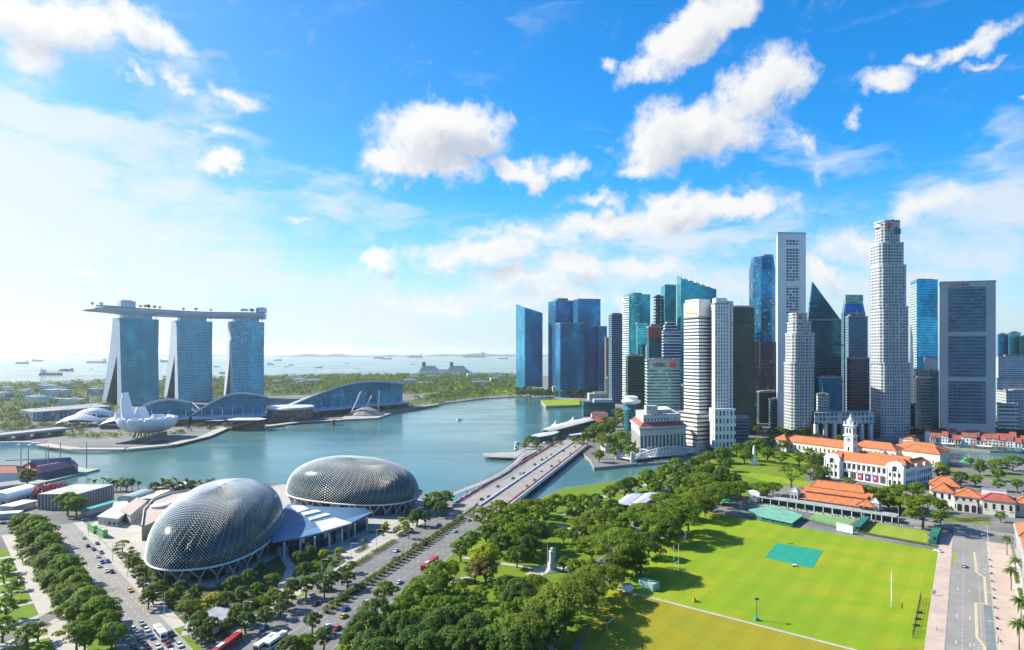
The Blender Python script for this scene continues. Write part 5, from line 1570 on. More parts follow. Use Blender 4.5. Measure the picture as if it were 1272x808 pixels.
# ================================================================ river side of the south bank
# grand hotel
hb = thing('grand_hotel', 'grand grey stone hotel with colonnade and red roof bands by the river', 'hotel', G(820, 545))
Hc = [Vector((XA(797, 660), 668)), Vector((XA(852, 690), 690)), Vector((XA(838, 760), 765)), Vector((XA(784, 745), 745))]
zt = 33
F_COL = facade('colonnade', (.05, .06, .06), (.44, .44, .42), 4.6, 26, .5, .78, metal=.1, rough=.3, blind=0)
F_HWIN = facade('hotel_windows', (.05, .06, .06), (.52, .52, .49), 4.2, 5.2, .4, .5, metal=.1, rough=.3, blind=.2)
mb = MB(); mb.prism(shrink(Hc, 1.05), 0, 8); mb.build('base_storey', F_HWIN, hb)
mb = MB(); mb.prism(Hc, 8, 30); mb.build('colonnade_wall', F_COL, hb)
mb = MB(); mb.prism(shrink(Hc, 1.05), 30, 32.2); mb.build('cornice', M_STONE, hb)
mb = MB(); q = shrink(Hc, .84); o_ = shrink(Hc, 1.0)
for i in range(4):
    j = (i + 1) % 4; mb.face([(*o_[i], 32.2), (*o_[j], 32.2), (*q[j], 36.5), (*q[i], 36.5)])
mb.build('roof', M_TILER, hb)
mb = MB(); mb.prism(shrink(Hc, .82), 32.2, 44, 0, 1); mb.build('attic_storey', [F_HWIN, M_STONE], hb)
mb = MB(); mb.prism(shrink(Hc, .5), 44, 48, 0, 1); mb.box((Hc[0].x + 16, Hc[0].y + 22, 44), (12, 12, 9)); mb.build('roof_pavilion', [M_STONE, M_LIMEW], hb)
# low wing in front right
mb = MB(); mb.prism(gp((828, 556), (852, 551), (858, 545), (836, 549)), 0, 6); mb.build('terrace_wing', M_STONE, hb)
# white disc tower
p = G(783, 506); t_ = thing('disc_pavilion', 'white disc-shaped roof storey on a round glass block left of the grand hotel', 'pavilion', p)
p2 = Vector((XA(784, 800), 800, 0))
mb = MB(); mb.lathe([(8.5, 0), (8.5, 38), (5, 46)], p2, 18); mb.build('column', F_TEALD, t_)
mb = MB(); mb.lathe([(4, 45), (11, 47.5), (12, 49.5), (11, 51), (8, 51.5), (8.5, 55), (5, 56)], p2, 24); mb.build('disc', M_WHITE, t_)
# glass hotel and red-roofed pier house
pl = gp((726, 519), (766, 519)); a, b = pl[0], pl[1]
t_ = thing('glass_hotel', 'low green glass hotel on the water behind the red-roofed pier house', 'hotel', (a + b) / 2)
mb = MB(); mb.box(((a.x + b.x) / 2, a.y + 30, 0), ((b - a).length, 30, 24)); mb.build('glass_wall', F_TEALD, t_)
mb = MB(); mb.box(((a.x + b.x) / 2 + 8, a.y + 32, 24), ((b - a).length * .6, 18, 5)); mb.build('roof_pavilion', M_PANEL, t_)
a, b = G(729, 531), G(765, 531)
t_ = thing('pier_house', 'long red-roofed pier house by the bay', 'building', (a + b) / 2)
pl = rect((a.x + b.x) / 2, a.y + 10, (b - a).length, 20)
mb = MB(); mb.prism(pl, 0, 8); mb.build('wall', facade('pier_wall', (.03, .04, .05), (.56, .50, .44), 4, 5, .5, .6, metal=.1), t_)
mb = MB(); mb.hip(pl, 8, 6, 1.5); mb.build('roof', M_TILER, t_)
a, b = G(732, 524), G(752, 524); pl = rect((a.x + b.x) / 2 + 4, a.y + 6, (b - a).length, 12)
t_ = thing('pier_house', 'small red-roofed house between pier house and glass hotel', 'building', (a + b) / 2); mb = MB(); mb.prism(pl, 0, 12); mb.build('wall', M_CREAM, t_); mb = MB(); mb.hip(pl, 12, 4, 1); mb.build('roof', M_TILER, t_)
mb = MB(); mb.prism(gp((678, 506.5), (721, 505), (719, 498), (672, 499)), -3, 3.2, 0, 1); tag(mb.build('lawn_platform', [M_QUAY, M_FIELD]), 'square lawn-topped platform standing in the bay', 'platform')
# curved white restaurant roofs
for k, (x0, y0, x1, y1, w_, hh, lab) in enumerate(((676, 545, 742, 527, 26, 9, 'long curved white roof of the waterside restaurants'), (663, 551, 690, 544, 20, 8, 'flat white pavilion roof at the far bridge end'), (706, 547, 748, 541, 12, 6, 'low pale glass canopy beside the bridge end'))):
    a, b = G(x0, y0), G(x1, y1); u = (b - a).normalized(); w = Vector((-u.y, u.x, 0)); L = (b - a).length
    t_ = thing('restaurant_pavilion', lab, 'pavilion', (a + b) / 2)
    P = []
    for i in range(11):
        f = i / 10
        P.append([a + u * L * f + w * (w_ * (g - .5)) * (.6 + .4 * math.sin(f * math.pi)) + Vector((0, 0, hh + (2.5 if k == 0 else .8) * math.sin(g * math.pi) + (2 * math.sin(f * math.pi) if k == 0 else 0))) for g in np.linspace(0, 1, 7)])
    mb = MB(); mb.grid(P); mb.build('roof', M_PANEL if k else mat('white_roof', (.62, .60, .56), .6, scale=.1), t_)
    mb = MB(); mb.prism([a + u * L * .05 - w * w_ * .25, a + u * L * .95 - w * w_ * .25, a + u * L * .95 + w * w_ * .25, a + u * L * .05 + w * w_ * .25], 0, hh - .6); mb.build('glass_wall', F_TEALD, t_)
for k, (x, y) in enumerate(((690, 527), (712, 521))):
    p = G(x, y + 6); t_ = thing('canopy_tent', 'peaked white tent at the water edge of the restaurants', 'tent', p, 0, 'peaked white tents by the bay'); mb = MB(); mb.lathe([(7, 5), (4, 6), (1.2, 9), (.1, 13)], p, 10); mb.build('canopy', M_WHITE, t_)
    mb = MB()
    for q in range(4): mb.tube([p + Vector((6 * math.cos(q * 1.57), 6 * math.sin(q * 1.57), 0)), p + Vector((6 * math.cos(q * 1.57), 6 * math.sin(q * 1.57), 5.3))], .15, 4)
    mb.build('posts', M_STEEL, t_)
# jetty with the fountain statue
t_ = thing('viewing_jetty', 'timber viewing jetty on dark piles at the far bridge end', 'jetty', G(625, 566))
mb = MB(); mb.prism([G(600, 564, .5), G(604, 568, .5), G(650, 570, .5), G(668, 560, .5), G(652, 556, .5), G(640, 562, .5)], .2, 1.0); mb.build('deck', M_CONC, t_)
for px, py in ((604, 567), (612, 567.5), (622, 568), (632, 568.5), (642, 569), (650, 569), (658, 565)):
    p = G(px, py, .5); mb = MB(); mb.tube([(p.x, p.y + 2, -4), (p.x, p.y + 2, .3)], .5, 6); mb.build('pile', M_DARK, t_)
mb = MB(); q = [G(600, 564, 1), G(604, 568, 1), G(650, 570, 1), G(668, 560, 1)]
for a, b in zip(q, q[1:]): mb.bar(a + Vector((0, 0, 1.6)), b + Vector((0, 0, 1.6)), .2, .2)
mb.build('railing', M_STEEL, t_)
p = G(641, 559); st = thing('lion_statue', 'white fish-tailed lion statue spouting on the jetty', 'statue', p)
mb = MB(); mb.lathe([(2.2, 0), (2.4, 1), (1.8, 1.6), (2.1, 3), (1.5, 5), (1.3, 6.2), (1.7, 7.2), (1.4, 8.4), (.5, 9)], p, 12); mb.bar(p + Vector((-.6, -.4, 7.4)), p + Vector((-2.0, -.8, 7.2)), 1.2); mb.tube([p + Vector((1.4, .6, .5)), p + Vector((3, 1, 1.5)), p + Vector((2.6, 1.4, 3.2)), p + Vector((3.4, 1.6, 4))], [1, .8, .5, .2], 6); mb.build('body', M_WHITE, st)
for k, (px, py) in enumerate(((664, 553), (671, 549), (658, 556), (676, 553))):
    p = G(px, py); mb = MB(); mb.lathe([(.12, 0), (.12, 2.6), (2.2, 2.7), (.1, 3.8)], p, 8); tag(mb.build('parasol', M_WHITE), 'white parasol on the jetty terrace', 'parasol', 'white parasols on the jetty terrace')
# river houses
r_ = random.Random(8)
a, b = G(1152, 553.5), G(1300, 564); u = (b - a); L = u.length; u.normalize(); w = Vector((-u.y, u.x, 0))
if w.y < 0: w = -w
k = 0; s = 0.0
WALLS = [M_LIMEW, M_CREAM, M_LIMEW, mat('pale_blue_wall', (.45, .56, .62), .8, scale=.1), M_LIMEW, mat('pale_rose_wall', (.62, .48, .44), .8, scale=.1), M_STONE]
for rowi in range(2):
    s = 2.0 if rowi == 0 else -4.0
    while s < L - 7:
        wd_ = r_.uniform(5.5, 8.0); dp = r_.uniform(15, 19); hh = r_.choice([9, 10, 11.5, 12.5]) + rowi * 1.5
        c = a + u * (s + wd_ / 2) + w * (12 + rowi * 24)
        t_ = thing('river_house', ('red-roofed river house in the front row along the quay' if rowi == 0 else 'red-roofed house in the second row behind the quay'), 'house', c, 0, 'river houses in the front row' if rowi == 0 else 'river houses in the second row')
        pl = [c - u * (wd_ / 2 - .15) - w * dp / 2, c + u * (wd_ / 2 - .15) - w * dp / 2, c + u * (wd_ / 2 - .15) + w * dp / 2, c - u * (wd_ / 2 - .15) + w * dp / 2]
        m_ = r_.choice(WALLS)
        mb = MB(); mb.prism(pl, 0, hh); mb.build('wall', m_, t_)
        mb = MB(); e0, e1 = pl[0] - w * .8, pl[1] - w * .8; f0, f1 = pl[3] + w * .8, pl[2] + w * .8
        rd = [(pl[0] + pl[3]) / 2 + Vector((0, 0, hh + 4.2)), (pl[1] + pl[2]) / 2 + Vector((0, 0, hh + 4.2))]
        zz = Vector((0, 0, hh + .05))
        mb.face([e0 + zz, e1 + zz, rd[1], rd[0]]); mb.face([f1 + zz, f0 + zz, rd[0], rd[1]]); mb.face([e0 + zz, rd[0], f0 + zz]); mb.face([e1 + zz, f1 + zz, rd[1]])
        mb.build('roof', r_.choice([M_TILER, M_TILER, mat('brown_tile', (.26, .085, .06), .85, scale=.3)]), t_)
        if rowi == 0:
            for fl in range(2):
                for q in range(2):
                    p = pl[0] + u * (wd_ * (.28 + .42 * q)) - w * .06; mb = MB(); zz_ = 4.4 + fl * (hh - 5.5) / 2
                    mb.face([p - u * .7 + Vector((0, 0, zz_)), p + u * .7 + Vector((0, 0, zz_)), p + u * .7 + Vector((0, 0, zz_ + 1.9)), p - u * .7 + Vector((0, 0, zz_ + 1.9))]); mb.build('window', M_GLASS, t_)
            mb = MB(); mb.face([e0 - w * 2 + Vector((0, 0, 3.2)), e1 - w * 2 + Vector((0, 0, 3.2)), e1 + w * .7 + Vector((0, 0, 3.9)), e0 + w * .7 + Vector((0, 0, 3.9))]); mb.build('awning', r_.choice([M_GREENR, M_BROWN, M_TEAL, M_LIMEW]), t_)
        s += wd_; k += 1

# ================================================================ road bridge over the river mouth
M_FLOWER = leaf_mat('bougainvillea', (.52, .07, .30), (.40, .06, .22), 0)
M_DECK = asphalt('bridge_asphalt', (.24, .225, .205), (.29, .27, .245))
S0, S1 = 228, 556
br = thing('road_bridge', 'wide road bridge with flowering pink parapets over the river mouth', 'bridge', E(392, 23.5))
DZ = 2.4
mb = MB(); mb.prism([E(S0 - 4, 3.6), E(S0 - 4, 43.4), E(S1, 43.4), E(S1, 3.6)], 1.2, DZ, 0, 0, True)
mb.build('deck', M_CONC, br)
mb = MB(); q = [E(S0 - 4, 8, DZ + .02), E(S0 - 4, 39, DZ + .02), E(S1, 39, DZ + .02), E(S1, 8, DZ + .02)]; mb.face(q); mb.build('carriageway', M_DECK, br)
for (a, b, t_) in ((S0 - 30, S0 - 4, 0),):
    q = [E(a, 8, .07), E(a, 39, .07), E(b, 39, DZ + .02), E(b, 8, DZ + .02)]
    mb = MB(); mb.face(q); mb.build('ramp', M_DECK, br)
mb = MB(); q = [E(S1, 8, DZ + .02), E(S1, 39, DZ + .02), E(S1 + 40, 39, .07), E(S1 + 40, 8, .07)]; mb.face(q); mb.build('ramp', M_DECK, br)
for t0, t1 in ((4.2, 7.9), (39.1, 42.6)):
    mb = MB(); mb.prism([E(S0, t0), E(S0, t1), E(S1, t1), E(S1, t0)], DZ, DZ + .18); mb.build('footway', M_PINK, br)
mb = MB()
for t_ in (11.6, 15.2, 18.8, 27.6, 31.3, 35):
    s = S0
    while s < S1:
        mb.face([E(s, t_ - .12, DZ + .03), E(s, t_ + .12, DZ + .03), E(s + 3, t_ + .12, DZ + .03), E(s + 3, t_ - .12, DZ + .03)]); s += 8
mb.build('lane_markings', M_PAINT, br)
for t_ in (3.7, 43.2):
    mb = MB(); mb.prism([E(S0, t_ - .35), E(S0, t_ + .35), E(S1, t_ + .35), E(S1, t_ - .35)], .6, DZ + 1.1); mb.build('parapet', M_LIMEW, br)
mb = MB(); mb.prism([E(S0 - 4, 22.6), E(S0 - 4, 24.6), E(S1, 24.6), E(S1, 22.6)], DZ, DZ + 1.0); mb.build('median_barrier', mat('barrier_blue_grey', (.34, .38, .44), .7, scale=.2), br)
for i in range(8):
    s = S0 + 8 + i * (S1 - S0 - 16) / 7
    mb = MB(); mb.box(E(s, 23.5, -5), (38, 2.4, 6.4), math.atan2(ER.y, ER.x)); mb.build('pier', M_CONC, br)
for i in range(7):          # shallow arches between the piers, one on each face
    sa = S0 + 8 + i * (S1 - S0 - 16) / 7; sb = sa + (S1 - S0 - 16) / 7
    for t_ in (6.0, 41.2):
        mb = MB()
        pts = [E(sa + (sb - sa) * k / 8, t_, -1.6 + 3.0 * math.sin(k / 8 * math.pi) ** .7) for k in range(9)]
        for p, q in zip(pts, pts[1:]): mb.face([p, q, Vector((q.x, q.y, 1.2)), Vector((p.x, p.y, 1.2))]); mb.face([q, p, Vector((p.x, p.y, 1.2)), Vector((q.x, q.y, 1.2))])
        mb.build('arch', M_CONC, br)
def flower_row(label, t_, seed, m_, t_w=1.15):
    L = S1 - S0; n = int(L / 1.5); o0 = E((S0 + S1) / 2, t_, DZ + .2)
    root = thing('flower_hedge', label, 'flower hedge', o0)
    rr_ = random.Random(seed)
    cen = [tuple(E(S0 + (i + .5) * L / n, t_ + rr_.uniform(-.15, .15), DZ + .9) - o0) for i in range(n)]
    V = leaf_cloud(cen, [t_w * rr_.uniform(.6, 1.35) for _ in range(n)], [95] * n, .5, .8, seed, .3)
    mesh_obj('blossom', quads_mesh('blossom', V, m_), root)
    V = leaf_cloud(cen, [t_w * rr_.uniform(.7, 1.1) for _ in range(n)], [34] * n, .4, .8, seed + 1, .3)
    mesh_obj('foliage', quads_mesh('foliage', V, LM['shrub']), root)
    mb = MB(); mb.prism([E(S0, t_ - .6), E(S0, t_ + .6), E(S1, t_ + .6), E(S1, t_ - .6)], DZ + .1, DZ + .75); mb.build('planter_box', M_CONC, root)
flower_row('pink bougainvillea hedge along the bay side of the road bridge', 5.0, 1, M_FLOWER)
flower_row('pink bougainvillea hedge along the river side of the road bridge', 41.6, 2, M_FLOWER)
# plaza at the far end of the bridge
sheet('bridge_plaza_road', [E(S1 + 38, 8), E(S1 + 38, 39), E(S1 + 95, 62), E(S1 + 110, 46), E(S1 + 95, 16)], .05, M_ROADL)
# slender footbridge with lattice sides
def G2(px, py): return G(px, py, 4.0)
ft = [G2(560, 615), G2(580, 607), G2(600, 599.5), G2(615, 592.5), G2(629, 584.5), G2(640, 576), G2(649, 567), G2(658, 561)]
ft = [Vector((p.x, p.y, 4.0)) for p in ft]
fb = thing('footbridge', 'slender curved footbridge with lattice sides beside the road bridge', 'bridge', ft[3])
mb = MB(); L_, R_ = [], []
for i, p in enumerate(ft):
    d = (ft[min(i + 1, len(ft) - 1)] - ft[max(i - 1, 0)]).normalized(); n_ = Vector((-d.y, d.x, 0)) * 2.6; L_.append(p + n_); R_.append(p - n_)
for i in range(len(ft) - 1):
    mb.face([R_[i], R_[i + 1], L_[i + 1], L_[i]]); dz = Vector((0, 0, -.6)); mb.face([R_[i] + dz, R_[i + 1] + dz, R_[i + 1], R_[i]])
    mb.face([L_[i], L_[i + 1], L_[i + 1] + dz, L_[i] + dz]); mb.face([L_[i] + dz, L_[i + 1] + dz, R_[i + 1] + dz, R_[i] + dz])
mb.build('deck', M_STONE, fb)
for side in (L_, R_):
    mb = MB()
    for i in range(len(side) - 1):
        a, b = side[i], side[i + 1]; n = max(2, int((b - a).length / 4))
        up = Vector((0, 0, 2.6))
        mb.bar(a + up, b + up, .2)
        for k in range(n):
            p, q = a.lerp(b, k / n), a.lerp(b, (k + 1) / n); mb.bar(p, p.lerp(q, .5) + up, .14); mb.bar(p.lerp(q, .5) + up, q, .14)
    mb.build('lattice_side', M_STEEL, fb)
for i in (1, 3, 5):
    p = ft[i]; mb = MB(); mb.tube([(p.x, p.y, -4), (p.x, p.y, 3.5)], [1.0, .6], 8); mb.build('pier', M_CONC, fb)
# white trussed arch bridge up the river
a, b = G(786, 571, 3), G(866, 561, 3); u = (b - a); Lb = u.length; u.normalize(); w = Vector((-u.y, u.x, 0))
ab = thing('truss_bridge', 'old white steel bridge with three arched lattice trusses up the river', 'bridge', (a + b) / 2)
mb = MB(); mb.prism([a, b, b + w * 22, a + w * 22], 2.2, 3.2); mb.build('deck', M_LIMEW, ab)
for o_ in (0, 11, 22):
    mb = MB(); n = 22; P = []
    for k in range(n + 1):
        f = k / n; P.append((a + u * Lb * f + w * o_ + Vector((0, 0, .3)), a + u * Lb * f + w * o_ + Vector((0, 0, 2.2 + 6.5 * math.sin(f * math.pi)))))
    for k in range(n):
        mb.bar(P[k][1], P[k + 1][1], .9); mb.bar(P[k][0], P[k][1], .35); mb.bar(P[k][0], P[k + 1][1], .35); mb.bar(P[k][1], P[k + 1][0], .35)
        m1, m2 = (P[k][0] + P[k][1]) / 2, (P[k + 1][0] + P[k + 1][1]) / 2; mb.bar(m1, m2, .3)
    mb.build('arch_truss', M_LIMEW, ab)
for k in range(6):
    f = (k + .5) / 6; p = a + u * Lb * f + Vector((0, 0, 2.2 + 6.5 * math.sin(f * math.pi))); mb = MB(); mb.bar(p, p + w * 22, .6); mb.build('cross_beam', M_LIMEW, ab)
for f in (0, 1):
    for o_ in (0, 22):
        p = a + u * Lb * f + w * o_; mb = MB(); mb.box((p.x, p.y, 0), (4, 4, 9)); mb.hip(rect(p.x, p.y, 4, 4), 9, 2, .3); mb.build('gate_pier', M_STONE, ab)
# spit with a stone edge beside the bridge
mb = MB(); q = gp((737, 582), (790, 577), (791, 571), (741, 571))
for p, r2 in zip(q, q[1:]): mb.bar(p + Vector((0, 0, .4)), r2 + Vector((0, 0, .4)), .6, 1.2)
tag(mb.build('quay_parapet', M_STONE), 'pale stone parapet round the spit between the two bridges', 'parapet')
p = G(756, 562); t_ = thing('gate_pavilion', 'small white pavilion among trees at the far bridge end', 'pavilion', p); pl = rect(p.x, p.y, 14, 12, .3)
mb = MB(); mb.prism(pl, 0, 8); mb.build('wall', F_HWIN, t_); mb = MB(); mb.hip(pl, 8, 3, .6); mb.build('roof', M_LIMEW, t_)

# ================================================================ civic buildings round the cricket field
def rect4(p, u, w, L, D):
    return [p, p + u * L, p + u * L + w * D, p + w * D]
def V2(v): return Vector((v[0], v[1]))
def arch_window(mb, p, along, wd_, h, z, n=6, out=None):
    """round-headed opening lying 6 cm in front of the wall"""
    o_ = Vector((along.y, -along.x)) * .06
    pts = [(-wd_ / 2, 0), (wd_ / 2, 0), (wd_ / 2, h - wd_ / 2)] + [(wd_ / 2 * math.cos(k * math.pi / n), h - wd_ / 2 + wd_ / 2 * math.sin(k * math.pi / n)) for k in range(1, n)] + [(-wd_ / 2, h - wd_ / 2)]
    mb.face([(p.x + along.x * a + o_.x, p.y + along.y * a + o_.y, z + b) for a, b in pts])
def wall_windows(parent, p0, p1, z, n, wd_, h, m_=None, name='window', frame=True):
    u = (p1 - p0); L = u.length; u = u / L
    for i in range(n):
        p = p0 + u * L * (i + .5) / n
        mb = MB(); arch_window(mb, p, u, wd_, h, z); win = mb.build(name, m_ or M_GLASS, parent)
        if frame:
            mb = MB(); o_ = Vector((u.y, -u.x)); mb.bar((*(p - u * (wd_ / 2 + .25) + o_ * .15), z - .15), (*(p + u * (wd_ / 2 + .25) + o_ * .15), z - .15), .35, .3); mb.build('sill', M_LIMEW, win)
def pilasters(parent, p0, p1, z0, z1, n, wd_=.7, m_=None, name='pilaster'):
    u = (p1 - p0); L = u.length; u = u / L; o_ = Vector((u.y, -u.x))
    for i in range(n + 1):
        p = p0 + u * (L * i / n) + o_ * .2; mb = MB(); mb.box((p.x, p.y, z0), (wd_, .6, z1 - z0), math.atan2(u.y, u.x)); mb.build(name, m_ or M_LIMEW, parent)
# --- white twin hall
vu, vw = Vector((.58, -.815)), Vector((.815, .58))
FL = Vector((281, 574))
vt = thing('white_hall', 'white classical twin hall with orange tiled roofs and gabled pavilions', 'hall', (310, 560, 0))
LV = 64.0
HV = 15.5
body = rect4(FL, vu, vw, LV, 20)
mb = MB(); mb.prism(body, 0, HV); mb.build('wall', M_LIMEW, vt)
mb = MB(); mb.hip([FL + vu * 1 , FL + vu * (LV - 1), FL + vu * (LV - 1) + vw * 20, FL + vu * 1 + vw * 20], HV + .02, 6.5, .8, inset=5); mb.build('roof', M_TILE, vt)
mb = MB(); q = [FL - vu * .6 - vw * .6, FL + vu * (LV + .6) - vw * .6, FL + vu * (LV + .6) + vw * 20.6, FL - vu * .6 + vw * 20.6]
for i in range(4): mb.bar((*q[i], HV - .6), (*q[(i + 1) % 4], HV - .6), .8, 1.2)
mb.build('cornice', M_LIMEW, vt)
for (u0, u1) in ((-1, 13), (51, 65)):            # projecting gabled pavilions
    g0, g1 = FL + vu * u0 - vw * 3.5, FL + vu * u1 - vw * 3.5
    pv = MB(); pv.prism([g0, g1, g1 + vw * 3.4, g0 + vw * 3.4], 0, HV + 1)
    c = (g0 + g1) / 2; W2 = (g1 - g0).length / 2
    pts = [(c.x + vu.x * W2 * math.cos(t), c.y + vu.y * W2 * math.cos(t), HV + 1 + 4.2 * math.sin(t)) for t in np.linspace(math.pi, 0, 11)]
    for a_, b_ in zip(pts, pts[1:]):
        pv.face([a_, b_, (b_[0] + vw.x * 3.4, b_[1] + vw.y * 3.4, b_[2]), (a_[0] + vw.x * 3.4, a_[1] + vw.y * 3.4, a_[2])][::-1])
    pv.face(pts[::-1]); pv.face([(a_[0] + vw.x * 3.4, a_[1] + vw.y * 3.4, a_[2]) for a_ in pts])
    po = pv.build('gabled_pavilion', M_LIMEW, vt)
    mb = MB(); arch_window(mb, c - vw * .02, vu, 4.4, 4.4, HV - 2.6, 8); mb.build('lunette_window', M_GLASS, po)
    wall_windows(po, g0 + vu * 1.5, g1 - vu * 1.5, 8.4, 3, 1.7, 3.4); wall_windows(po, g0 + vu * 1.5, g1 - vu * 1.5, 1.2, 3, 2.0, 4.6)
    pilasters(po, g0 + vu * .6, g1 - vu * .6, 0, HV, 3)
    mb = MB(); mb.hip([g0 + vw * 3, g1 + vw * 3, g1 + vw * 15, g0 + vw * 15], HV + 1, 4.6, .2, gable=False, inset=3); mb.build('roof', M_TILE, po)
m0, m1 = FL + vu * 13.5, FL + vu * 50.5
wall_windows(vt, m0, m1, 9.2, 9, 2.0, 4.4)
pilasters(vt, m0, m1, 7.4, HV - 1, 9)
mb = MB(); mb.bar((*(m0 - vw * .25), 7.2), (*(m1 - vw * .25), 7.2), .5, .5); mb.build('string_course', M_STONE, vt)
for i in range(6):
    p = m0 + (m1 - m0) * (i + .5) / 6 - vw * .12
    mb = MB(); mb.face([(*(p - vu * 2.1), 1.2), (*(p + vu * 2.1), 1.2), (*(p + vu * 2.1), 6.0), (*(p - vu * 2.1), 6.0)]); mb.build('doorway', M_GLASS, vt)
side0, side1 = FL + vu * LV, FL + vu * LV + vw * 52
# second range behind and the side wing
b2 = FL + vw * 24
mb = MB(); mb.prism(rect4(b2 + vu * 12, vu, vw, LV - 18, 12), 0, 15); mb.build('rear_wall', M_LIMEW, vt)
mb = MB(); mb.hip(rect4(b2 + vu * 12, vu, vw, LV - 18, 12), 15.02, 6.2, .7, inset=3); mb.build('rear_roof', M_TILE, vt)
for k, (uo, wo, L_, D_, hh) in enumerate(((50, 20.2, 14, 31, 14.5), (34, 38, 15.5, 14, 13.5), (8, 40, 24, 12, 13))):
    pl = rect4(FL + vu * uo + vw * wo, vu, vw, L_, D_); mb = MB(); mb.prism(pl, 0, hh); mb.build('wing_wall', M_LIMEW, vt)
    mb = MB(); mb.hip(pl, hh + .02, 5.2, .7, inset=4); mb.build('wing_roof', M_TILE, vt)
s0 = FL + vu * (LV + .1)
wall_windows(vt, s0 + vw * 2, s0 + vw * 19, 8.6, 4, 1.8, 4); wall_windows(vt, s0 + vw * 22, s0 + vw * 50, 8.2, 7, 1.8, 3.6); wall_windows(vt, s0 + vw * 22, s0 + vw * 50, 1.5, 7, 1.8, 3.8); wall_windows(vt, s0 + vw * 2, s0 + vw * 19, 1.5, 4, 1.8, 4)
for wo in (0, 10, 20.5, 36, 51):      # stepped parapets on the side wall
    p = s0 + vw * wo; mb = MB(); mb.box((p.x, p.y, HV - 2), (1.4, 2.4, 4.2), math.atan2(vu.y, vu.x)); mb.build('parapet_pier', M_LIMEW, vt)
p = FL + vu * 30 + vw * 38; mb = MB(); mb.box((p.x, p.y, 14), (6, 6, 6.5), -.95); mb.lathe([(3.2, 20.5), (2.6, 22), (.3, 24)], (p.x, p.y, 0), 10); mb.build('cupola', M_STONE, vt)
mb = MB(); mb.box((*(FL + vu * 44 + vw * 23), 12), (10, 5, 6), -.95); mb.build('plant_room', M_ROOFG, vt)
# banners hanging between the columns of the hall front
for i, c in enumerate(((.05, .06, .06), (.30, .05, .07), (.05, .05, .22), (.32, .03, .13), (.04, .06, .05))):
    p = FL + vu * (22.5 + i * 6.2) - vw * .55
    t_ = thing('banner', ('dark grey banner on the white hall front, left end of the row', 'dark red banner on the white hall front', 'navy blue banner on the white hall front', 'magenta banner on the white hall front', 'dark green banner on the white hall front, right end of the row')[i], 'banner', (p.x, p.y, 1.2))
    mb = MB(); mb.prism([p - vu * 2, p + vu * 2, p + vu * 2 + vw * .15, p - vu * 2 + vw * .15], 1.3, 6.9); mb.build('cloth', mat('banner_%d' % i, c, .7, scale=.6, var=.15), t_)
    if i in (1, 2, 3):
        mb = MB(); q = p - vw * .05; mb.face([(q.x + vu.x * .9 * math.cos(t), q.y + vu.y * .9 * math.cos(t), 4.2 + .9 * math.sin(t)) for t in np.linspace(0, 2 * math.pi, 13)[:-1]]); mb.build('round_motif', mat('banner_motif', (.55, .50, .50), .7), t_)
# --- clock tower
ct = Vector((306.5, 583.0))
tw = thing('clock_tower', 'slender white clock tower with dome rising behind the white hall', 'clock tower', (ct.x, ct.y, 0))
ang = math.atan2(vu.y, vu.x); hs_ = 7.8
mb = MB(); mb.box((*ct, 0), (hs_ + 1.2, hs_ + 1.2, 18), ang); mb.box((*ct, 18), (hs_, hs_, 17), ang); mb.build('shaft', M_LIMEW, tw)
for z_, ex in ((18, 1.6), (27, .7), (35, 1.6), (44, 1.5)):
    mb = MB(); mb.box((*ct, z_ - .5), (hs_ + ex, hs_ + ex, 1.0), ang); mb.build('cornice', M_LIMEW, tw)
mb = MB(); mb.box((*ct, 35.5), (hs_ - .8, hs_ - .8, 8.5), ang); bf = mb.build('belfry', M_LIMEW, tw)
for k in range(4):
    d = Matrix.Rotation(ang + k * math.pi / 2, 2) @ Vector((0, -1)); al = Vector((-d.y, d.x))
    wall_windows(bf, ct + d * ((hs_ - .8) / 2 + .02) - al * 2.6, ct + d * ((hs_ - .8) / 2 + .02) + al * 2.6, 37, 2, 1.5, 4.8, frame=False)
    f0 = ct + d * (hs_ / 2 + .05)
    mb = MB(); mb.face([(f0.x + al.x * 1.9 * math.cos(t), f0.y + al.y * 1.9 * math.cos(t), 31 + 1.9 * math.sin(t)) for t in np.linspace(0, 2 * math.pi, 21)[:-1]]); cf = mb.build('clock_face', mat('clock_face', (.16, .15, .17), .5), tw)
    mb = MB(); f1 = f0 + d * .08; mb.face([(f1.x + al.x * 1.2 * math.cos(t), f1.y + al.y * 1.2 * math.cos(t), 31 + 1.2 * math.sin(t)) for t in np.linspace(0, 2 * math.pi, 17)[:-1]]); mb.build('dial', mat('clock_dial', (.45, .43, .44), .5), cf)
    mb = MB(); f2 = f0 + d * .15; mb.bar((*f2, 31), (*(f2 + al * 1.0), 31.9), .2); mb.bar((*f2, 31), (*(f2 - al * .15), 32.7), .2); mb.build('clock_hands', M_SIGNK, cf)
    wall_windows(tw, ct + d * (hs_ / 2 + .03) - al * 1, ct + d * (hs_ / 2 + .03) + al * 1, 21, 1, 1.4, 4, frame=False)
    for e_ in (-1, 1):
        p = ct + d * (hs_ / 2 - .2) + al * (hs_ / 2 - .2) * e_
        if e_ > 0: mb = MB(); mb.lathe([(.5, 44.5), (.7, 46), (.1, 48)], (p.x, p.y, 0), 8); mb.build('pinnacle', M_LIMEW, tw)
mb = MB(); mb.lathe([(3.2, 44.4), (3.3, 46.4), (3.0, 48.6), (2.0, 50.2), (1.0, 51), (.8, 52.3), (.15, 54), (.05, 55.5)], (ct.x, ct.y, 0), 14); mb.build('dome', mat('dome_grey_green', (.50, .58, .58), .6, scale=.4), tw)
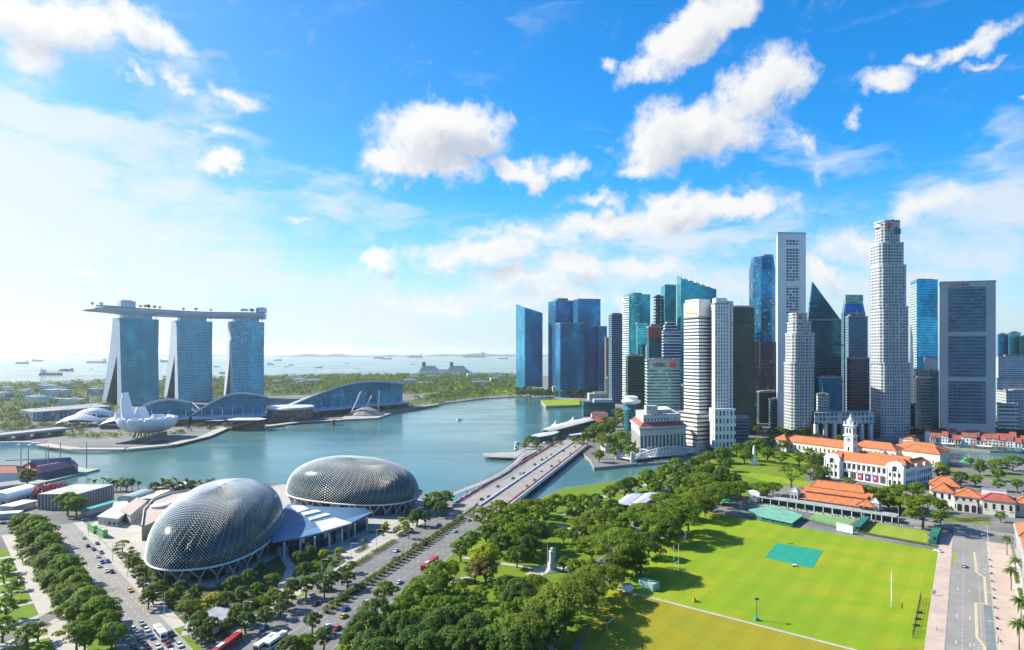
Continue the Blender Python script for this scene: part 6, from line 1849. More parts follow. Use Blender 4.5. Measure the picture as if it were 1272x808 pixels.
# --- long museum behind
mu = thing('museum_building', 'long cream museum with orange hipped roofs beyond the clock tower', 'museum', (320, 690, 0))
A0 = Vector((300, 726))
def wing(parent, pl, h, rise, wallm=None, roofm=None, over=.8, inset=None, nwin=0, z=2):
    mb = MB(); mb.prism(pl, 0, h); wl = mb.build('wall', wallm or M_CREAM, parent)
    mb = MB(); mb.hip(pl, h + .02, rise, over, inset=inset); mb.build('roof', roofm or M_TILE, parent)
    if nwin:
        wall_windows(wl, pl[0], pl[1], z, nwin, 1.6, 4.0); 
    return wl
wing(mu, rect4(A0, vu, vw, 84, 18), 11, 6.5, nwin=18, z=4)
wing(mu, rect4(A0 - vw * 5 - vu * 2, vu, vw, 15, 20), 12.5, 6, nwin=3, z=4)
wing(mu, rect4(A0 + vu * 20 + vw * 22, vu, vw, 20, 16), 14, 5.5, nwin=4, z=5)
wing(mu, rect4(A0 + vu * 70 + vw * 24, vu, vw, 44, 18), 11, 6, nwin=8, z=4)
wing(mu, rect4(A0 + vu * 100 + vw * 46, vu, vw, 46, 22), 12, 6, nwin=8, z=4)
wing(mu, rect4(A0 + vu * 118 + vw * 28, vu, vw, 34, 16), 12, 6)
wing(mu, rect4(A0 + vu * 96 + vw * 72, vu, vw, 14, 14), 18, 4, M_LIMEW, nwin=3, z=9)
# --- obelisk on the lawn
p = G(936.7, 577.5); ob = thing('obelisk', 'white obelisk monument on the clock tower lawn', 'monument', p)
mb = MB(); mb.box(p, (7, 7, 1.2)); mb.box(p + Vector((0, 0, 1.2)), (4.6, 4.6, 3.4)); mb.build('base', M_LIMEW, ob)
mb = MB(); b4, t4 = rect(p.x, p.y, 2.6, 2.6), rect(p.x, p.y, 1.6, 1.6)
for i in range(4): j = (i + 1) % 4; mb.face([(*b4[i], 4.6), (*b4[j], 4.6), (*t4[j], 17), (*t4[i], 17)]); mb.face([(*t4[i], 17), (*t4[j], 17), (p.x, p.y, 19.5)])
mb.build('shaft', M_LIMEW, ob)
# --- cricket club
cu, cw = Vector((.76, -.65)), Vector((.65, .76))
cl = thing('cricket_club', 'cricket clubhouse with tiered orange roofs and long green verandah', 'clubhouse', (225, 460, 0))
C0 = Vector((206, 461))
mb = MB(); mb.prism(rect4(C0, cu, cw, 46, 20), 0, 7); mb.build('wall', M_LIMEW, cl)
def lean(mb, a, b, w, d, z0, z1, mi=0, th=.3):
    p = [Vector((*a, z0)), Vector((*b, z0)), Vector((*(b + w * d), z1)), Vector((*(a + w * d), z1))]
    mb.face(p, mi); mb.face([q - Vector((0, 0, th)) for q in p[::-1]], mi)
    for i in range(4): j = (i + 1) % 4; mb.face([p[i] - Vector((0, 0, th)), p[j] - Vector((0, 0, th)), p[j], p[i]], mi)
mb = MB(); lean(mb, C0 - cw * 3 - cu * 1, C0 + cu * 47 - cw * 3, cw, 9, 6.2, 10.2); mb.build('lower_roof', M_TILE, cl)
mb = MB(); mb.prism(rect4(C0 + cu * 2 + cw * 5.5, cu, cw, 42, 12), 7, 11.4); mb.build('upper_wall', M_LIMEW, cl)
mb = MB(); lean(mb, C0 + cw * 4 + cu * 1, C0 + cu * 45 + cw * 4, cw, 6, 10.9, 13.6); mb.build('middle_roof', M_TILE, cl)
mb = MB(); mb.hip(rect4(C0 + cu * 5 + cw * 9, cu, cw, 34, 10), 13.4, 4.2, .6, inset=3); mb.build('upper_roof', M_TILE, cl)
mb = MB(); mb.hip(rect4(C0 + cu * 38 - cw * 5, cu, cw, 10, 22), 7.4, 4.6, .8, inset=3); mb.build('cross_roof', M_TILE, cl)
for uo in (-4.5, 46.5):
    p = C0 + cu * uo - cw * 2; mb = MB(); mb.box((p.x + 2.0, p.y, 0), (5.5, 5.5, 10), math.atan2(cu.y, cu.x)); mb.hip(rect(p.x + 2.0, p.y, 5.5, 5.5, math.atan2(cu.y, cu.x)), 10, 3, .3); tt = mb.build('corner_turret', M_STONE, cl)
    d = -cw; q = Vector((p.x + 2, p.y)) + d * 2.8; wall_windows(tt, q - cu * 2.4, q + cu * 2.4, 5.5, 2, 1.2, 2.6, frame=False)
mb = MB(); lean(mb, C0 - cu * 30 - cw * 10, C0 + cu * 62 - cw * 10, cw, 8, 4.3, 5.0); mb.build('verandah_roof', mat('verandah_grey', (.30, .32, .33), .7, scale=.2), cl)
mb = MB(); mb.prism(rect4(C0 - cu * 28 - cw * 5, cu, cw, 89, 4), 0, 4.1); mb.build('verandah_wall', M_GREENR, cl)
for i in range(16):
    p = C0 - cu * 29 + cu * i * 5.9 - cw * 9.7; mb = MB(); mb.box((p.x, p.y, 0), (.35, .35, 4.2)); mb.build('post', M_LIMEW, cl)
mb = MB(); p = C0 - cu * 30 - cw * 4; mb.box((p.x, p.y, 0), (8, 7, 7.5), math.atan2(cu.y, cu.x)); mb.build('end_block', M_LIMEW, cl)
# terraces with rows of seats, nets, courts and screens
strip_ = rect4(C0 - cu * 32 - cw * 16, cu, cw, 108, 6)
sheet('club_terrace', [Vector((*p, 0)) for p in strip_], .14, M_PAVE)
used = [0]
ch = MB(); ch.box((0, 0, 0), (.8, .8, .45)); ch.box((0, .35, .45), (.8, .12, .55)); tb = thing('club_chair', 'dark green chair on the club terrace', 'chair', (0, 0, 0), 0, 'chairs on the club terrace'); s_ = ch.build('seat', M_GREENR); adopt(s_, tb)
for i in range(60):
    p = C0 - cu * 30 - cw * random.uniform(10.8, 15.4) + cu * (i * 1.72 + random.uniform(-.5, .5))
    place(tb, used, (p.x, p.y, .14), random.uniform(0, 6))
def pxq(pts, z): return [G(a, b, z) for a, b in pts]
q = pxq(((930, 633), (945, 642), (984, 650), (998, 640), (959, 628)), 3.0)
t_ = thing('net_shed', 'flat teal netted shed at the left end of the field edge', 'shed', sum(q, Vector()) / 4)
mb = MB(); mb.prism(q, 2.6, 3.0, 0, 0, True); mb.build('net_roof', mat('pale_teal_net', (.14, .36, .26), .8, scale=.15, var=.12), t_)
for i in range(5):
    for f in (0, .33, .66):
        p = q[i].lerp(q[(i + 1) % 5], f); mb = MB(); mb.tube([(p.x, p.y, 0), (p.x, p.y, 2.6)], .1, 4); mb.build('post', M_STEEL, t_)
mb = MB(); mb.prism([p.lerp(sum(q, Vector()) / 5, .03) for p in q], 0, 1.6); mb.build('net_wall', M_GREENR, t_)
sheet('tennis_court', gp((1003, 645), (1047, 657), (1066, 645), (1015, 636)), .1, mat('court_green', (.13, .26, .07), .9, scale=.3, col2=(.17, .28, .10)))
mb = MB(); cc = gp((1003, 645), (1047, 657), (1066, 645), (1015, 636))
for f in (.15, .5, .85): mb.bar(cc[0].lerp(cc[1], f) + Vector((0, 0, .13)), cc[3].lerp(cc[2], f) + Vector((0, 0, .13)), .12, .03)
mb.bar(cc[0].lerp(cc[3], .2) + Vector((0, 0, .14)), cc[1].lerp(cc[2], .2) + Vector((0, 0, .14)), .12, .03); mb.bar(cc[0].lerp(cc[3], .8) + Vector((0, 0, .14)), cc[1].lerp(cc[2], .8) + Vector((0, 0, .14)), .12, .03)
tag(mb.build('court_markings', M_PAINT), kind='structure')
sheet('bowling_green_lawn', gp((1066, 661), (1150, 676), (1160, 662), (1082, 649)), .1, lawn_mat('bowling_turf', (.22, .29, .03), (.19, .27, .03), (.24, .30, .05), .05))
def fence(label, pts, h, m_, posts=True, name='fence', pt_=.09):
    t_ = thing(name, label, 'fence', pts[0])
    mb = MB()
    for a, b in zip(pts, pts[1:]):
        n = max(1, int((b - a).length / 1.2))
        for k in range(n):
            p, q = a.lerp(b, k / n), a.lerp(b, (k + 1) / n)
            for zz in np.linspace(.3, h, 4): mb.bar(p + Vector((0, 0, zz)), q + Vector((0, 0, zz)), .06)
            mb.bar(p, p + Vector((0, 0, h)), .05); mb.bar(p, q + Vector((0, 0, h)), .04)
    mb.build('netting', m_, t_)
    for a, b in zip(pts, pts[1:]):
        n = max(1, int((b - a).length / 6))
        for k in range(n + 1):
            p = a.lerp(b, k / n); mb = MB(); mb.tube([p, p + Vector((0, 0, h + .2))], pt_, 5); mb.build('post', m_, t_)
    return t_
fence('green netting fence between tennis court and club terrace', gp((1010, 634), (1070, 643)), 3.2, M_GREENR)
fence('green netting fence along the field side of the tennis court', gp((1000, 646), (1044, 658)), 2.6, M_GREENR)
fence('dark fence along the club side of the bowling green', gp((1080, 648), (1162, 661)), 1.6, M_DARK)

t_ = thing('sight_screen', 'big white sight screen at the edge of the field beside the tennis court', 'sight screen', G(1050, 662))
a, b = G(1040, 660), G(1059, 664.5); n_ = Vector((.3, -.95, 0)) * .4
mb = MB(); mb.prism([a, b, b - n_, a - n_], .5, 5.2); mb.build('panel', M_LIMEW, t_)
for f in (.1, .5, .9): p = a.lerp(b, f); mb = MB(); mb.bar(p + Vector((0, .6, 0)), p + Vector((0, .2, 4)), .18); mb.build('prop', M_STEEL, t_)
for k, (x0, y0, x1, y1, h_, lab) in enumerate(((1063, 661, 1076, 648, 3.4, 'dark green covered nets beside the white sight screen'), (1158, 676, 1166, 661, 4.5, 'teal netted kiosk at the corner of the field by the avenue'))):
    a, b = G(x0, y0), G(x1, y1); u = (b - a).normalized(); w = Vector((-u.y, u.x, 0)) * 2.2
    t_ = thing('net_kiosk', lab, 'kiosk', (a + b) / 2); n = 5
    mb = MB(); mb.prism([a - w, b - w, b + w, a + w], h_ - .3, h_, 0, 0, True); mb.build('roof', M_GREENR, t_)
    mb = MB()
    for i in range(n + 1):
        p = a.lerp(b, i / n)
        for s_ in (-1, 1): mb.tube([p + w * s_, p + w * s_ + Vector((0, 0, h_))], .08, 4)
        mb.bar(p - w, p + w + Vector((0, 0, h_ - .3)), .06); mb.bar(p + w, p - w + Vector((0, 0, h_ - .3)), .06)
    mb.build('frame', M_TEAL if k else M_DARK, t_)
    mb = MB(); mb.prism([a - w * .8, b - w * .8, b + w * .8, a + w * .8], .1, h_ * .55); mb.build('net_wall', M_GREENR, t_)
# field things
q = gp((950, 693), (964.5, 675), (1022, 684.5), (1009, 706.5))
mb = MB(); mb.prism(q, .07, .16); c = mb.build('pitch_cover', mat('pitch_cover_teal', (.003, .27, .18), .75, scale=.3, var=.14, bump=.5)); tag(c, 'big teal cover pegged over the cricket pitch', 'cover')
p = G(987, 704); t_ = thing('field_roller', 'small white roller cart at the edge of the teal cover', 'cart', p); mb = MB(); mb.box(p + Vector((0, 0, .3)), (2, 1.1, .8)); mb.build('body', M_LIMEW, t_); mb = MB(); mb.tube([p + Vector((-.8, -.6, .4)), p + Vector((-.8, .6, .4))], .4, 8); mb.build('roller', M_DARK, t_)
p = G(982, 676); t_ = thing('field_bench', 'small dark bench by the far side of the teal cover', 'bench', p); mb = MB(); mb.box(p + Vector((0, 0, .4)), (2.4, .6, .12)); mb.build('seat', M_DARK, t_); mb = MB(); mb.box(p + Vector((-1, 0, 0)), (.15, .5, .4)); mb.box(p + Vector((1, 0, 0)), (.15, .5, .4)); mb.build('legs', M_DARK, t_)
p = G(864, 748); t_ = thing('field_cart', 'small red and yellow mower cart on the grass near the white path', 'cart', p); mb = MB(); mb.box(p + Vector((0, 0, .3)), (2.4, 1.2, .7)); mb.build('body', M_SIGNY, t_); mb = MB(); mb.box(p + Vector((-.5, 0, 1)), (.8, 1, .8)); mb.build('seat', M_RED, t_)
def goal(label, px0, py0, px1, py1, h, bar, name='goal_posts', both=True):
    a, b = G(px0, py0), G(px1, py1); t_ = thing(name, label, 'goal posts', (a + b) / 2)
    for p in (a, b): mb = MB(); mb.tube([p, p + Vector((0, 0, h))], .09, 6); mb.build('post', M_WHITE, t_)
    mb = MB(); mb.bar(a + Vector((0, 0, bar)), b + Vector((0, 0, bar)), .2); mb.build('crossbar', M_WHITE, t_)
goal('tall white rugby posts at the shaded left edge of the field', 837, 707, 843, 705, 12, 3)
goal('low white goal frame on the near shaded turf', 754, 783, 764, 774, 2.6, 2.5)
goal('tall white rugby posts on the sunny grass near the right corner', 1107, 755, 1107.6, 748, 14, 3)
p = G(940, 771); t_ = thing('field_floodlight', 'green floodlight pole standing on the grass by the white path', 'floodlight', p)
mb = MB(); mb.box(p, (1.6, 1.6, 1.2)); mb.build('base', M_TEAL, t_); mb = MB(); mb.tube([p, p + Vector((0, 0, 8.6))], [.2, .12], 6); mb.build('pole', M_GREENR, t_); mb = MB(); mb.box(p + Vector((0, 0, 8.5)), (1.6, .8, .7), .4); mb.build('lamp_head', M_DARK, t_)
fence('dark practice nets standing on the grass near the right field corner', [G(1134, 793), G(1139, 768), G(1144, 743)], 2.6, M_DARK, pt_=.12)
for k, (px, py) in enumerate(((1142, 762), (1140, 770), (1138, 778))):
    p = G(px, py); mb = MB(); mb.box(p, (2.4, .8, .7)); tag(mb.build('folded_net', M_DARK), 'dark folded net frame beside the practice nets', 'net frame', 'folded frames by the practice nets')
p = G(1160, 740); t_ = thing('notice_board', 'small dark notice frame at the field edge beside the pavement', 'board', p); mb = MB(); mb.box(p + Vector((0, 0, .8)), (2.2, .2, 1.6)); mb.build('panel', M_PANEL, t_); mb = MB(); mb.tube([p, p + Vector((0, 0, 1))], .1, 5); mb.build('post', M_DARK, t_)
p = G(779, 734); t_ = thing('white_cabin', 'small white cabin at the near end of the white field path', 'cabin', p); mb = MB(); mb.box(p, (4, 3, 2.8), .3); mb.build('wall', M_LIMEW, t_); mb = MB(); mb.box(p + Vector((0, 0, 2.8)), (4.6, 3.6, .25), .3); mb.build('roof', M_PANEL, t_)
a, b = G(797, 728), G(815, 734); t_ = thing('net_enclosure', 'translucent pale green net enclosure beside the white cabin', 'enclosure', (a + b) / 2); u = (b - a).normalized(); w = Vector((-u.y, u.x, 0)) * 2.5
mb = MB(); mb.prism([a - w, b - w, b + w, a + w], .1, 3.4); mb.build('net_wall', mat('pale_net', (.30, .46, .40), .8, scale=.5), t_)
# --- old house with orange roofs
oh = thing('old_house', 'old cream house with orange tiled roofs and arcades by the river', 'house', (332, 468, 0))
O0 = Vector((299, 463)); ou, ow = Vector((.80, -.60)), Vector((.60, .80))
wing(oh, rect4(O0 + ou * 2, ou, ow, 13, 16), 11, 5, M_LIMEW, nwin=3, z=6)
wing(oh, rect4(O0 + ow * 14, ou, ow, 18, 14), 13, 5.5, M_CREAM)
wl = wing(oh, rect4(O0 + ou * 15.2 - ow * 4, ou, ow, 16, 17), 10, 4.5, M_CREAM, nwin=4, z=5.2)
p = rect4(O0 + ou * 31 + ow * 4, ou, ow, 14, 12); mb = MB(); mb.prism(p, 0, 14.5, 0, 1); mb.build('tower_block', [M_LIMEW, M_ROOFG], oh)
wing(oh, rect4(O0 + ou * 31.3 - ow * 7, ou, ow, 18, 10.6), 10, 4, M_CREAM, M_TILER, nwin=4, z=4)
wing(oh, rect4(O0 + ou * 49 + ow * 0, ou, ow, 16, 12), 9, 4, M_CREAM, M_TILE, nwin=4, z=3.4)
q0 = O0 + ou * 17 - ow * 8; mb = MB(); mb.prism(rect4(q0, ou, ow, 12, 4), 0, 7, 0, 1); po = mb.build('arcade', [M_CREAM, M_ROOFG], oh); wall_windows(po, q0, q0 + ou * 12, .4, 3, 2.6, 5, M_GLASS, 'archway', False); wall_windows(wl, O0 + ou * 15.2 - ow * 4.05, O0 + ou * 31 - ow * 4.05, .8, 4, 2, 3.6)
p = G(1200, 578); t_ = thing('green_tent', 'bright green peaked tent by the river behind the old house', 'tent', p); mb = MB(); mb.lathe([(6, 3), (2.5, 5), (.1, 8.5)], p, 8); mb.build('canopy', mat('green_canvas', (.01, .30, .12), .7, scale=.4), t_); mb = MB(); [mb.tube([p + Vector((5 * math.cos(k * 1.57), 5 * math.sin(k * 1.57), 0)), p + Vector((5 * math.cos(k * 1.57), 5 * math.sin(k * 1.57), 3.2))], .1, 4) for k in range(4)]; mb.build('posts', M_STEEL, t_)
# --- stone court building at the right edge
cb = thing('court_building', 'grey stone court building with columns and orange roof at the right edge', 'building', (330, 380, 0))
K0 = S(166, 29); su_, sw_ = Vector(SD), Vector(SR)
K0 = Vector((K0.x, K0.y))
pl = [K0, K0 - su_ * 210, K0 - su_ * 210 + sw_ * 46, K0 + sw_ * 46]
mb = MB(); mb.prism(pl, 0, 15); wl = mb.build('wall', M_STONE, cb)
mb = MB(); mb.hip([K0 + su_ * .1, K0 - su_ * 30, K0 - su_ * 30 + sw_ * 40, K0 + sw_ * 40], 15.02, 5, .9, inset=8); mb.build('roof', M_TILE, cb)
mb = MB(); mb.hip([K0 - su_ * 34, K0 - su_ * 205, K0 - su_ * 205 + sw_ * 40, K0 - su_ * 34 + sw_ * 40], 15.02, 5, .6, inset=8); mb.build('roof', M_TILE, cb)
f0, f1 = K0 - sw_ * .1, K0 - su_ * 120 - sw_ * .1
wall_windows(wl, K0 - su_ * 118, K0 - su_ * 1, 7.5, 24, 2, 4.5, None, 'window'); 
pilasters(wl, K0 - su_ * 118 - sw_ * .8, K0 - su_ * 4 - sw_ * .8, 1, 14, 24, 1.1, M_STONE, 'column')
wall_windows(wl, K0 + sw_ * 2 + su_ * .05, K0 + sw_ * 40 + su_ * .05, 7.5, 8, 1.8, 4)
mb = MB(); mb.bar((*(K0 + su_ * .3 - sw_ * .6), 14.6), (*(K0 - su_ * 210 - sw_ * .6), 14.6), 1.4, 1.0); mb.build('cornice', M_STONE, cb)
mb = MB()
for i in range(5): mb.prism([K0 - su_ * 30 - sw_ * (4.2 - i * .8), K0 - su_ * 110 - sw_ * (4.2 - i * .8), K0 - su_ * 110, K0 - su_ * 30], .13 + i * .25, .13 + (i + 1) * .25)
mb.build('steps', M_STONE, cb)
strip('reflecting_pool_water', S, 20, 46, 28, 32, .2, M_GLASS); strip('reflecting_pool_water', S, -14, 12, 28, 31, .2, M_GLASS)
# --- stone memorial with its flagpole
p = G(686, 709); ce = thing('stone_memorial', 'grey stone memorial column on steps in the park', 'memorial', p)
for k, (s_, h0) in enumerate(((11, 0), (9, .45), (7, .9))):
    mb = MB(); mb.box(p + Vector((0, 0, h0)), (s_, s_ * .8, .45), .35); mb.build('step', M_STONE, ce)
mb = MB(); mb.box(p + Vector((0, 0, 1.35)), (4.4, 3.4, 4), .35); mb.build('plinth', M_STONE, ce)
mb = MB(); mb.box(p + Vector((0, 0, 5.35)), (3.2, 2.5, 7), .35); mb.box(p + Vector((0, 0, 12.3)), (3.7, 3.0, .5), .35); mb.build('shaft', M_STONE, ce)
mb = MB(); mb.lathe([(.7, 12.8), (1.2, 13.4), (1.3, 14.2), (.6, 14.9)], p, 10); mb.build('urn', M_STONE, ce)
ce.scale = (.85, .85, .78)
p = G(680, 706); t_ = thing('flagpole', 'thin bare flagpole left of the stone memorial', 'flagpole', p); mb = MB(); mb.tube([p, p + Vector((0, 0, 14))], [.14, .07], 6); mb.build('pole', M_WHITE, t_); mb = MB(); mb.lathe([(.3, 0), (.3, .4)], p, 8); mb.build('base', M_STONE, t_)
# --- glass pavilion with twin white roofs in the park
q = [G(a, b, 6) for a, b in ((763, 626), (797, 630), (820, 613), (781, 613))]
t_ = thing('park_pavilion', 'glass pavilion with twin white pitched roofs among the riverside trees', 'pavilion', sum(q, Vector()) / 4)
q = [Vector((v.x, v.y, 0)) for v in q]
for k in range(2):
    a, b, c, d = q[0].lerp(q[1], .5 * k), q[0].lerp(q[1], .5 * k + .46), q[3].lerp(q[2], .5 * k + .46), q[3].lerp(q[2], .5 * k)
    m0, m1 = a.lerp(b, .5), d.lerp(c, .5); mb = MB(); z0, z1 = Vector((0, 0, 6)), Vector((0, 0, 6.9))
    mb.face([a + z0, m0 + z1, m1 + z1, d + z0][::-1]); mb.face([m0 + z1, b + z0, c + z0, m1 + z1][::-1]); mb.face([a + z0, b + z0, m0 + z1]); mb.face([d + z0, m1 + z1, c + z0][::1])
    mb.build('roof', M_PANEL, t_)
mb = MB(); mb.prism([p.lerp(sum(q, Vector()) / 4, .06) for p in q], 0, 5.9); mb.build('glass_wall', facade('pavilion_glass', (.02, .06, .08), (.30, .34, .36), 3, 6, .9, .95, metal=.4), t_)
# --- row of parked vans tents: small white kiosk and drum on the tree drive
p = G(848, 668); t_ = thing('white_kiosk', 'small white round kiosk under the trees by the field edge', 'kiosk', p); mb = MB(); mb.lathe([(2, 0), (2.1, 2.6), (2.4, 2.7), (1.4, 3.8), (.1, 4.2)], p, 12); mb.build('body', M_WHITE, t_); mb = MB(); mb.box(p + Vector((-1.2, -1.8, .3)), (1.2, .3, 1.9)); mb.build('door', M_DARK, t_)
p = G(900, 627); t_ = thing('green_canopy', 'dark teal canopy under the trees at the far field corner', 'canopy', p); pl = rect(p.x, p.y, 12, 8, -.6); mb = MB(); mb.hip(pl, 3, 1.6, .5); mb.build('roof', M_TEAL, t_)
for c_ in pl: mb = MB(); mb.tube([(*c_, 0), (*c_, 3)], .1, 5); mb.build('post', M_STEEL, t_)
# lamp posts on the club terrace and the field edge
def lamp(label, p, h, group, arm=0.0, rz=0.0, col=None):
    t_ = thing('lamp_post', label, 'lamp post', p, rz, group)
    mb = MB(); mb.tube([(0, 0, 0), (0, 0, h)], [.14, .08], 6)
    if arm: mb.tube([(0, 0, h), (arm * .6, 0, h + .5), (arm, 0, h + .4)], .07, 5)
    o = mb.build('pole', col or M_PANEL); adopt(o, t_)
    mb = MB(); mb.box((arm, 0, h + .25), (1.0, .4, .25)); o = mb.build('lamp_head', M_PANEL); adopt(o, t_)
    return t_
lp = lamp('slim pale lamp post along the club terrace', (0, 0, 0), 10, 'lamp posts along the club terrace'); used = [0]
for px, py in ((1000, 634), (1033, 644), (1073, 650), (1088, 648), (1116, 652), (1145, 656), (990, 622), (1062, 640)):
    q_ = G(px, py); place(lp, used, q_, 0)
lq = lamp('street lamp with arm over the avenue beside the field', (0, 0, 0), 10, 'street lamps along the avenue', 3.0); used = [0]
for s_ in (10, 45, 80, 115, 150, 178):
    q_ = S(s_, 16.4); place(lq, used, (q_.x, q_.y, .13), math.atan2(-SR.y, -SR.x))
lq = lamp('street lamp with arm over the wide drive', (0, 0, 0), 11, 'street lamps along the drive', 3.5); used = [0]
for s_ in range(14, 226, 27):
    q_ = E(s_, -.6); place(lq, used, (q_.x, q_.y, .09), math.atan2(ER.y, ER.x))
lq = lamp('street lamp with arm over the tree lined avenue', (0, 0, 0), 10, 'street lamps along the left avenue', 3.0); used = [0]
for s_ in range(6, 200, 32):
    q_ = A(s_, -1.2); place(lq, used, (q_.x, q_.y, .12), math.atan2(AR.y, AR.x))
lq = lamp('lamp post on the footway of the road bridge', (0, 0, 0), 9, 'lamp posts on the road bridge', 2.0); used = [0]
for s_ in range(240, 556, 36):
    for t__, rz_ in ((6.6, math.atan2(ER.y, ER.x)), (40.2, math.atan2(-ER.y, -ER.x))):
        q_ = E(s_, t__, DZ + .1); place(lq, used, q_, rz_)
bl = MB(); bl.lathe([(.55, 0), (.6, .7), (.45, .75), (.4, .6)], n=8); tb_ = tag(bl.build('pavement_tub', M_DARK), 'dark square tub along the bus bay kerb', 'tub', 'dark tubs along the bus bay kerb'); used = [0]
for s_ in range(-6, 150, 13):
    q_ = S(s_, 16.6); place(tb_, used, (q_.x, q_.y, .13))

# ================================================================ the two ribbed domes by the water
def shade_mat(name):
    m_, t, b, o = mat_nodes(name)
    tc = t.n('ShaderNodeTexCoord')
    n = t.noise(tc.outputs['Object'], .15, 3, .6)
    t.put(b.inputs['Base Color'], t.mix(t.ramp(n, .35, .65), (.45, .495, .485), (.56, .60, .59)))
    b.inputs['Metallic'].default_value = .3
    b.inputs['Roughness'].default_value = .45
    return m_
M_SHADE = shade_mat('sunshade_aluminium')
M_SHELLG = mat('shell_glass', (.004, .05, .055), .14, scale=.06, var=.3, metal=.2, spec=.4)
M_FRAME = mat('shell_frame', (.42, .47, .48), .5, scale=.2)
def dome(label, cx, cy, a, b, th, zr, zt, nu, nv, seed, open_dir):
    """flattened ellipsoid shell on a rim; folded sunshades over a dark glass skin"""
    root = thing('ribbed_dome', label, 'theatre dome', (cx, cy, 0))
    c_, s_ = math.cos(th), math.sin(th)
    pw = 2.4
    def P(u, v, off=0.0):
        """u round (0..1), v up (0..1)"""
        t = u * 2 * math.pi
        k = math.sin(v * math.pi / 2); k = k ** .95
        s = max(0, 1 - k ** pw) ** (1 / pw)
        q = lambda x: math.copysign(abs(x) ** .85, x)
        x, y, z = (a + off) * s * q(math.cos(t)), (b + off) * s * q(math.sin(t)), zr + (zt - zr + off) * k
        return Vector((cx + x * c_ - y * s_, cy + x * s_ + y * c_, z))
    sk = MB(); nU, nV = 72, 22
    sk.grid([[P(j / nU, i / nV * .995) for j in range(nU)] for i in range(nV + 1)], closed_u=True)
    sk.face([P(j / nU, .995) for j in range(nU)])
    sk.build('glass_shell', M_SHELLG, root, smooth=True)
    # sunshades: each cell a folded triangle pair; they lie nearly closed over the crown and open to slim blades down the flanks
    Vs = []
    for i in range(nv):
        v0, v1 = i / nv * .992, (i + 1) / nv * .992
        n = nu if v1 < .72 else (nu // 2 if v1 < .88 else (nu // 4 if v1 < .95 else nu // 8))
        cov = .25 + .71 * min(1, max(0, ((v0 + v1) / 2 - .30) / .42)) ** 1.2
        for j in range(n):
            sh = .5 * (i % 2)
            um = (j + .5 + sh) / n; hw = .5 * cov / n
            u0, u1 = um - hw, um + hw
            lift = (.75 - .35 * cov) * (.75 + .25 * math.sin(um * 12.6 + seed))
            A0, A1 = P(u0, v1, .12), P(u1, v1, .12)
            M0 = P(um, v1 - (v1 - v0) * (.55 + .4 * cov), .2 + lift)
            S0_, S1_ = P(u0, v1 - (v1 - v0) * (.2 + .6 * cov), .15), P(u1, v1 - (v1 - v0) * (.2 + .6 * cov), .15)
            Vs += [A0, S0_, M0, A1.lerp(A0, .5), A1.lerp(A0, .5), M0, S1_, A1]
    V = np.array([tuple(p) for p in Vs]) - np.array((cx, cy, 0))
    mesh_obj('sunshades', quads_mesh('sunshades', V, M_SHADE), root)
    lt = MB()
    for j in range(0, 60):
        u = j / 60
        for i in range(16):
            lt.bar(P(u + i * .004, i / 17, .12), P(u + (i + 1) * .004, (i + 1) / 17, .06), .12)
    lt.build('diagrid_frame', M_STEEL, root)
    rm = MB(); rm.tube([P(j / 60, 0, .3) for j in range(60)], .5, 8, closed=True); rm.build('rim_beam', M_WHITE, root)
    n = 26
    for j in range(n):
        u = (j + .5) / n; p = P(u, 0); q = Vector((cx + (p.x - cx) * .93, cy + (p.y - cy) * .93, 0))
        mb = MB(); h = Vector((q.x, q.y, 2.0))
        mb.tube([q, h], .6, 6); mb.tube([h, P(u - .42 / n, 0)], .45, 6); mb.tube([h, P(u + .42 / n, 0)], .45, 6); mb.build('strut', M_FRAME, root)
    wl = MB(); wl.prism([Vector((cx + (P(j / 40, 0).x - cx) * .88, cy + (P(j / 40, 0).y - cy) * .88)) for j in range(40)], 0, zr + 1); wl.build('lower_wall', facade('theatre_base', (.01, .03, .035), (.10, .11, .11), 4, 4, .86, .8, metal=.3), root)
    return root
dome('nearer ribbed silver dome, the longer one left of the blue lobby roof', -164, 364, 63, 30.5, 1.75, 8, 34.5, 150, 52, 1, 0)
dome('farther ribbed silver dome beyond the blue lobby roof, by the water', -115.5, 465.5, 51, 30, 2.74, 8, 34.0, 140, 48, 2, 0)
# lobby with fan-shaped blue roof
M_LOBBY = mat('lobby_roof_blue', (.10, .20, .33), .55, scale=.06, var=.08, metal=.0, spec=.25)
z_ = 9.5
pl = [G(a, b, z_) for a, b in ((338, 673), (372, 668), (405, 660), (436, 650), (463, 636), (452, 631), (400, 630), (358, 626), (346, 640))]
lb = thing('lobby_building', 'low lobby with fan-shaped blue metal roof between the two domes', 'lobby', sum(pl, Vector()) / len(pl))
mb = MB(); mb.prism([(p.x, p.y) for p in pl], z_ - .9, z_, 0, 0, True); mb.build('roof', M_LOBBY, lb)
mb = MB(); c = sum(pl, Vector()) / len(pl); mb.prism([(p.x + (c.x - p.x) * .09, p.y + (c.y - p.y) * .09) for p in pl], 0, z_ - .95); mb.build('glass_wall', facade('lobby_glass', (.01, .04, .06), (.06, .09, .11), 3, 5, .9, .9, metal=.4), lb)
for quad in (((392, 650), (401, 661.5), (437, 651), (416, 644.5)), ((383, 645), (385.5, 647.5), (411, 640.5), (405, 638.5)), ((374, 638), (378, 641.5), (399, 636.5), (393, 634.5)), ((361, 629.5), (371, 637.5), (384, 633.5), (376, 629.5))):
    q = [G(a, b, z_) for a, b in quad]; mb = MB(); mb.prism([(p.x, p.y) for p in q], z_ + .02, z_ + .7); mb.build('skylight_or_sun_patch', mat('sun_patch_white', (.66, .67, .68), .5, scale=.3), lb)  # white slabs added to stand for patches of sunlight on the lobby roof
mb = MB()
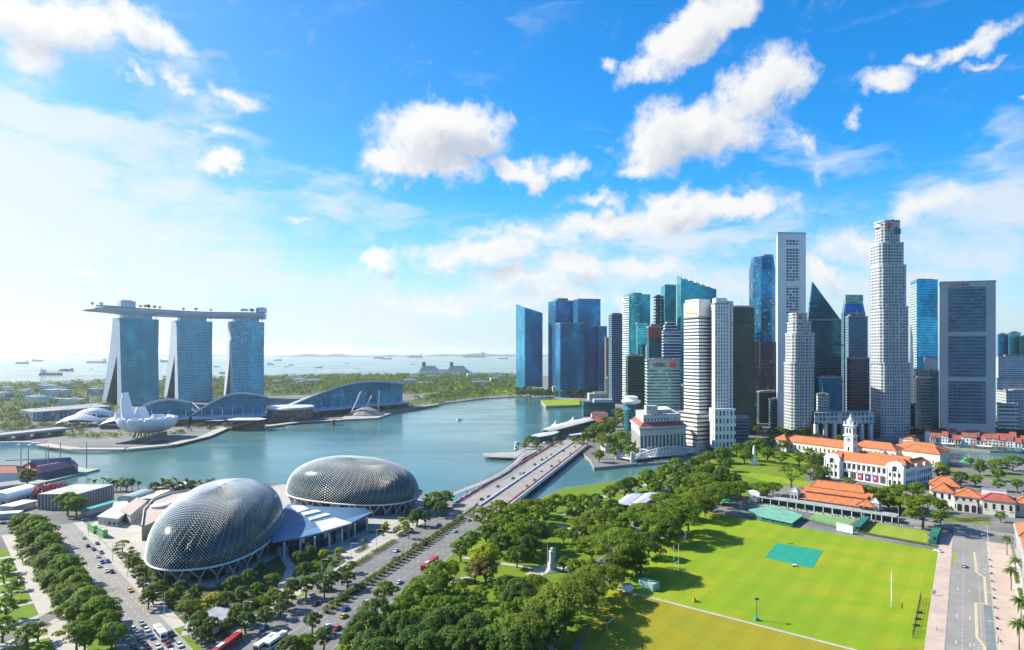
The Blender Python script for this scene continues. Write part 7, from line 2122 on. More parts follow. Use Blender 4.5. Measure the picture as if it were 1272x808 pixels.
for f in np.linspace(.08, .92, 12):
    a = pl[0].lerp(pl[-2], f); b = pl[4].lerp(pl[5], f)
    mb.bar(a + Vector((0, 0, .12)), b + Vector((0, 0, .12)), .18, .14)
mb.build('roof_seams', M_LOBBY, lb)
for k, (x, y) in enumerate(((352, 673), (372, 669), (390, 666), (408, 661), (424, 656), (440, 650), (455, 642))):
    p = G(x, y, 0); p = G(x, y, z_); mb = MB(); mb.tube([(p.x, p.y + 1.5, 0), (p.x, p.y + 1.5, z_ - .9)], .5, 7); mb.build('column', M_PANEL, lb)
# paved forecourts
sheet('theatre_plaza', [Vector((*p.xy, 0)) for p in (A(24, -5.4), A(232, -5.4), G(350, 602), G(515, 614), E(215, -5.8), E(30, -5.8))], .02, M_PAVE)
sheet('theatre_garden_bed', gp((168, 690), (206, 760), (262, 800), (322, 776), (372, 742), (436, 708), (425, 690), (372, 676), (330, 700), (270, 730), (215, 728), (185, 700)), .05, M_HEDGEG)
path('forecourt_path', gp((352, 742), (352, 726), (362, 706), (352, 690)), 4.5, .1, M_PAVE)
path('forecourt_path', gp((232, 790), (240, 772), (262, 765)), 4.5, .1, M_PAVE)
path('forecourt_path', gp((334, 760), (338, 744), (345, 730)), 5, .1, M_PAVE)
path('garden_lawn', gp((458, 662), (482, 660)), 6, .09, M_FIELD)
# small flat roof among the trees below the nearer dome
q = [G(a, b, 4.2) for a, b in ((256, 760), (279, 748), (290, 762), (264, 778))]
t_ = thing('garden_kiosk', 'pale flat-roofed kiosk hidden among trees at the road corner', 'kiosk', sum(q, Vector()) / 4)
mb = MB(); mb.prism([(p.x, p.y) for p in q], 3.9, 4.2, 0, 0, True); mb.build('roof', mat('pale_roof', (.30, .31, .35), .7, scale=.2, var=.15), t_); c = sum(q, Vector()) / 4; mb = MB(); mb.prism([(p.x + (c.x - p.x) * .12, p.y + (c.y - p.y) * .12) for p in q], 0, 3.9); mb.build('wall', M_CREAM, t_)
# terrace and arcades on the bay side of the nearer dome
t_ = thing('terrace_building', 'pink paved roof terrace with curved parapet left of the nearer dome', 'terrace', G(190, 650))
tp = [G(a, b, 8) for a, b in ((176, 655), (179, 634), (190, 622), (212, 614), (236, 610), (240, 620), (214, 632), (196, 646))]
mb = MB(); mb.prism([(p.x, p.y) for p in tp], 0, 8, 0, 1); mb.build('wall', [M_STONE, M_PINK], t_)
mb = MB()
for a, b in zip(tp[:5], tp[1:5]): mb.bar((a.x, a.y, 8.6), (b.x, b.y, 8.6), .5, 1.3)
mb.build('parapet', M_CREAM, t_)
for k, (x, y, r_w) in enumerate(((199, 630, 6), (218, 625, 5), (228, 619, 4))):
    p = G(x, y, 8); mb = MB(); mb.lathe([(r_w, 8), (r_w, 9.5), (r_w * .9, 9.8)], (p.x, p.y, 0), 16); mb.build('skylight_drum', M_PANEL, t_)
def bar_roof(label, pts, w_, h_, wallm, roofm, barrel=False, name='arcade', cat='arcade'):
    t_ = thing(name, label, cat, (pts[0] + pts[-1]) / 2)
    for a, b in zip(pts, pts[1:]):
        u = (b - a).normalized(); w = Vector((-u.y, u.x, 0)) * w_ / 2
        mb = MB(); mb.prism([a - w * .8, b - w * .8, b + w * .8, a + w * .8], 0, h_); mb.build('wall', wallm, t_)
        mb = MB()
        if barrel:
            P = [[(a if i == 0 else b) + w * math.cos(t) + Vector((0, 0, h_ + w_ * .22 * math.sin(t))) for t in np.linspace(0, math.pi, 9)] for i in range(2)]
            mb.grid(P); mb.face(P[0]); mb.face(P[1][::-1])
        else:
            mb.prism([a - w, b - w, b + w, a + w], h_ + .01, h_ + .5, 0, 0, True)
        mb.build('roof', roofm, t_)
    return t_
bar_roof('long pale roofed arcade along the promenade behind the nearer dome', [G(180, 629), G(205, 618), G(236, 607)], 9, 5, F_OFFICE, M_CREAM)
bar_roof('second lower arcade roof along the promenade, on the water side', [G(176, 620), G(212, 609)], 5, 4, M_STONE, mat('tan_roof', (.40, .32, .24), .8, scale=.2))
bar_roof('grey barrel-vaulted roof beside the long shed', [G(156, 630), G(182, 621)], 14, 5, M_STONE, mat('barrel_grey', (.34, .42, .42), .6, scale=.1), True, 'vault_hall', 'hall')
bar_roof('long green-roofed walkway beside the grey shed', [G(104, 641), G(160, 624)], 6, 3.5, M_STONE, M_TEAL, False, 'walkway', 'walkway')
for k, (qq, hh, lab, m_) in enumerate(((((122, 652), (146, 655), (160, 645), (150, 634)), 5, 'cream building with curved white roof edge behind the bus stop', M_CREAM), (((150, 645), (162, 652), (182, 634), (170, 630)), 6, 'pale brick block left of the pink terrace', M_STONE), (((140, 640), (160, 636), (158, 630), (142, 632)), 4, 'low dark-roofed block behind the green walkway', M_PANEL))):
    q = gp(*qq); t_ = thing('low_building', lab, 'building', sum(q, Vector()) / 4); mb = MB(); mb.prism(q, 0, hh); mb.build('wall', F_OFFICE if k == 0 else m_, t_); c = sum(q, Vector()) / 4; mb = MB(); mb.prism([(p.x + (p.x - c.x) * .08, p.y + (p.y - c.y) * .08) for p in q], hh + .01, hh + .5, 0, 0, True); mb.build('roof', M_PANEL if k != 1 else M_PINK, t_)
# grey shed, white tents and buildings by the floating stage
q = [G(a, b, 11) for a, b in ((46.6, 614), (96.5, 614), (141.6, 602), (93, 601.5))]
t_ = thing('grey_shed', 'large grey flat-roofed shed beside the bay at the left', 'shed', sum(q, Vector()) / 4)
mb = MB(); mb.prism([(p.x, p.y) for p in q], 0, 11, 0, 1); mb.build('wall', [facade('ribbed_shed', (.10, .11, .11), (.30, .30, .29), 2.4, 14, .5, .96, metal=.1, rough=.6, blind=0, tilt=0), mat('shed_roof', (.42, .42, .39), .8, scale=.06)], t_)
bar_roof('white barrel-roofed tent left of the grey shed', [G(-4, 628), G(36, 617)], 20, 5, F_OFFICE, M_WHITE, True, 'barrel_tent', 'tent')
bar_roof('flat white canopy in front of the barrel-roofed tent', [G(8, 637), G(38, 629)], 12, 4, M_STONE, M_WHITE, False, 'flat_canopy', 'canopy')
bar_roof('lower white canopy at the far left road edge', [G(-10, 645), G(26, 643)], 7, 3.5, M_STONE, M_WHITE, False, 'flat_canopy', 'canopy')
bar_roof('blue grey block at the left picture edge behind the barrel-roofed tent', [G(-20, 620), G(26, 614)], 20, 9, F_SLATE, M_ROOFG, False, 'low_building', 'building')
# floating stage
t_ = thing('floating_stage', 'floating stage platform in the bay at the left', 'platform', G(75, 592))
mb = MB(); mb.prism([G(a, b, -.5) for a, b in ((20, 602), (48, 601), (124, 583), (92, 580), (20, 586))], -2.6, -.4); mb.build('deck', mat('stage_deck', (.30, .36, .30), .85, scale=.1), t_)
a, b = G(38, 590), G(88, 587); u = (b - a).normalized(); t_ = thing('stage_backdrop', 'big blue patterned backdrop wall on the floating stage', 'backdrop wall', (a + b) / 2)
w = Vector((-u.y, u.x, 0)) * 3; mb = MB(); mb.prism([a, b, b + w, a + w], -.4, 13); mb.build('panel', mat('backdrop_blue', (.03, .08, .20), .6, scale=.12, col2=(.06, .20, .36)), t_)
mb = MB(); p0 = a - u * 18
mb.bar(p0 + Vector((0, 0, 14)), b + Vector((0, 0, 13.6)), 1.4, 1.0); mb.build('truss', M_STEEL, t_)
for k in range(2):
    a, b = G(52 + k * 3, 594.5 + k * 1.5), G(97, 585.5 + k * 2); u = (b - a).normalized(); w = Vector((-u.y, u.x, 0)) * 6
    t_ = thing('stage_stand', ('pink seated stand in front of the blue backdrop, rear one', 'dark lower stand in front of the blue backdrop')[k], 'stand', (a + b) / 2)
    for i in range(4):
        mb = MB(); ww = w * (.25 * i); mb.prism([a + ww, b + ww, b + ww + w * .25, a + ww + w * .25], -.4, 2.0 + 1.3 * i + (4.5 if k == 0 else 0)); mb.build('tier', (mat('pink_seats', (.55, .12, .16), .8, scale=1, col2=(.62, .34, .38)), M_HULLB)[k], t_)
for k, (px, py, wd_, hh, c) in enumerate(((8, 596, 30, 12, 0), (22, 594, 20, 9, 1), (38, 590, 10, 11, 2))):
    p = G(px, py); t_ = thing('stage_pavilion', ('red-roofed show pavilion with white front at the left picture edge', 'yellow-fronted show pavilion beside the red-roofed one', 'orange show arch left of the blue backdrop')[k], 'pavilion', p)
    pl = rect(p.x, p.y, wd_, 14); mb = MB(); mb.prism(pl, -.4, hh * .6); mb.build('wall', (M_LIMEW, M_SIGNY, M_TILE)[k], t_); mb = MB(); mb.hip(pl, hh * .6 + .02, hh * .4, 1.5); mb.build('roof', (M_TILER, M_LIMEW, M_RED)[k], t_)
for k, (px, yt, yb) in enumerate(((26, 549, 590), (35, 553, 597), (57, 553, 582), (60, 553, 592), (75, 550, 584), (107.5, 549, 582))):
    p = G(px, yb); t_ = thing('light_mast', 'tall thin floodlight mast standing round the floating stage', 'mast', p, 0, 'floodlight masts round the stage'); mb = MB(); mb.tube([p, Vector((p.x, p.y, ZT(yt, p.y)))], [.55, .35], 6); mb.build('pole', M_STEEL, t_)
# red dragon-like show structure of hoops
p0 = G(48, 617); t_ = thing('hoop_sculpture', 'tangle of bright red hoops beside the grey shed', 'sculpture', p0)
for k in range(13):
    c = G(46 + k * 2.7, 614 - k * .35, 3.0); r__ = 3.6 + 1.2 * math.sin(k * 1.9); ax = random.uniform(0, 3.14); tl = random.uniform(-.5, .5)
    mb = MB(); mb.tube([c + Vector((r__ * math.cos(t) * math.cos(ax), r__ * math.cos(t) * math.sin(ax) + r__ * math.sin(t) * tl, r__ * math.sin(t) + 2)) for t in np.linspace(0, 2 * math.pi, 15)[:-1]], .55, 5, closed=True); mb.build('hoop', M_RED, t_)

# ================================================================ traffic and people
def paint(name, c):
    return mat('car_' + name, c, .3, scale=.8, var=.06, metal=.1, spec=.6)
PAINT = {'white': paint('white', (.72, .72, .71)), 'silver': paint('silver', (.45, .46, .47)), 'black': paint('black', (.018, .018, .02)), 'grey': paint('grey', (.14, .145, .15)), 'blue': paint('blue', (.03, .10, .34)),
         'red': paint('red', (.42, .025, .025)), 'maroon': paint('maroon', (.16, .02, .03)), 'yellow': paint('yellow', (.65, .42, .02)), 'lime': paint('lime', (.42, .55, .06)), 'brown': paint('brown', (.16, .09, .05)), 'green': paint('green', (.12, .42, .06))}
M_TYRE = mat('tyre', (.02, .02, .02), .9)
M_LAMPW = mat('headlamp', (.75, .75, .72), .2); M_LAMPR = mat('tail_lamp', (.40, .02, .02), .3)
def extr(prof, y0, y1, inset=0.0, mi=0):
    """side profile (x, z) pushed across the car; the upper points pull in by inset"""
    mb = MB(); zs = [p[1] for p in prof]; zm, zx = min(zs), max(zs)
    L = [Vector((x, y0 + inset * (z - zm) / (zx - zm + 1e-6), z)) for x, z in prof]; Rr = [Vector((x, y1 - inset * (z - zm) / (zx - zm + 1e-6), z)) for x, z in prof]
    n = len(prof)
    for i in range(n):
        j = (i + 1) % n; mb.face([L[i], Rr[i], Rr[j], L[j]][::-1], mi)
    mb.face(L[::-1], mi) ; mb.face(Rr, mi)
    return mb
def wheels(t_, xs, y, r):
    for x in xs:
        for s_ in (-1, 1):
            mb = MB(); mb.tube([(x, s_ * (y - .12), r), (x, s_ * (y + .1), r)], r, 10); o = mb.build('wheel', M_TYRE); adopt(o, t_)
            mb = MB(); mb.tube([(x, s_ * (y + .1), r), (x, s_ * (y + .13), r)], r * .55, 8); h = mb.build('rim', M_STEEL); adopt(h, o)
def make_car():
    t_ = thing('car', 'car', 'car')
    o = extr([(-2.2, .35), (2.15, .3), (2.25, .65), (2.1, .82), (1.1, .95), (-1.75, 1.0), (-2.2, .9), (-2.28, .6)], -.88, .88, .06).build('body', PAINT['white']); adopt(o, t_)
    o = extr([(-1.75, .98), (1.12, .95), (.45, 1.42), (-1.05, 1.45)], -.82, .82, .2).build('window_band', M_GLASS); adopt(o, t_)
    mb = MB(); mb.box((-.32, 0, 1.42), (1.5, 1.2, .06)); o = mb.build('roof', PAINT['white']); adopt(o, t_)
    wheels(t_, (-1.35, 1.35), .82, .33)
    for s_ in (-1, 1):
        mb = MB(); mb.box((2.2, s_ * .62, .6), (.12, .34, .16)); o = mb.build('headlight', M_LAMPW); adopt(o, t_)
        mb = MB(); mb.box((-2.24, s_ * .66, .68), (.1, .3, .18)); o = mb.build('tail_light', M_LAMPR); adopt(o, t_)
    return t_
def make_bus(name, label, L, h, decks):
    t_ = thing(name, label, 'bus')
    o = extr([(-L / 2, .4), (L / 2, .4), (L / 2 + .1, 1.2), (L / 2 - .15, h - .2), (L / 2 - .5, h), (-L / 2 + .2, h), (-L / 2, h - .25)], -1.27, 1.27, .08).build('body', PAINT['white']); adopt(o, t_)
    for d in range(decks):
        z0 = 1.35 + d * (h / 2 - .1)
        mb = MB(); mb.box((0, 0, z0), (L * .93, 2.58, .95 if decks == 1 else .85)); o = mb.build('window_band', M_GLASS); adopt(o, t_)
    mb = MB(); mb.box((L / 2 + .02, 0, 1.3), (.16, 2.2, 1.2)); o = mb.build('windscreen', M_GLASS); adopt(o, t_)
    mb = MB(); mb.box((-L * .2, 0, h), (L * .22, 1.6, .25)); o = mb.build('roof_unit', M_PANEL); adopt(o, t_)
    wheels(t_, (-L * .3, L * .33), 1.15, .48)
    for s_ in (-1, 1):
        mb = MB(); mb.box((L / 2 + .06, s_ * .9, .8), (.12, .35, .2)); o = mb.build('headlight', M_LAMPW); adopt(o, t_)
    return t_
VEH = {'car': [make_car(), [0]], 'bus': [make_bus('bus', 'bus', 11.5, 3.2, 1), [0]], 'double': [make_bus('double_decker_bus', 'double-decker bus', 12, 4.4, 2), [0]], 'coach': [make_bus('coach', 'coach', 11, 3.3, 1), [0]]}
for k_ in VEH.values():
    for ch in kids(k_[0]):
        if ch.name.split('.')[0] in ('body', 'roof') and ch.material_slots:
            ch.material_slots[0].link = 'OBJECT'; ch.material_slots[0].material = PAINT['white']
PTS = []
def veh(kind, col, p, rz, label, group=None, z=.06):
    o, used = VEH[kind]
    c = place(o, used, (p.x, p.y, z), rz, label)
    if group: c['group'] = group
    elif 'group' in c.keys(): del c['group']
    for ch in kids(c):
        if ch.name.split('.')[0] in ('body', 'roof') and ch.material_slots:
            ch.material_slots[0].link = 'OBJECT'; ch.material_slots[0].material = PAINT[col]
    PTS.append(p)
    return c
ang = lambda v: math.atan2(v.y, v.x)
aE, aS, aA = ang(ED), ang(SD), ang(AD)
where = 'in the queue at the bottom of the left avenue'
for px, py, col in ((166, 781, 'white'), (171, 787, 'white'), (158, 792, 'lime'), (175, 795, 'grey'), (182, 782, 'white'), (188, 791, 'blue'), (182, 803, 'black'), (196, 803, 'white'), (213, 787, 'black'), (209, 800, 'maroon'), (223, 801, 'white'), (213, 810, 'white'), (153, 786, 'blue'), (166, 803, 'black'), (200, 812, 'grey'), (176, 774, 'silver')):
    veh('car', col, G(px, py, .7), aA + math.pi, '%s car %s' % (col, where), '%s cars in the left avenue queue' % col)
veh('coach', 'white', G(199, 786, 1.6), aA + math.pi, 'white coach standing among the queue of cars on the left avenue')
where = 'driving along the left avenue'
for px, py, col in ((161.5, 733, 'yellow'), (139, 710, 'black'), (132, 709, 'white'), (109, 678, 'black'), (120.5, 675, 'brown'), (116, 682, 'grey'), (126, 686, 'grey'), (121, 691, 'white'), (127, 698, 'blue'), (134, 697, 'blue'), (123, 703, 'white'), (104, 668, 'silver')):
    veh('car', col, G(px, py, .7), aA + (math.pi if px > 125 else 0), '%s car %s' % (col, where), '%s cars along the left avenue' % col)
veh('double', 'green', G(115, 657, 2), aA + .1, 'green double-decker bus at the avenue stop, the farther one')
veh('double', 'green', G(127, 662, 2), aA + .1, 'green double-decker bus at the avenue stop, the nearer one')
veh('car', 'black', G(5, 650, .7), 0.1, 'dark car alone at the far left road edge by the canopies')
c = veh('bus', 'red', G(281, 802, 1.6), aE + .12, 'long red bus turning at the corner of the two roads'); c.scale = (1.5, 1, 1)
where = 'on the drive lanes nearer the domes'
for px, py, col in ((328, 780, 'blue'), (392, 750, 'black'), (387, 740, 'white'), (490, 694, 'blue'), (492, 684, 'white'), (515, 677, 'black'), (528, 675, 'black'), (545, 652, 'grey')):
    veh('car', col, G(px, py, .7), aE + math.pi, '%s car %s' % (col, where), '%s cars on the far drive lanes' % col)
where = 'on the drive lanes nearer the park'
for px, py, col in ((496, 723, 'white'), (491, 731, 'black'), (455, 748, 'white'), (429, 756, 'blue'), (427, 765, 'yellow'), (407, 778, 'white'), (419, 780, 'red'), (385, 793, 'white'), (565, 660, 'white'), (582, 646, 'silver')):
    veh('car', col, G(px, py, .7), aE, '%s car %s' % (col, where), '%s cars on the near drive lanes' % col)
veh('bus', 'red', G(534, 700, 1.6), aE, 'red bus beside the row of median plants on the drive')
veh('coach', 'white', G(330, 799, 1.6), aE + math.pi, 'white coach at the bottom of the drive, left one of two')
veh('coach', 'white', G(343, 796, 1.6), aE + math.pi, 'white coach at the bottom of the drive, right one of two')
where = 'crossing the road bridge'
for px, py, col in ((686, 565, 'black'), (673, 571, 'black'), (679, 569, 'grey'), (664, 577, 'black'), (652, 588, 'black'), (685, 579, 'black'), (709, 563, 'grey'), (664, 596, 'black'), (598, 620, 'black'), (607, 617, 'black'), (592, 627, 'grey'), (637, 594, 'black'), (618, 604, 'grey'), (700, 560, 'black'), (714, 555, 'grey'), (645, 588, 'white'), (694, 573, 'white'), (672, 585, 'white'), (654, 603, 'silver')):
    p = G(px, py, DZ + .7); s_ = (Vector((p.x, p.y)) - EO).dot(ED); t__ = (Vector((p.x, p.y)) - EO).dot(ER)
    t__ = min(max(t__, 9.5), 37.5); t__ = 21 if 21 < t__ < 23.6 else (26.5 if 23.6 <= t__ < 26.5 else t__)
    veh('car', col, E(s_, t__), aE + (math.pi if t__ < 23 else 0), '%s car %s' % (col, where), '%s cars on the bridge' % col, DZ + .04)
veh('car', 'silver', G(1197, 703, .7), aS, 'silver blue car alone on the avenue beside the cricket field')
veh('car', 'white', G(1165, 684, .7), aS + .9, 'white car parked on the grass by the teal netted kiosk')
veh('car', 'white', G(1262, 745, .7), aS, 'white car under the royal palms at the right edge')
a, b = Vector((104.5, 456)), Vector((6.0, 233)); r_ = random.Random(4)
for k in range(34):
    p = a.lerp(b, (k + .4) / 34); d = (b - a).normalized(); n_ = Vector((d.y, -d.x))
    if r_.random() < .12: continue
    col = r_.choice(['white', 'black', 'grey', 'silver', 'white', 'blue', 'maroon'])
    veh('car', col, Vector((p.x + 1.6, p.y, 0)), ang(n_) + .25 + r_.uniform(-.05, .05), '%s car parked under the trees along the field edge' % col, '%s cars parked under the field trees' % col, .1)
for k in range(16):
    p = G(1085 + k * 5.2, 634 + k * 1.0); col = r_.choice(['white', 'black', 'grey', 'silver'])
    if k % 5 == 3: continue
    veh('car', col, p, ang(Vector((.78, -.62))) + math.pi / 2, '%s car parked behind the cricket club' % col, '%s cars parked behind the club' % col, .08)
# people
M_SKIN = mat('skin', (.45, .27, .19), .6); M_HAIR = mat('hair', (.02, .015, .012), .6)
def person(label, p, rz, top, legs, stride=.18):
    t_ = thing('person', label, 'person', p, rz)
    pts = [(0, 0, .95), (0, 0, 1.2), (0, 0, 1.42), (0, 0, 1.52), (.02, 0, 1.66), (0, .09, .9), (stride * .5, .1, .5), (stride, .1, .06), (stride + .16, .1, .03), (0, -.09, .9), (-stride * .3, -.1, .5), (-stride, -.1, .08), (-stride + .14, -.1, .03), (0, .2, 1.4), (-.06, .25, 1.13), (.02, .25, .88), (0, -.2, 1.4), (.06, -.25, 1.13), (.12, -.25, .9)]
    ed = [(0, 1), (1, 2), (2, 3), (3, 4), (0, 5), (5, 6), (6, 7), (7, 8), (0, 9), (9, 10), (10, 11), (11, 12), (2, 13), (13, 14), (14, 15), (2, 16), (16, 17), (17, 18)]
    rd = [.13, .14, .13, .06, .1, .1, .075, .05, .04, .1, .075, .05, .04, .06, .045, .035, .06, .045, .035]
    me = bpy.data.meshes.new('body'); me.from_pydata(pts, ed, []); ob_ = bpy.data.objects.new('body', me); COL.objects.link(ob_)
    sk = ob_.modifiers.new('skin', 'SKIN'); ob_.modifiers.new('sub', 'SUBSURF').levels = 1
    for i, v in enumerate(me.skin_vertices[0].data): v.radius = (rd[i], rd[i]); v.use_root = (i == 0)
    dg = bpy.context.evaluated_depsgraph_get(); m2 = bpy.data.meshes.new_from_object(ob_.evaluated_get(dg)); bpy.data.objects.remove(ob_)
    m2.materials.clear()
    for m_ in (M_SKIN, top, legs): m2.materials.append(m_)
    for f in m2.polygons:
        c = f.center; f.material_index = 0 if c.z > 1.5 or (abs(c.y) > .2 and c.z < 1.1) or c.z < .05 else (1 if c.z > .95 else 2)
    o = mesh_obj('body', m2, t_)
    mb = MB(); mb.lathe([(.115, 1.64), (.118, 1.7), (.09, 1.78), (.02, 1.8)], (-.01, 0, 0), 10); h = mb.build('hair', M_HAIR); adopt(h, t_)
PC = [PAINT['white'], PAINT['blue'], PAINT['red'], PAINT['grey']]
for k, (px, py, lab) in enumerate(((1239, 800, 'person in white top and dark trousers walking on the pink civic pavement, nearer of two'), (1241, 796, 'person in blue top walking on the pink civic pavement, farther of two'), (1164, 784, 'person in red top walking alone on the pink pavement by the field'), (1152, 665, 'person in grey top crossing near the netted kiosk'))):
    person(lab, G(px, py) + Vector((0, 0, .13 if k < 3 else .08)), k * 1.3, PC[k], PAINT['black'] if k % 2 == 0 else PAINT['blue'])

# ---------------------------------------------------------------- trees where the photograph shows them
def row(items, where, group, scale=1.0):
    for it in items:
        key, px, py = it[:3]
        tree_px(key, px, py, where, group, (it[3] if len(it) > 3 else 1.0) * scale * random.uniform(.88, 1.16))
# left avenue
where, group = 'in the row between the avenue and the garden path', 'trees along the left avenue'
for i, s in enumerate(np.arange(18, 236, 9.0)):
    for t_, ks in ((22.6, ('dense_a', 'dense_b', 'dense_a')), (28.5, ('dark_a', 'dense_b', 'rain_b'))):
        if t_ > 25 and 20 < s < 44: continue
        k = ks[(i * 7 + int(t_)) % 3]
        p = A(s + random.uniform(-2, 2) + (4 if t_ > 25 else 0), t_ + random.uniform(-1.2, 1.2))
        tree(k, p.x, p.y, where, group, random.uniform(.82, 1.06) * (.62 if k == 'rain_b' else 1))
row([('sparse', 95, 784, .9), ('lime', 42, 655, .7), ('gold', 52, 668, .8)], 'at the edge of the garden path', 'trees beside the garden path')
row([('small', 14, 735), ('small', 22, 722), ('small', 8, 752, 1.2), ('small', 3, 778, 1.3), ('small', 33, 786, 1.2), ('small', 47, 782), ('small', 10, 700), ('small', 28, 690, .8), ('small', 25, 668, .8), ('small', 22, 680, .7), ('small', 5, 712, 1.2)], 'on the garden lawn beside the avenue', 'small trees on the garden lawn')
row([('dense_a', 84, 622, 1.15), ('dense_a', 95, 626, 1.0), ('dark_a', 34, 590, 1.15)], 'beside the grey shed by the water', 'trees beside the grey shed')
row([('palm', 110, 597), ('palm', 118, 598), ('palm', 128, 596), ('palm', 136, 597), ('dense_b', 157, 600, .8), ('palm', 150, 596), ('palm', 164, 597), ('palm', 172, 600), ('dark_b', 144, 601), ('dark_b', 192, 605, 1.1), ('palm', 201, 597), ('palm', 209, 598), ('palm', 216, 596), ('dark_b', 208, 604), ('dark_b', 222, 604), ('palm', 231, 597), ('dark_b', 238, 602), ('palm', 247, 599), ('gold', 251, 602, .8), ('palm', 258, 598), ('palm', 264, 597)], 'on the promenade behind the ribbed dome', 'trees on the near promenade')
# round the theatre domes
where, group = 'planted below the nearer ribbed dome', 'trees below the nearer dome'
row([('sparse', 152, 676, .8), ('lime', 152, 690, .6), ('lime', 160, 702, .5), ('dark_b', 165, 698), ('dark_b', 172, 712), ('dark_b', 178, 724), ('dark_a', 190, 735, .8), ('dark_b', 200, 728), ('dark_b', 184, 742), ('dark_b', 210, 742), ('rain_b', 233, 752, .62), ('gold', 266, 742, 1.15), ('gold', 258, 746), ('dark_a', 248, 768, .85), ('dark_b', 240, 780), ('dark_b', 262, 775, 1.1), ('dark_b', 250, 786, .9),
     ('dark_a', 295, 760, .9), ('dark_a', 312, 752, .9), ('dense_b', 325, 748, .8), ('dark_b', 285, 775), ('dark_b', 305, 770), ('dense_b', 340, 738, .85), ('dark_a', 355, 742, .8), ('dark_b', 300, 736, 1.2), ('dense_b', 318, 730, .8), ('dark_b', 330, 762), ('dark_b', 348, 756), ('dark_b', 280, 745, 1.2), ('dark_b', 225, 728, 1.1), ('dark_b', 245, 732), ('rain_b', 338, 717, .55), ('dark_b', 362, 728, 1.1),
     ('dark_b', 290, 725, 1.2), ('dark_b', 310, 715, 1.2), ('dark_b', 325, 705, 1.1)], where, group, 0.74)
where, group = 'in the forecourt of the blue lobby roof', 'trees in the theatre forecourt'
row([('dark_a', 372, 692, .85), ('dark_a', 385, 684, .75), ('lime', 402, 688, .62), ('lime', 422, 684, .55), ('dark_a', 378, 706, .8), ('dense_b', 398, 704, .7), ('dark_a', 395, 720, .7), ('dark_b', 412, 718, 1.1), ('dark_b', 425, 712, 1.1), ('dark_b', 380, 726, 1.1), ('dense_b', 436, 702, .6), ('palm', 452, 672, .8), ('lime', 478, 654, .55), ('lime', 492, 658, .6), ('lime', 503, 652, .7), ('dense_b', 513, 644, .7), ('dark_b', 508, 660), ('dark_b', 432, 718), ('dark_b', 403, 728)], where, group, 0.78)
row([('dense_a', 540, 620, .95), ('dense_a', 553, 617, .9), ('dark_a', 548, 630, .85), ('dense_b', 533, 628, .8), ('dark_b', 518, 640), ('dark_b', 528, 642), ('dark_b', 520, 612, .8)], 'at the near end of the bridge beside the far dome', 'trees at the near bridge end')
# park by the drive
where, group = 'in the dense park grove beside the drive', 'trees in the park grove by the drive'
row([('dense_a', 600, 640), ('dense_a', 620, 632), ('dense_a', 640, 638, 1.1), ('rain_b', 655, 630, .9), ('dense_a', 668, 640), ('dense_a', 650, 652, 1.1), ('dense_a', 625, 652, 1.1), ('dense_b', 604, 660, 1.1), ('dense_b', 585, 668), ('dense_b', 572, 680), ('dense_a', 640, 664, 1.1), ('dark_a', 664, 660, 1.1), ('dense_b', 680, 628), ('dense_a', 690, 622, .9), ('dense_a', 707, 622, .9), ('dense_b', 725, 622), ('dense_a', 740, 620, .8), ('dark_a', 622, 672), ('dark_a', 655, 676), ('dark_a', 642, 688, .9), ('dense_b', 612, 645)], where, group, 1.05)
row([('lime', 602, 690, 1.35)], 'standing brightest in the park beside the drive', None)
row([('bronze', 603, 702, .95), ('bronze', 590, 706, .8)], 'below the lime yellow park tree', 'bronze trees in the park')
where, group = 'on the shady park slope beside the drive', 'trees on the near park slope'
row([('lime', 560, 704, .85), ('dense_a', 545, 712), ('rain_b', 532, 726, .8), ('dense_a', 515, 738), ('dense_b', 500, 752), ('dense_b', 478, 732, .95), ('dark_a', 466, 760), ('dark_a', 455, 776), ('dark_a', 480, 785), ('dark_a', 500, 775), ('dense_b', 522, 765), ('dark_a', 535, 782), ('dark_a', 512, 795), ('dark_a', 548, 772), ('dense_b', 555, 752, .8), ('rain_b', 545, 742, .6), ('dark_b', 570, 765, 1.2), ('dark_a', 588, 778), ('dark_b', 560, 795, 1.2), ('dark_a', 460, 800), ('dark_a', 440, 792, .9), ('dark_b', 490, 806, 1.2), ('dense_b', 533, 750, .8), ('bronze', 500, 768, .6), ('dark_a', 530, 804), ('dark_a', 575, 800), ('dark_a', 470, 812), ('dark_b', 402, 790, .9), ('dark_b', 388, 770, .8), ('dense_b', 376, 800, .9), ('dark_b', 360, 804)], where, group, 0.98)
where, group = 'around the stone memorial', 'trees around the memorial'
row([('dark_a', 645, 732, 1.05), ('rain_b', 662, 724, .75), ('dark_a', 635, 742, .8), ('dense_b', 700, 700, .4), ('small', 712, 702), ('small', 722, 702), ('small', 700, 698), ('dark_b', 628, 726, 1), ('dark_a', 655, 742, .8), ('small', 735, 700)], where, group)
where, group = 'along the near edge of the cricket field', 'rain trees along the near field edge'
row([('rain_a', 702, 742, .95), ('rain_a', 722, 728, .9), ('rain_b', 742, 716, .9), ('rain_a', 682, 756, .9), ('dark_a', 665, 770, .9), ('rain_b', 650, 778, .8), ('dense_b', 632, 782), ('dense_b', 615, 790), ('dark_a', 645, 797), ('dark_a', 670, 788, .9), ('dark_b', 690, 776, 1.1), ('dark_a', 620, 806), ('dark_b', 600, 800, 1.2), ('rain_b', 760, 712, .6)], where, group, 1.12)
where, group = 'between the memorial and the cricket field', 'rain trees between memorial and field'
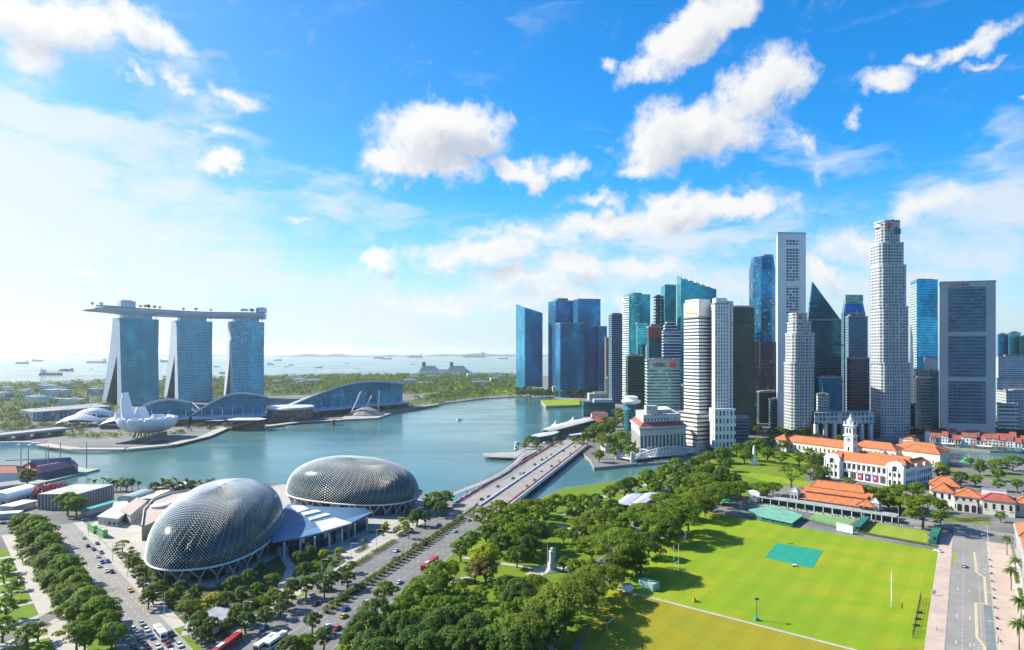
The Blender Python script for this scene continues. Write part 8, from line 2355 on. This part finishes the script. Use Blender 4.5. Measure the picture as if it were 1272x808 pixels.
row([('rain_a', 748, 662, .9), ('rain_a', 774, 674, 1.05), ('rain_b', 796, 684, .95), ('rain_b', 735, 676, .8), ('dark_a', 720, 664), ('rain_b', 722, 650, .8), ('dark_a', 790, 698, .9), ('dark_a', 772, 694, .8), ('rain_b', 745, 642, .9), ('dense_a', 768, 640), ('dense_a', 782, 648), ('rain_b', 700, 662, .5), ('dark_a', 806, 672, .9)], where, group, 1.12)
where, group = 'along the tree drive at the far field edge', 'rain trees along the far field edge'
row([('rain_a', 816, 648), ('rain_a', 843, 634, 1.0), ('rain_b', 826, 622), ('rain_a', 862, 622, .95), ('rain_b', 878, 614), ('rain_b', 893, 608, .95), ('dark_a', 832, 654), ('rain_b', 906, 606, .8), ('rain_b', 800, 636, .9), ('dark_a', 855, 640, .9), ('dark_a', 876, 628, .9), ('rain_b', 920, 604, .7)], where, group, 1.12)
where, group = 'in the riverside park by the white arched bridge', 'trees in the riverside park'
row([('dense_a', 805, 592), ('dense_a', 825, 584), ('dense_a', 840, 577), ('dark_a', 853, 585), ('dense_a', 836, 602, .9), ('lime', 793, 602, .7), ('dark_a', 776, 604), ('dense_b', 758, 610), ('dense_a', 855, 600), ('rain_b', 875, 596), ('dark_a', 897, 589), ('dense_a', 868, 586), ('dark_a', 912, 594), ('dense_b', 880, 566, .9), ('dense_a', 897, 562), ('dense_a', 915, 557), ('dense_b', 932, 552), ('dense_a', 868, 572), ('dark_a', 843, 594), ('dense_b', 820, 596), ('dark_a', 760, 628), ('dense_a', 752, 640, .7), ('dark_a', 905, 575), ('dense_b', 925, 565), ('rain_b', 852, 612, .9), ('dark_b', 740, 630, 1.1), ('dense_b', 715, 632), ('dark_a', 888, 600, .9)], where, group, 1.05)
row([('bronze', 860, 583, .95), ('bronze', 881, 578, .85)], 'yellowish among the riverside park trees', 'bronze trees in the riverside park')
where, group = 'around the lawn before the clock tower', 'trees around the clock tower lawn'
row([('sparse', 983, 586, .95), ('rain_b', 1007, 582, .75), ('dense_b', 1020, 570), ('dense_b', 993, 568, .9), ('rain_b', 970, 566, .6), ('dense_b', 953, 562), ('dense_b', 944, 551), ('dense_a', 960, 548, .9), ('dense_a', 987, 541, .9), ('dark_a', 1012, 572, .9), ('dense_b', 1006, 562, .8), ('rain_b', 945, 606, .6), ('rain_b', 960, 604, .5), ('dark_a', 1020, 592, .8), ('dense_b', 973, 552, .8), ('dark_a', 932, 560, .8), ('dense_b', 1042, 544, .7), ('dense_b', 1024, 585, .7)], where, group, 1.35)
where, group = 'in front of the white hall', 'trees in front of the white hall'
row([('rain_b', 1078, 612, .75), ('rain_b', 1092, 616, .7), ('rain_b', 1104, 619, .6), ('rain_b', 1118, 612, .8), ('rain_b', 1146, 628, .9), ('dense_b', 1130, 622, .7), ('dense_b', 1140, 606, .7), ('dense_b', 1068, 606, .6), ('dense_b', 1055, 598, .5), ('small', 1168, 640), ('dense_b', 1110, 622, .5)], where, group, 1.35)
row([('lime', 1167, 578, .8), ('bronze', 1190, 608, .8), ('sparse', 1182, 604, .7), ('dense_b', 1224, 612, .75), ('dense_b', 1218, 574, .7), ('rain_b', 1258, 572, .95), ('dense_b', 1243, 640, .5), ('dense_b', 1230, 622, .5), ('lime', 1176, 566, .6), ('dense_b', 1160, 600, .7), ('dense_b', 1158, 618, .7), ('dark_a', 1166, 626, .6), ('dense_a', 1240, 600, .7), ('dense_b', 1264, 600, .8), ('dense_b', 1205, 572, .7), ('dense_b', 1236, 574, .8)], 'around the old house with orange roofs', 'trees around the old house')
row([('royal', 1251, 672, .8), ('royal', 1261, 700, .9), ('royal', 1256, 712, .8), ('royal', 1268, 752, .9), ('royal', 1266, 780, .85)], 'along the pink civic pavement', 'royal palms along the civic pavement')
# south bank
where, group = 'around the grand hotel by the river', 'trees around the grand hotel'
row([(k_, x_, y_, 1.45 * (q_[0] if q_ else 1)) for k_, x_, y_, *q_ in [('dense_a', 768, 512, .95), ('dense_a', 774, 520, .9), ('dense_a', 770, 545), ('dense_a', 778, 554), ('dark_a', 764, 556, .9), ('dense_b', 744, 564, .8), ('dense_b', 758, 534, .9), ('dense_b', 744, 528, .8), ('dense_b', 752, 522, .9), ('dense_a', 762, 524, .9), ('bronze', 790, 540, 1.0), ('dark_a', 848, 532), ('dark_a', 838, 540, .8), ('palm', 730, 546), ('palm', 738, 548), ('dense_b', 748, 542, .7), ('small', 722, 548), ('small', 714, 546), ('dense_b', 784, 560, .8), ('small', 735, 536), ('dense_a', 752, 548), ('dense_b', 762, 545), ('dense_a', 750, 532), ('dense_b', 738, 534), ('dense_b', 727, 540, .7), ('dense_b', 765, 560, .8)]], where, group)
row([('dense_a', 657, 546, .9), ('dense_b', 666, 550, .8), ('dense_b', 652, 553, .7), ('palm', 644, 552), ('palm', 640, 556, .8), ('dense_b', 690, 545, .5), ('small', 696, 550), ('small', 684, 552)], 'by the jetty at the far bridge end', 'trees by the jetty')
where, group = 'in the waterfront row below the blue towers', 'trees below the blue towers'
for x in range(644, 740, 5):
    for yy_ in (487, 491):
        p_ = G(x + random.uniform(-2, 2), yy_ + random.uniform(-1, 1) + 2.5)
        tree(random.choice(['dense_a', 'dark_a']), p_.x, p_.y, where, group, random.uniform(1.2, 1.6))
where, group = 'at the foot of the bank towers', 'trees at the foot of the bank towers'
for x in list(range(945, 1015, 11)) + list(range(1130, 1172, 10)) + list(range(1236, 1290, 10)):
    tree_px('dark_a', x + random.uniform(-3, 3), 536 + random.uniform(-3, 3), where, group, random.uniform(.9, 1.25))
# hedges and shrubs
def long_hedge(a, b, w, h, label, seed):
    root = thing('hedge', label, 'hedge', (a + b) / 2)
    d = b - a; L = d.length; n = int(L / 1.2) + 1
    cen = [tuple(a.lerp(b, (i + .5) / n) - (a + b) / 2 + Vector((0, 0, h * .5))) for i in range(n)]
    V = leaf_cloud(cen, [w * .6] * n, [90] * n, .42, h / w * .9, seed, .3)
    V[:, 2] = np.maximum(V[:, 2], .02)
    mesh_obj('foliage', quads_mesh('foliage', V, LM['shrub']), root)
    return root
long_hedge(G(463, 689), G(490, 673), 3.4, 1.8, 'long clipped hedge beside the drive, nearest the lime trees', 1)
long_hedge(G(440, 704), G(460, 691), 3.4, 1.8, 'clipped hedge beside the drive pavement, nearer one', 2)
long_hedge(G(442, 687), G(456, 679), 2.4, 1.5, 'short clipped hedge on the white forecourt paving', 3)
long_hedge(G(494, 668), G(506, 660), 3.0, 1.8, 'clipped hedge under the lime trees beside the drive', 4)
long_hedge(G(1168, 640), G(1192, 648), 4, 2.2, 'curved flowering hedge in front of the old house, left part', 5)
long_hedge(G(1192, 648), G(1228, 646), 4, 2.2, 'curved flowering hedge in front of the old house, right part', 6)
long_hedge(G(1064, 662), G(1164, 680), 1.8, 1.3, 'long dark hedge along the field side of the bowling green', 7)
for k, (s0, s1, t_) in enumerate(((12, 26, 25.5), (30, 54, 26.5), (62, 92, 26.8), (100, 118, 26.5), (14, 40, 31), (60, 84, 32))):
    long_hedge(S(s0, t_), S(s1, t_), 2.2, 1.4, 'long clipped hedge along the pink civic pavement under the palms', 10 + k)['group'] = 'hedges along the civic pavement'
o, used = TREE['planter']
for k, s in enumerate(np.arange(38, 228, 4.25)):
    p = E(s, 21.5)
    place(o, used, (p.x, p.y, .5), random.uniform(0, 6), 'clipped plant in the long row of tubs along the drive median', (random.uniform(1.05, 1.2), random.uniform(1.05, 1.2), random.uniform(1.3, 1.6)), 'clipped plants along the drive median')
mbp = MB(); mbp.lathe([(.75, 0), (.95, .62), (.85, .62), (.8, .5)], n=8)
pot = mbp.build('plant_tub', mat('dark_tub', (.05, .05, .048), .7))
tag(pot, 'dark round tub under a clipped plant on the drive median', 'plant tub', 'plant tubs along the drive median')
used = [0]
for s in np.arange(38, 228, 4.25):
    p = E(s, 21.5)
    place(pot, used, (p.x, p.y, .12))
scatter(['shrub'], [E(20, -7), E(200, -7), E(200, -20), E(20, -26)], 46, 2.2, 'planted beside the drive pavement below the domes', 'shrubs beside the drive pavement', .7, 1.3)
scatter(['shrub'], [A(24, -5.6), A(150, -5.6), A(150, -13), A(24, -16)], 50, 2.2, 'planted beside the avenue pavement left of the nearer dome', 'shrubs beside the avenue pavement', .7, 1.5)
scatter(['shrub'], gp((180, 735), (330, 730), (350, 745), (270, 790), (215, 760)), 40, 2.6, 'under the trees below the nearer dome', 'shrubs below the nearer dome', .8, 1.6)
scatter(['small'], [(r_.x, r_.y) for r_ in gp((440, 800), (560, 740), (700, 770), (640, 812))], 22, 6.5, 'under the bigger trees of the shady park', 'small trees in the shady park', .8, 1.5)
scatter(['dense_b', 'dark_a'], [(r_.x, r_.y) for r_ in gp((660, 640), (840, 590), (900, 575), (905, 600), (800, 650), (700, 652))], 14, 9.5, 'filling the park behind the memorial lawn', 'trees filling the park', .7, 1.0, avoid=[(G(790, 630).x, G(790, 630).y, 38)])
path('house_lawn', gp((1150, 640), (1170, 645), (1230, 650)), 9, .1, M_LAWN)
path('hall_lawn', gp((1060, 612), (1100, 622), (1140, 640)), 8, .1, M_LAWN)
path('river_lawn', gp((1165, 582), (1210, 592), (1272, 592)), 14, .1, M_LAWN)

scatter(['dense_b', 'dark_a', 'rain_b'], [(r_.x, r_.y) for r_ in gp((1160, 600), (1180, 585), (1272, 585), (1300, 600), (1300, 640), (1250, 632), (1245, 612), (1180, 612))], 9, 9, 'behind and beside the old house', 'trees behind the old house', .7, 1.0, avoid=[(332, 468, 24), (352, 452, 16)])
scatter(['dense_b', 'dark_a', 'dark_b'], [(r_.x, r_.y) for r_ in gp((1156, 548), (1180, 545), (1272, 550), (1272, 543), (1170, 539))], 8, 12, 'behind the river houses', 'trees behind the river houses', .9, 1.2)
for k_, (o_, u_) in list(TREE.items()):
    if not u_[0]:
        for c_ in kids(o_): bpy.data.objects.remove(c_)
        bpy.data.objects.remove(o_)
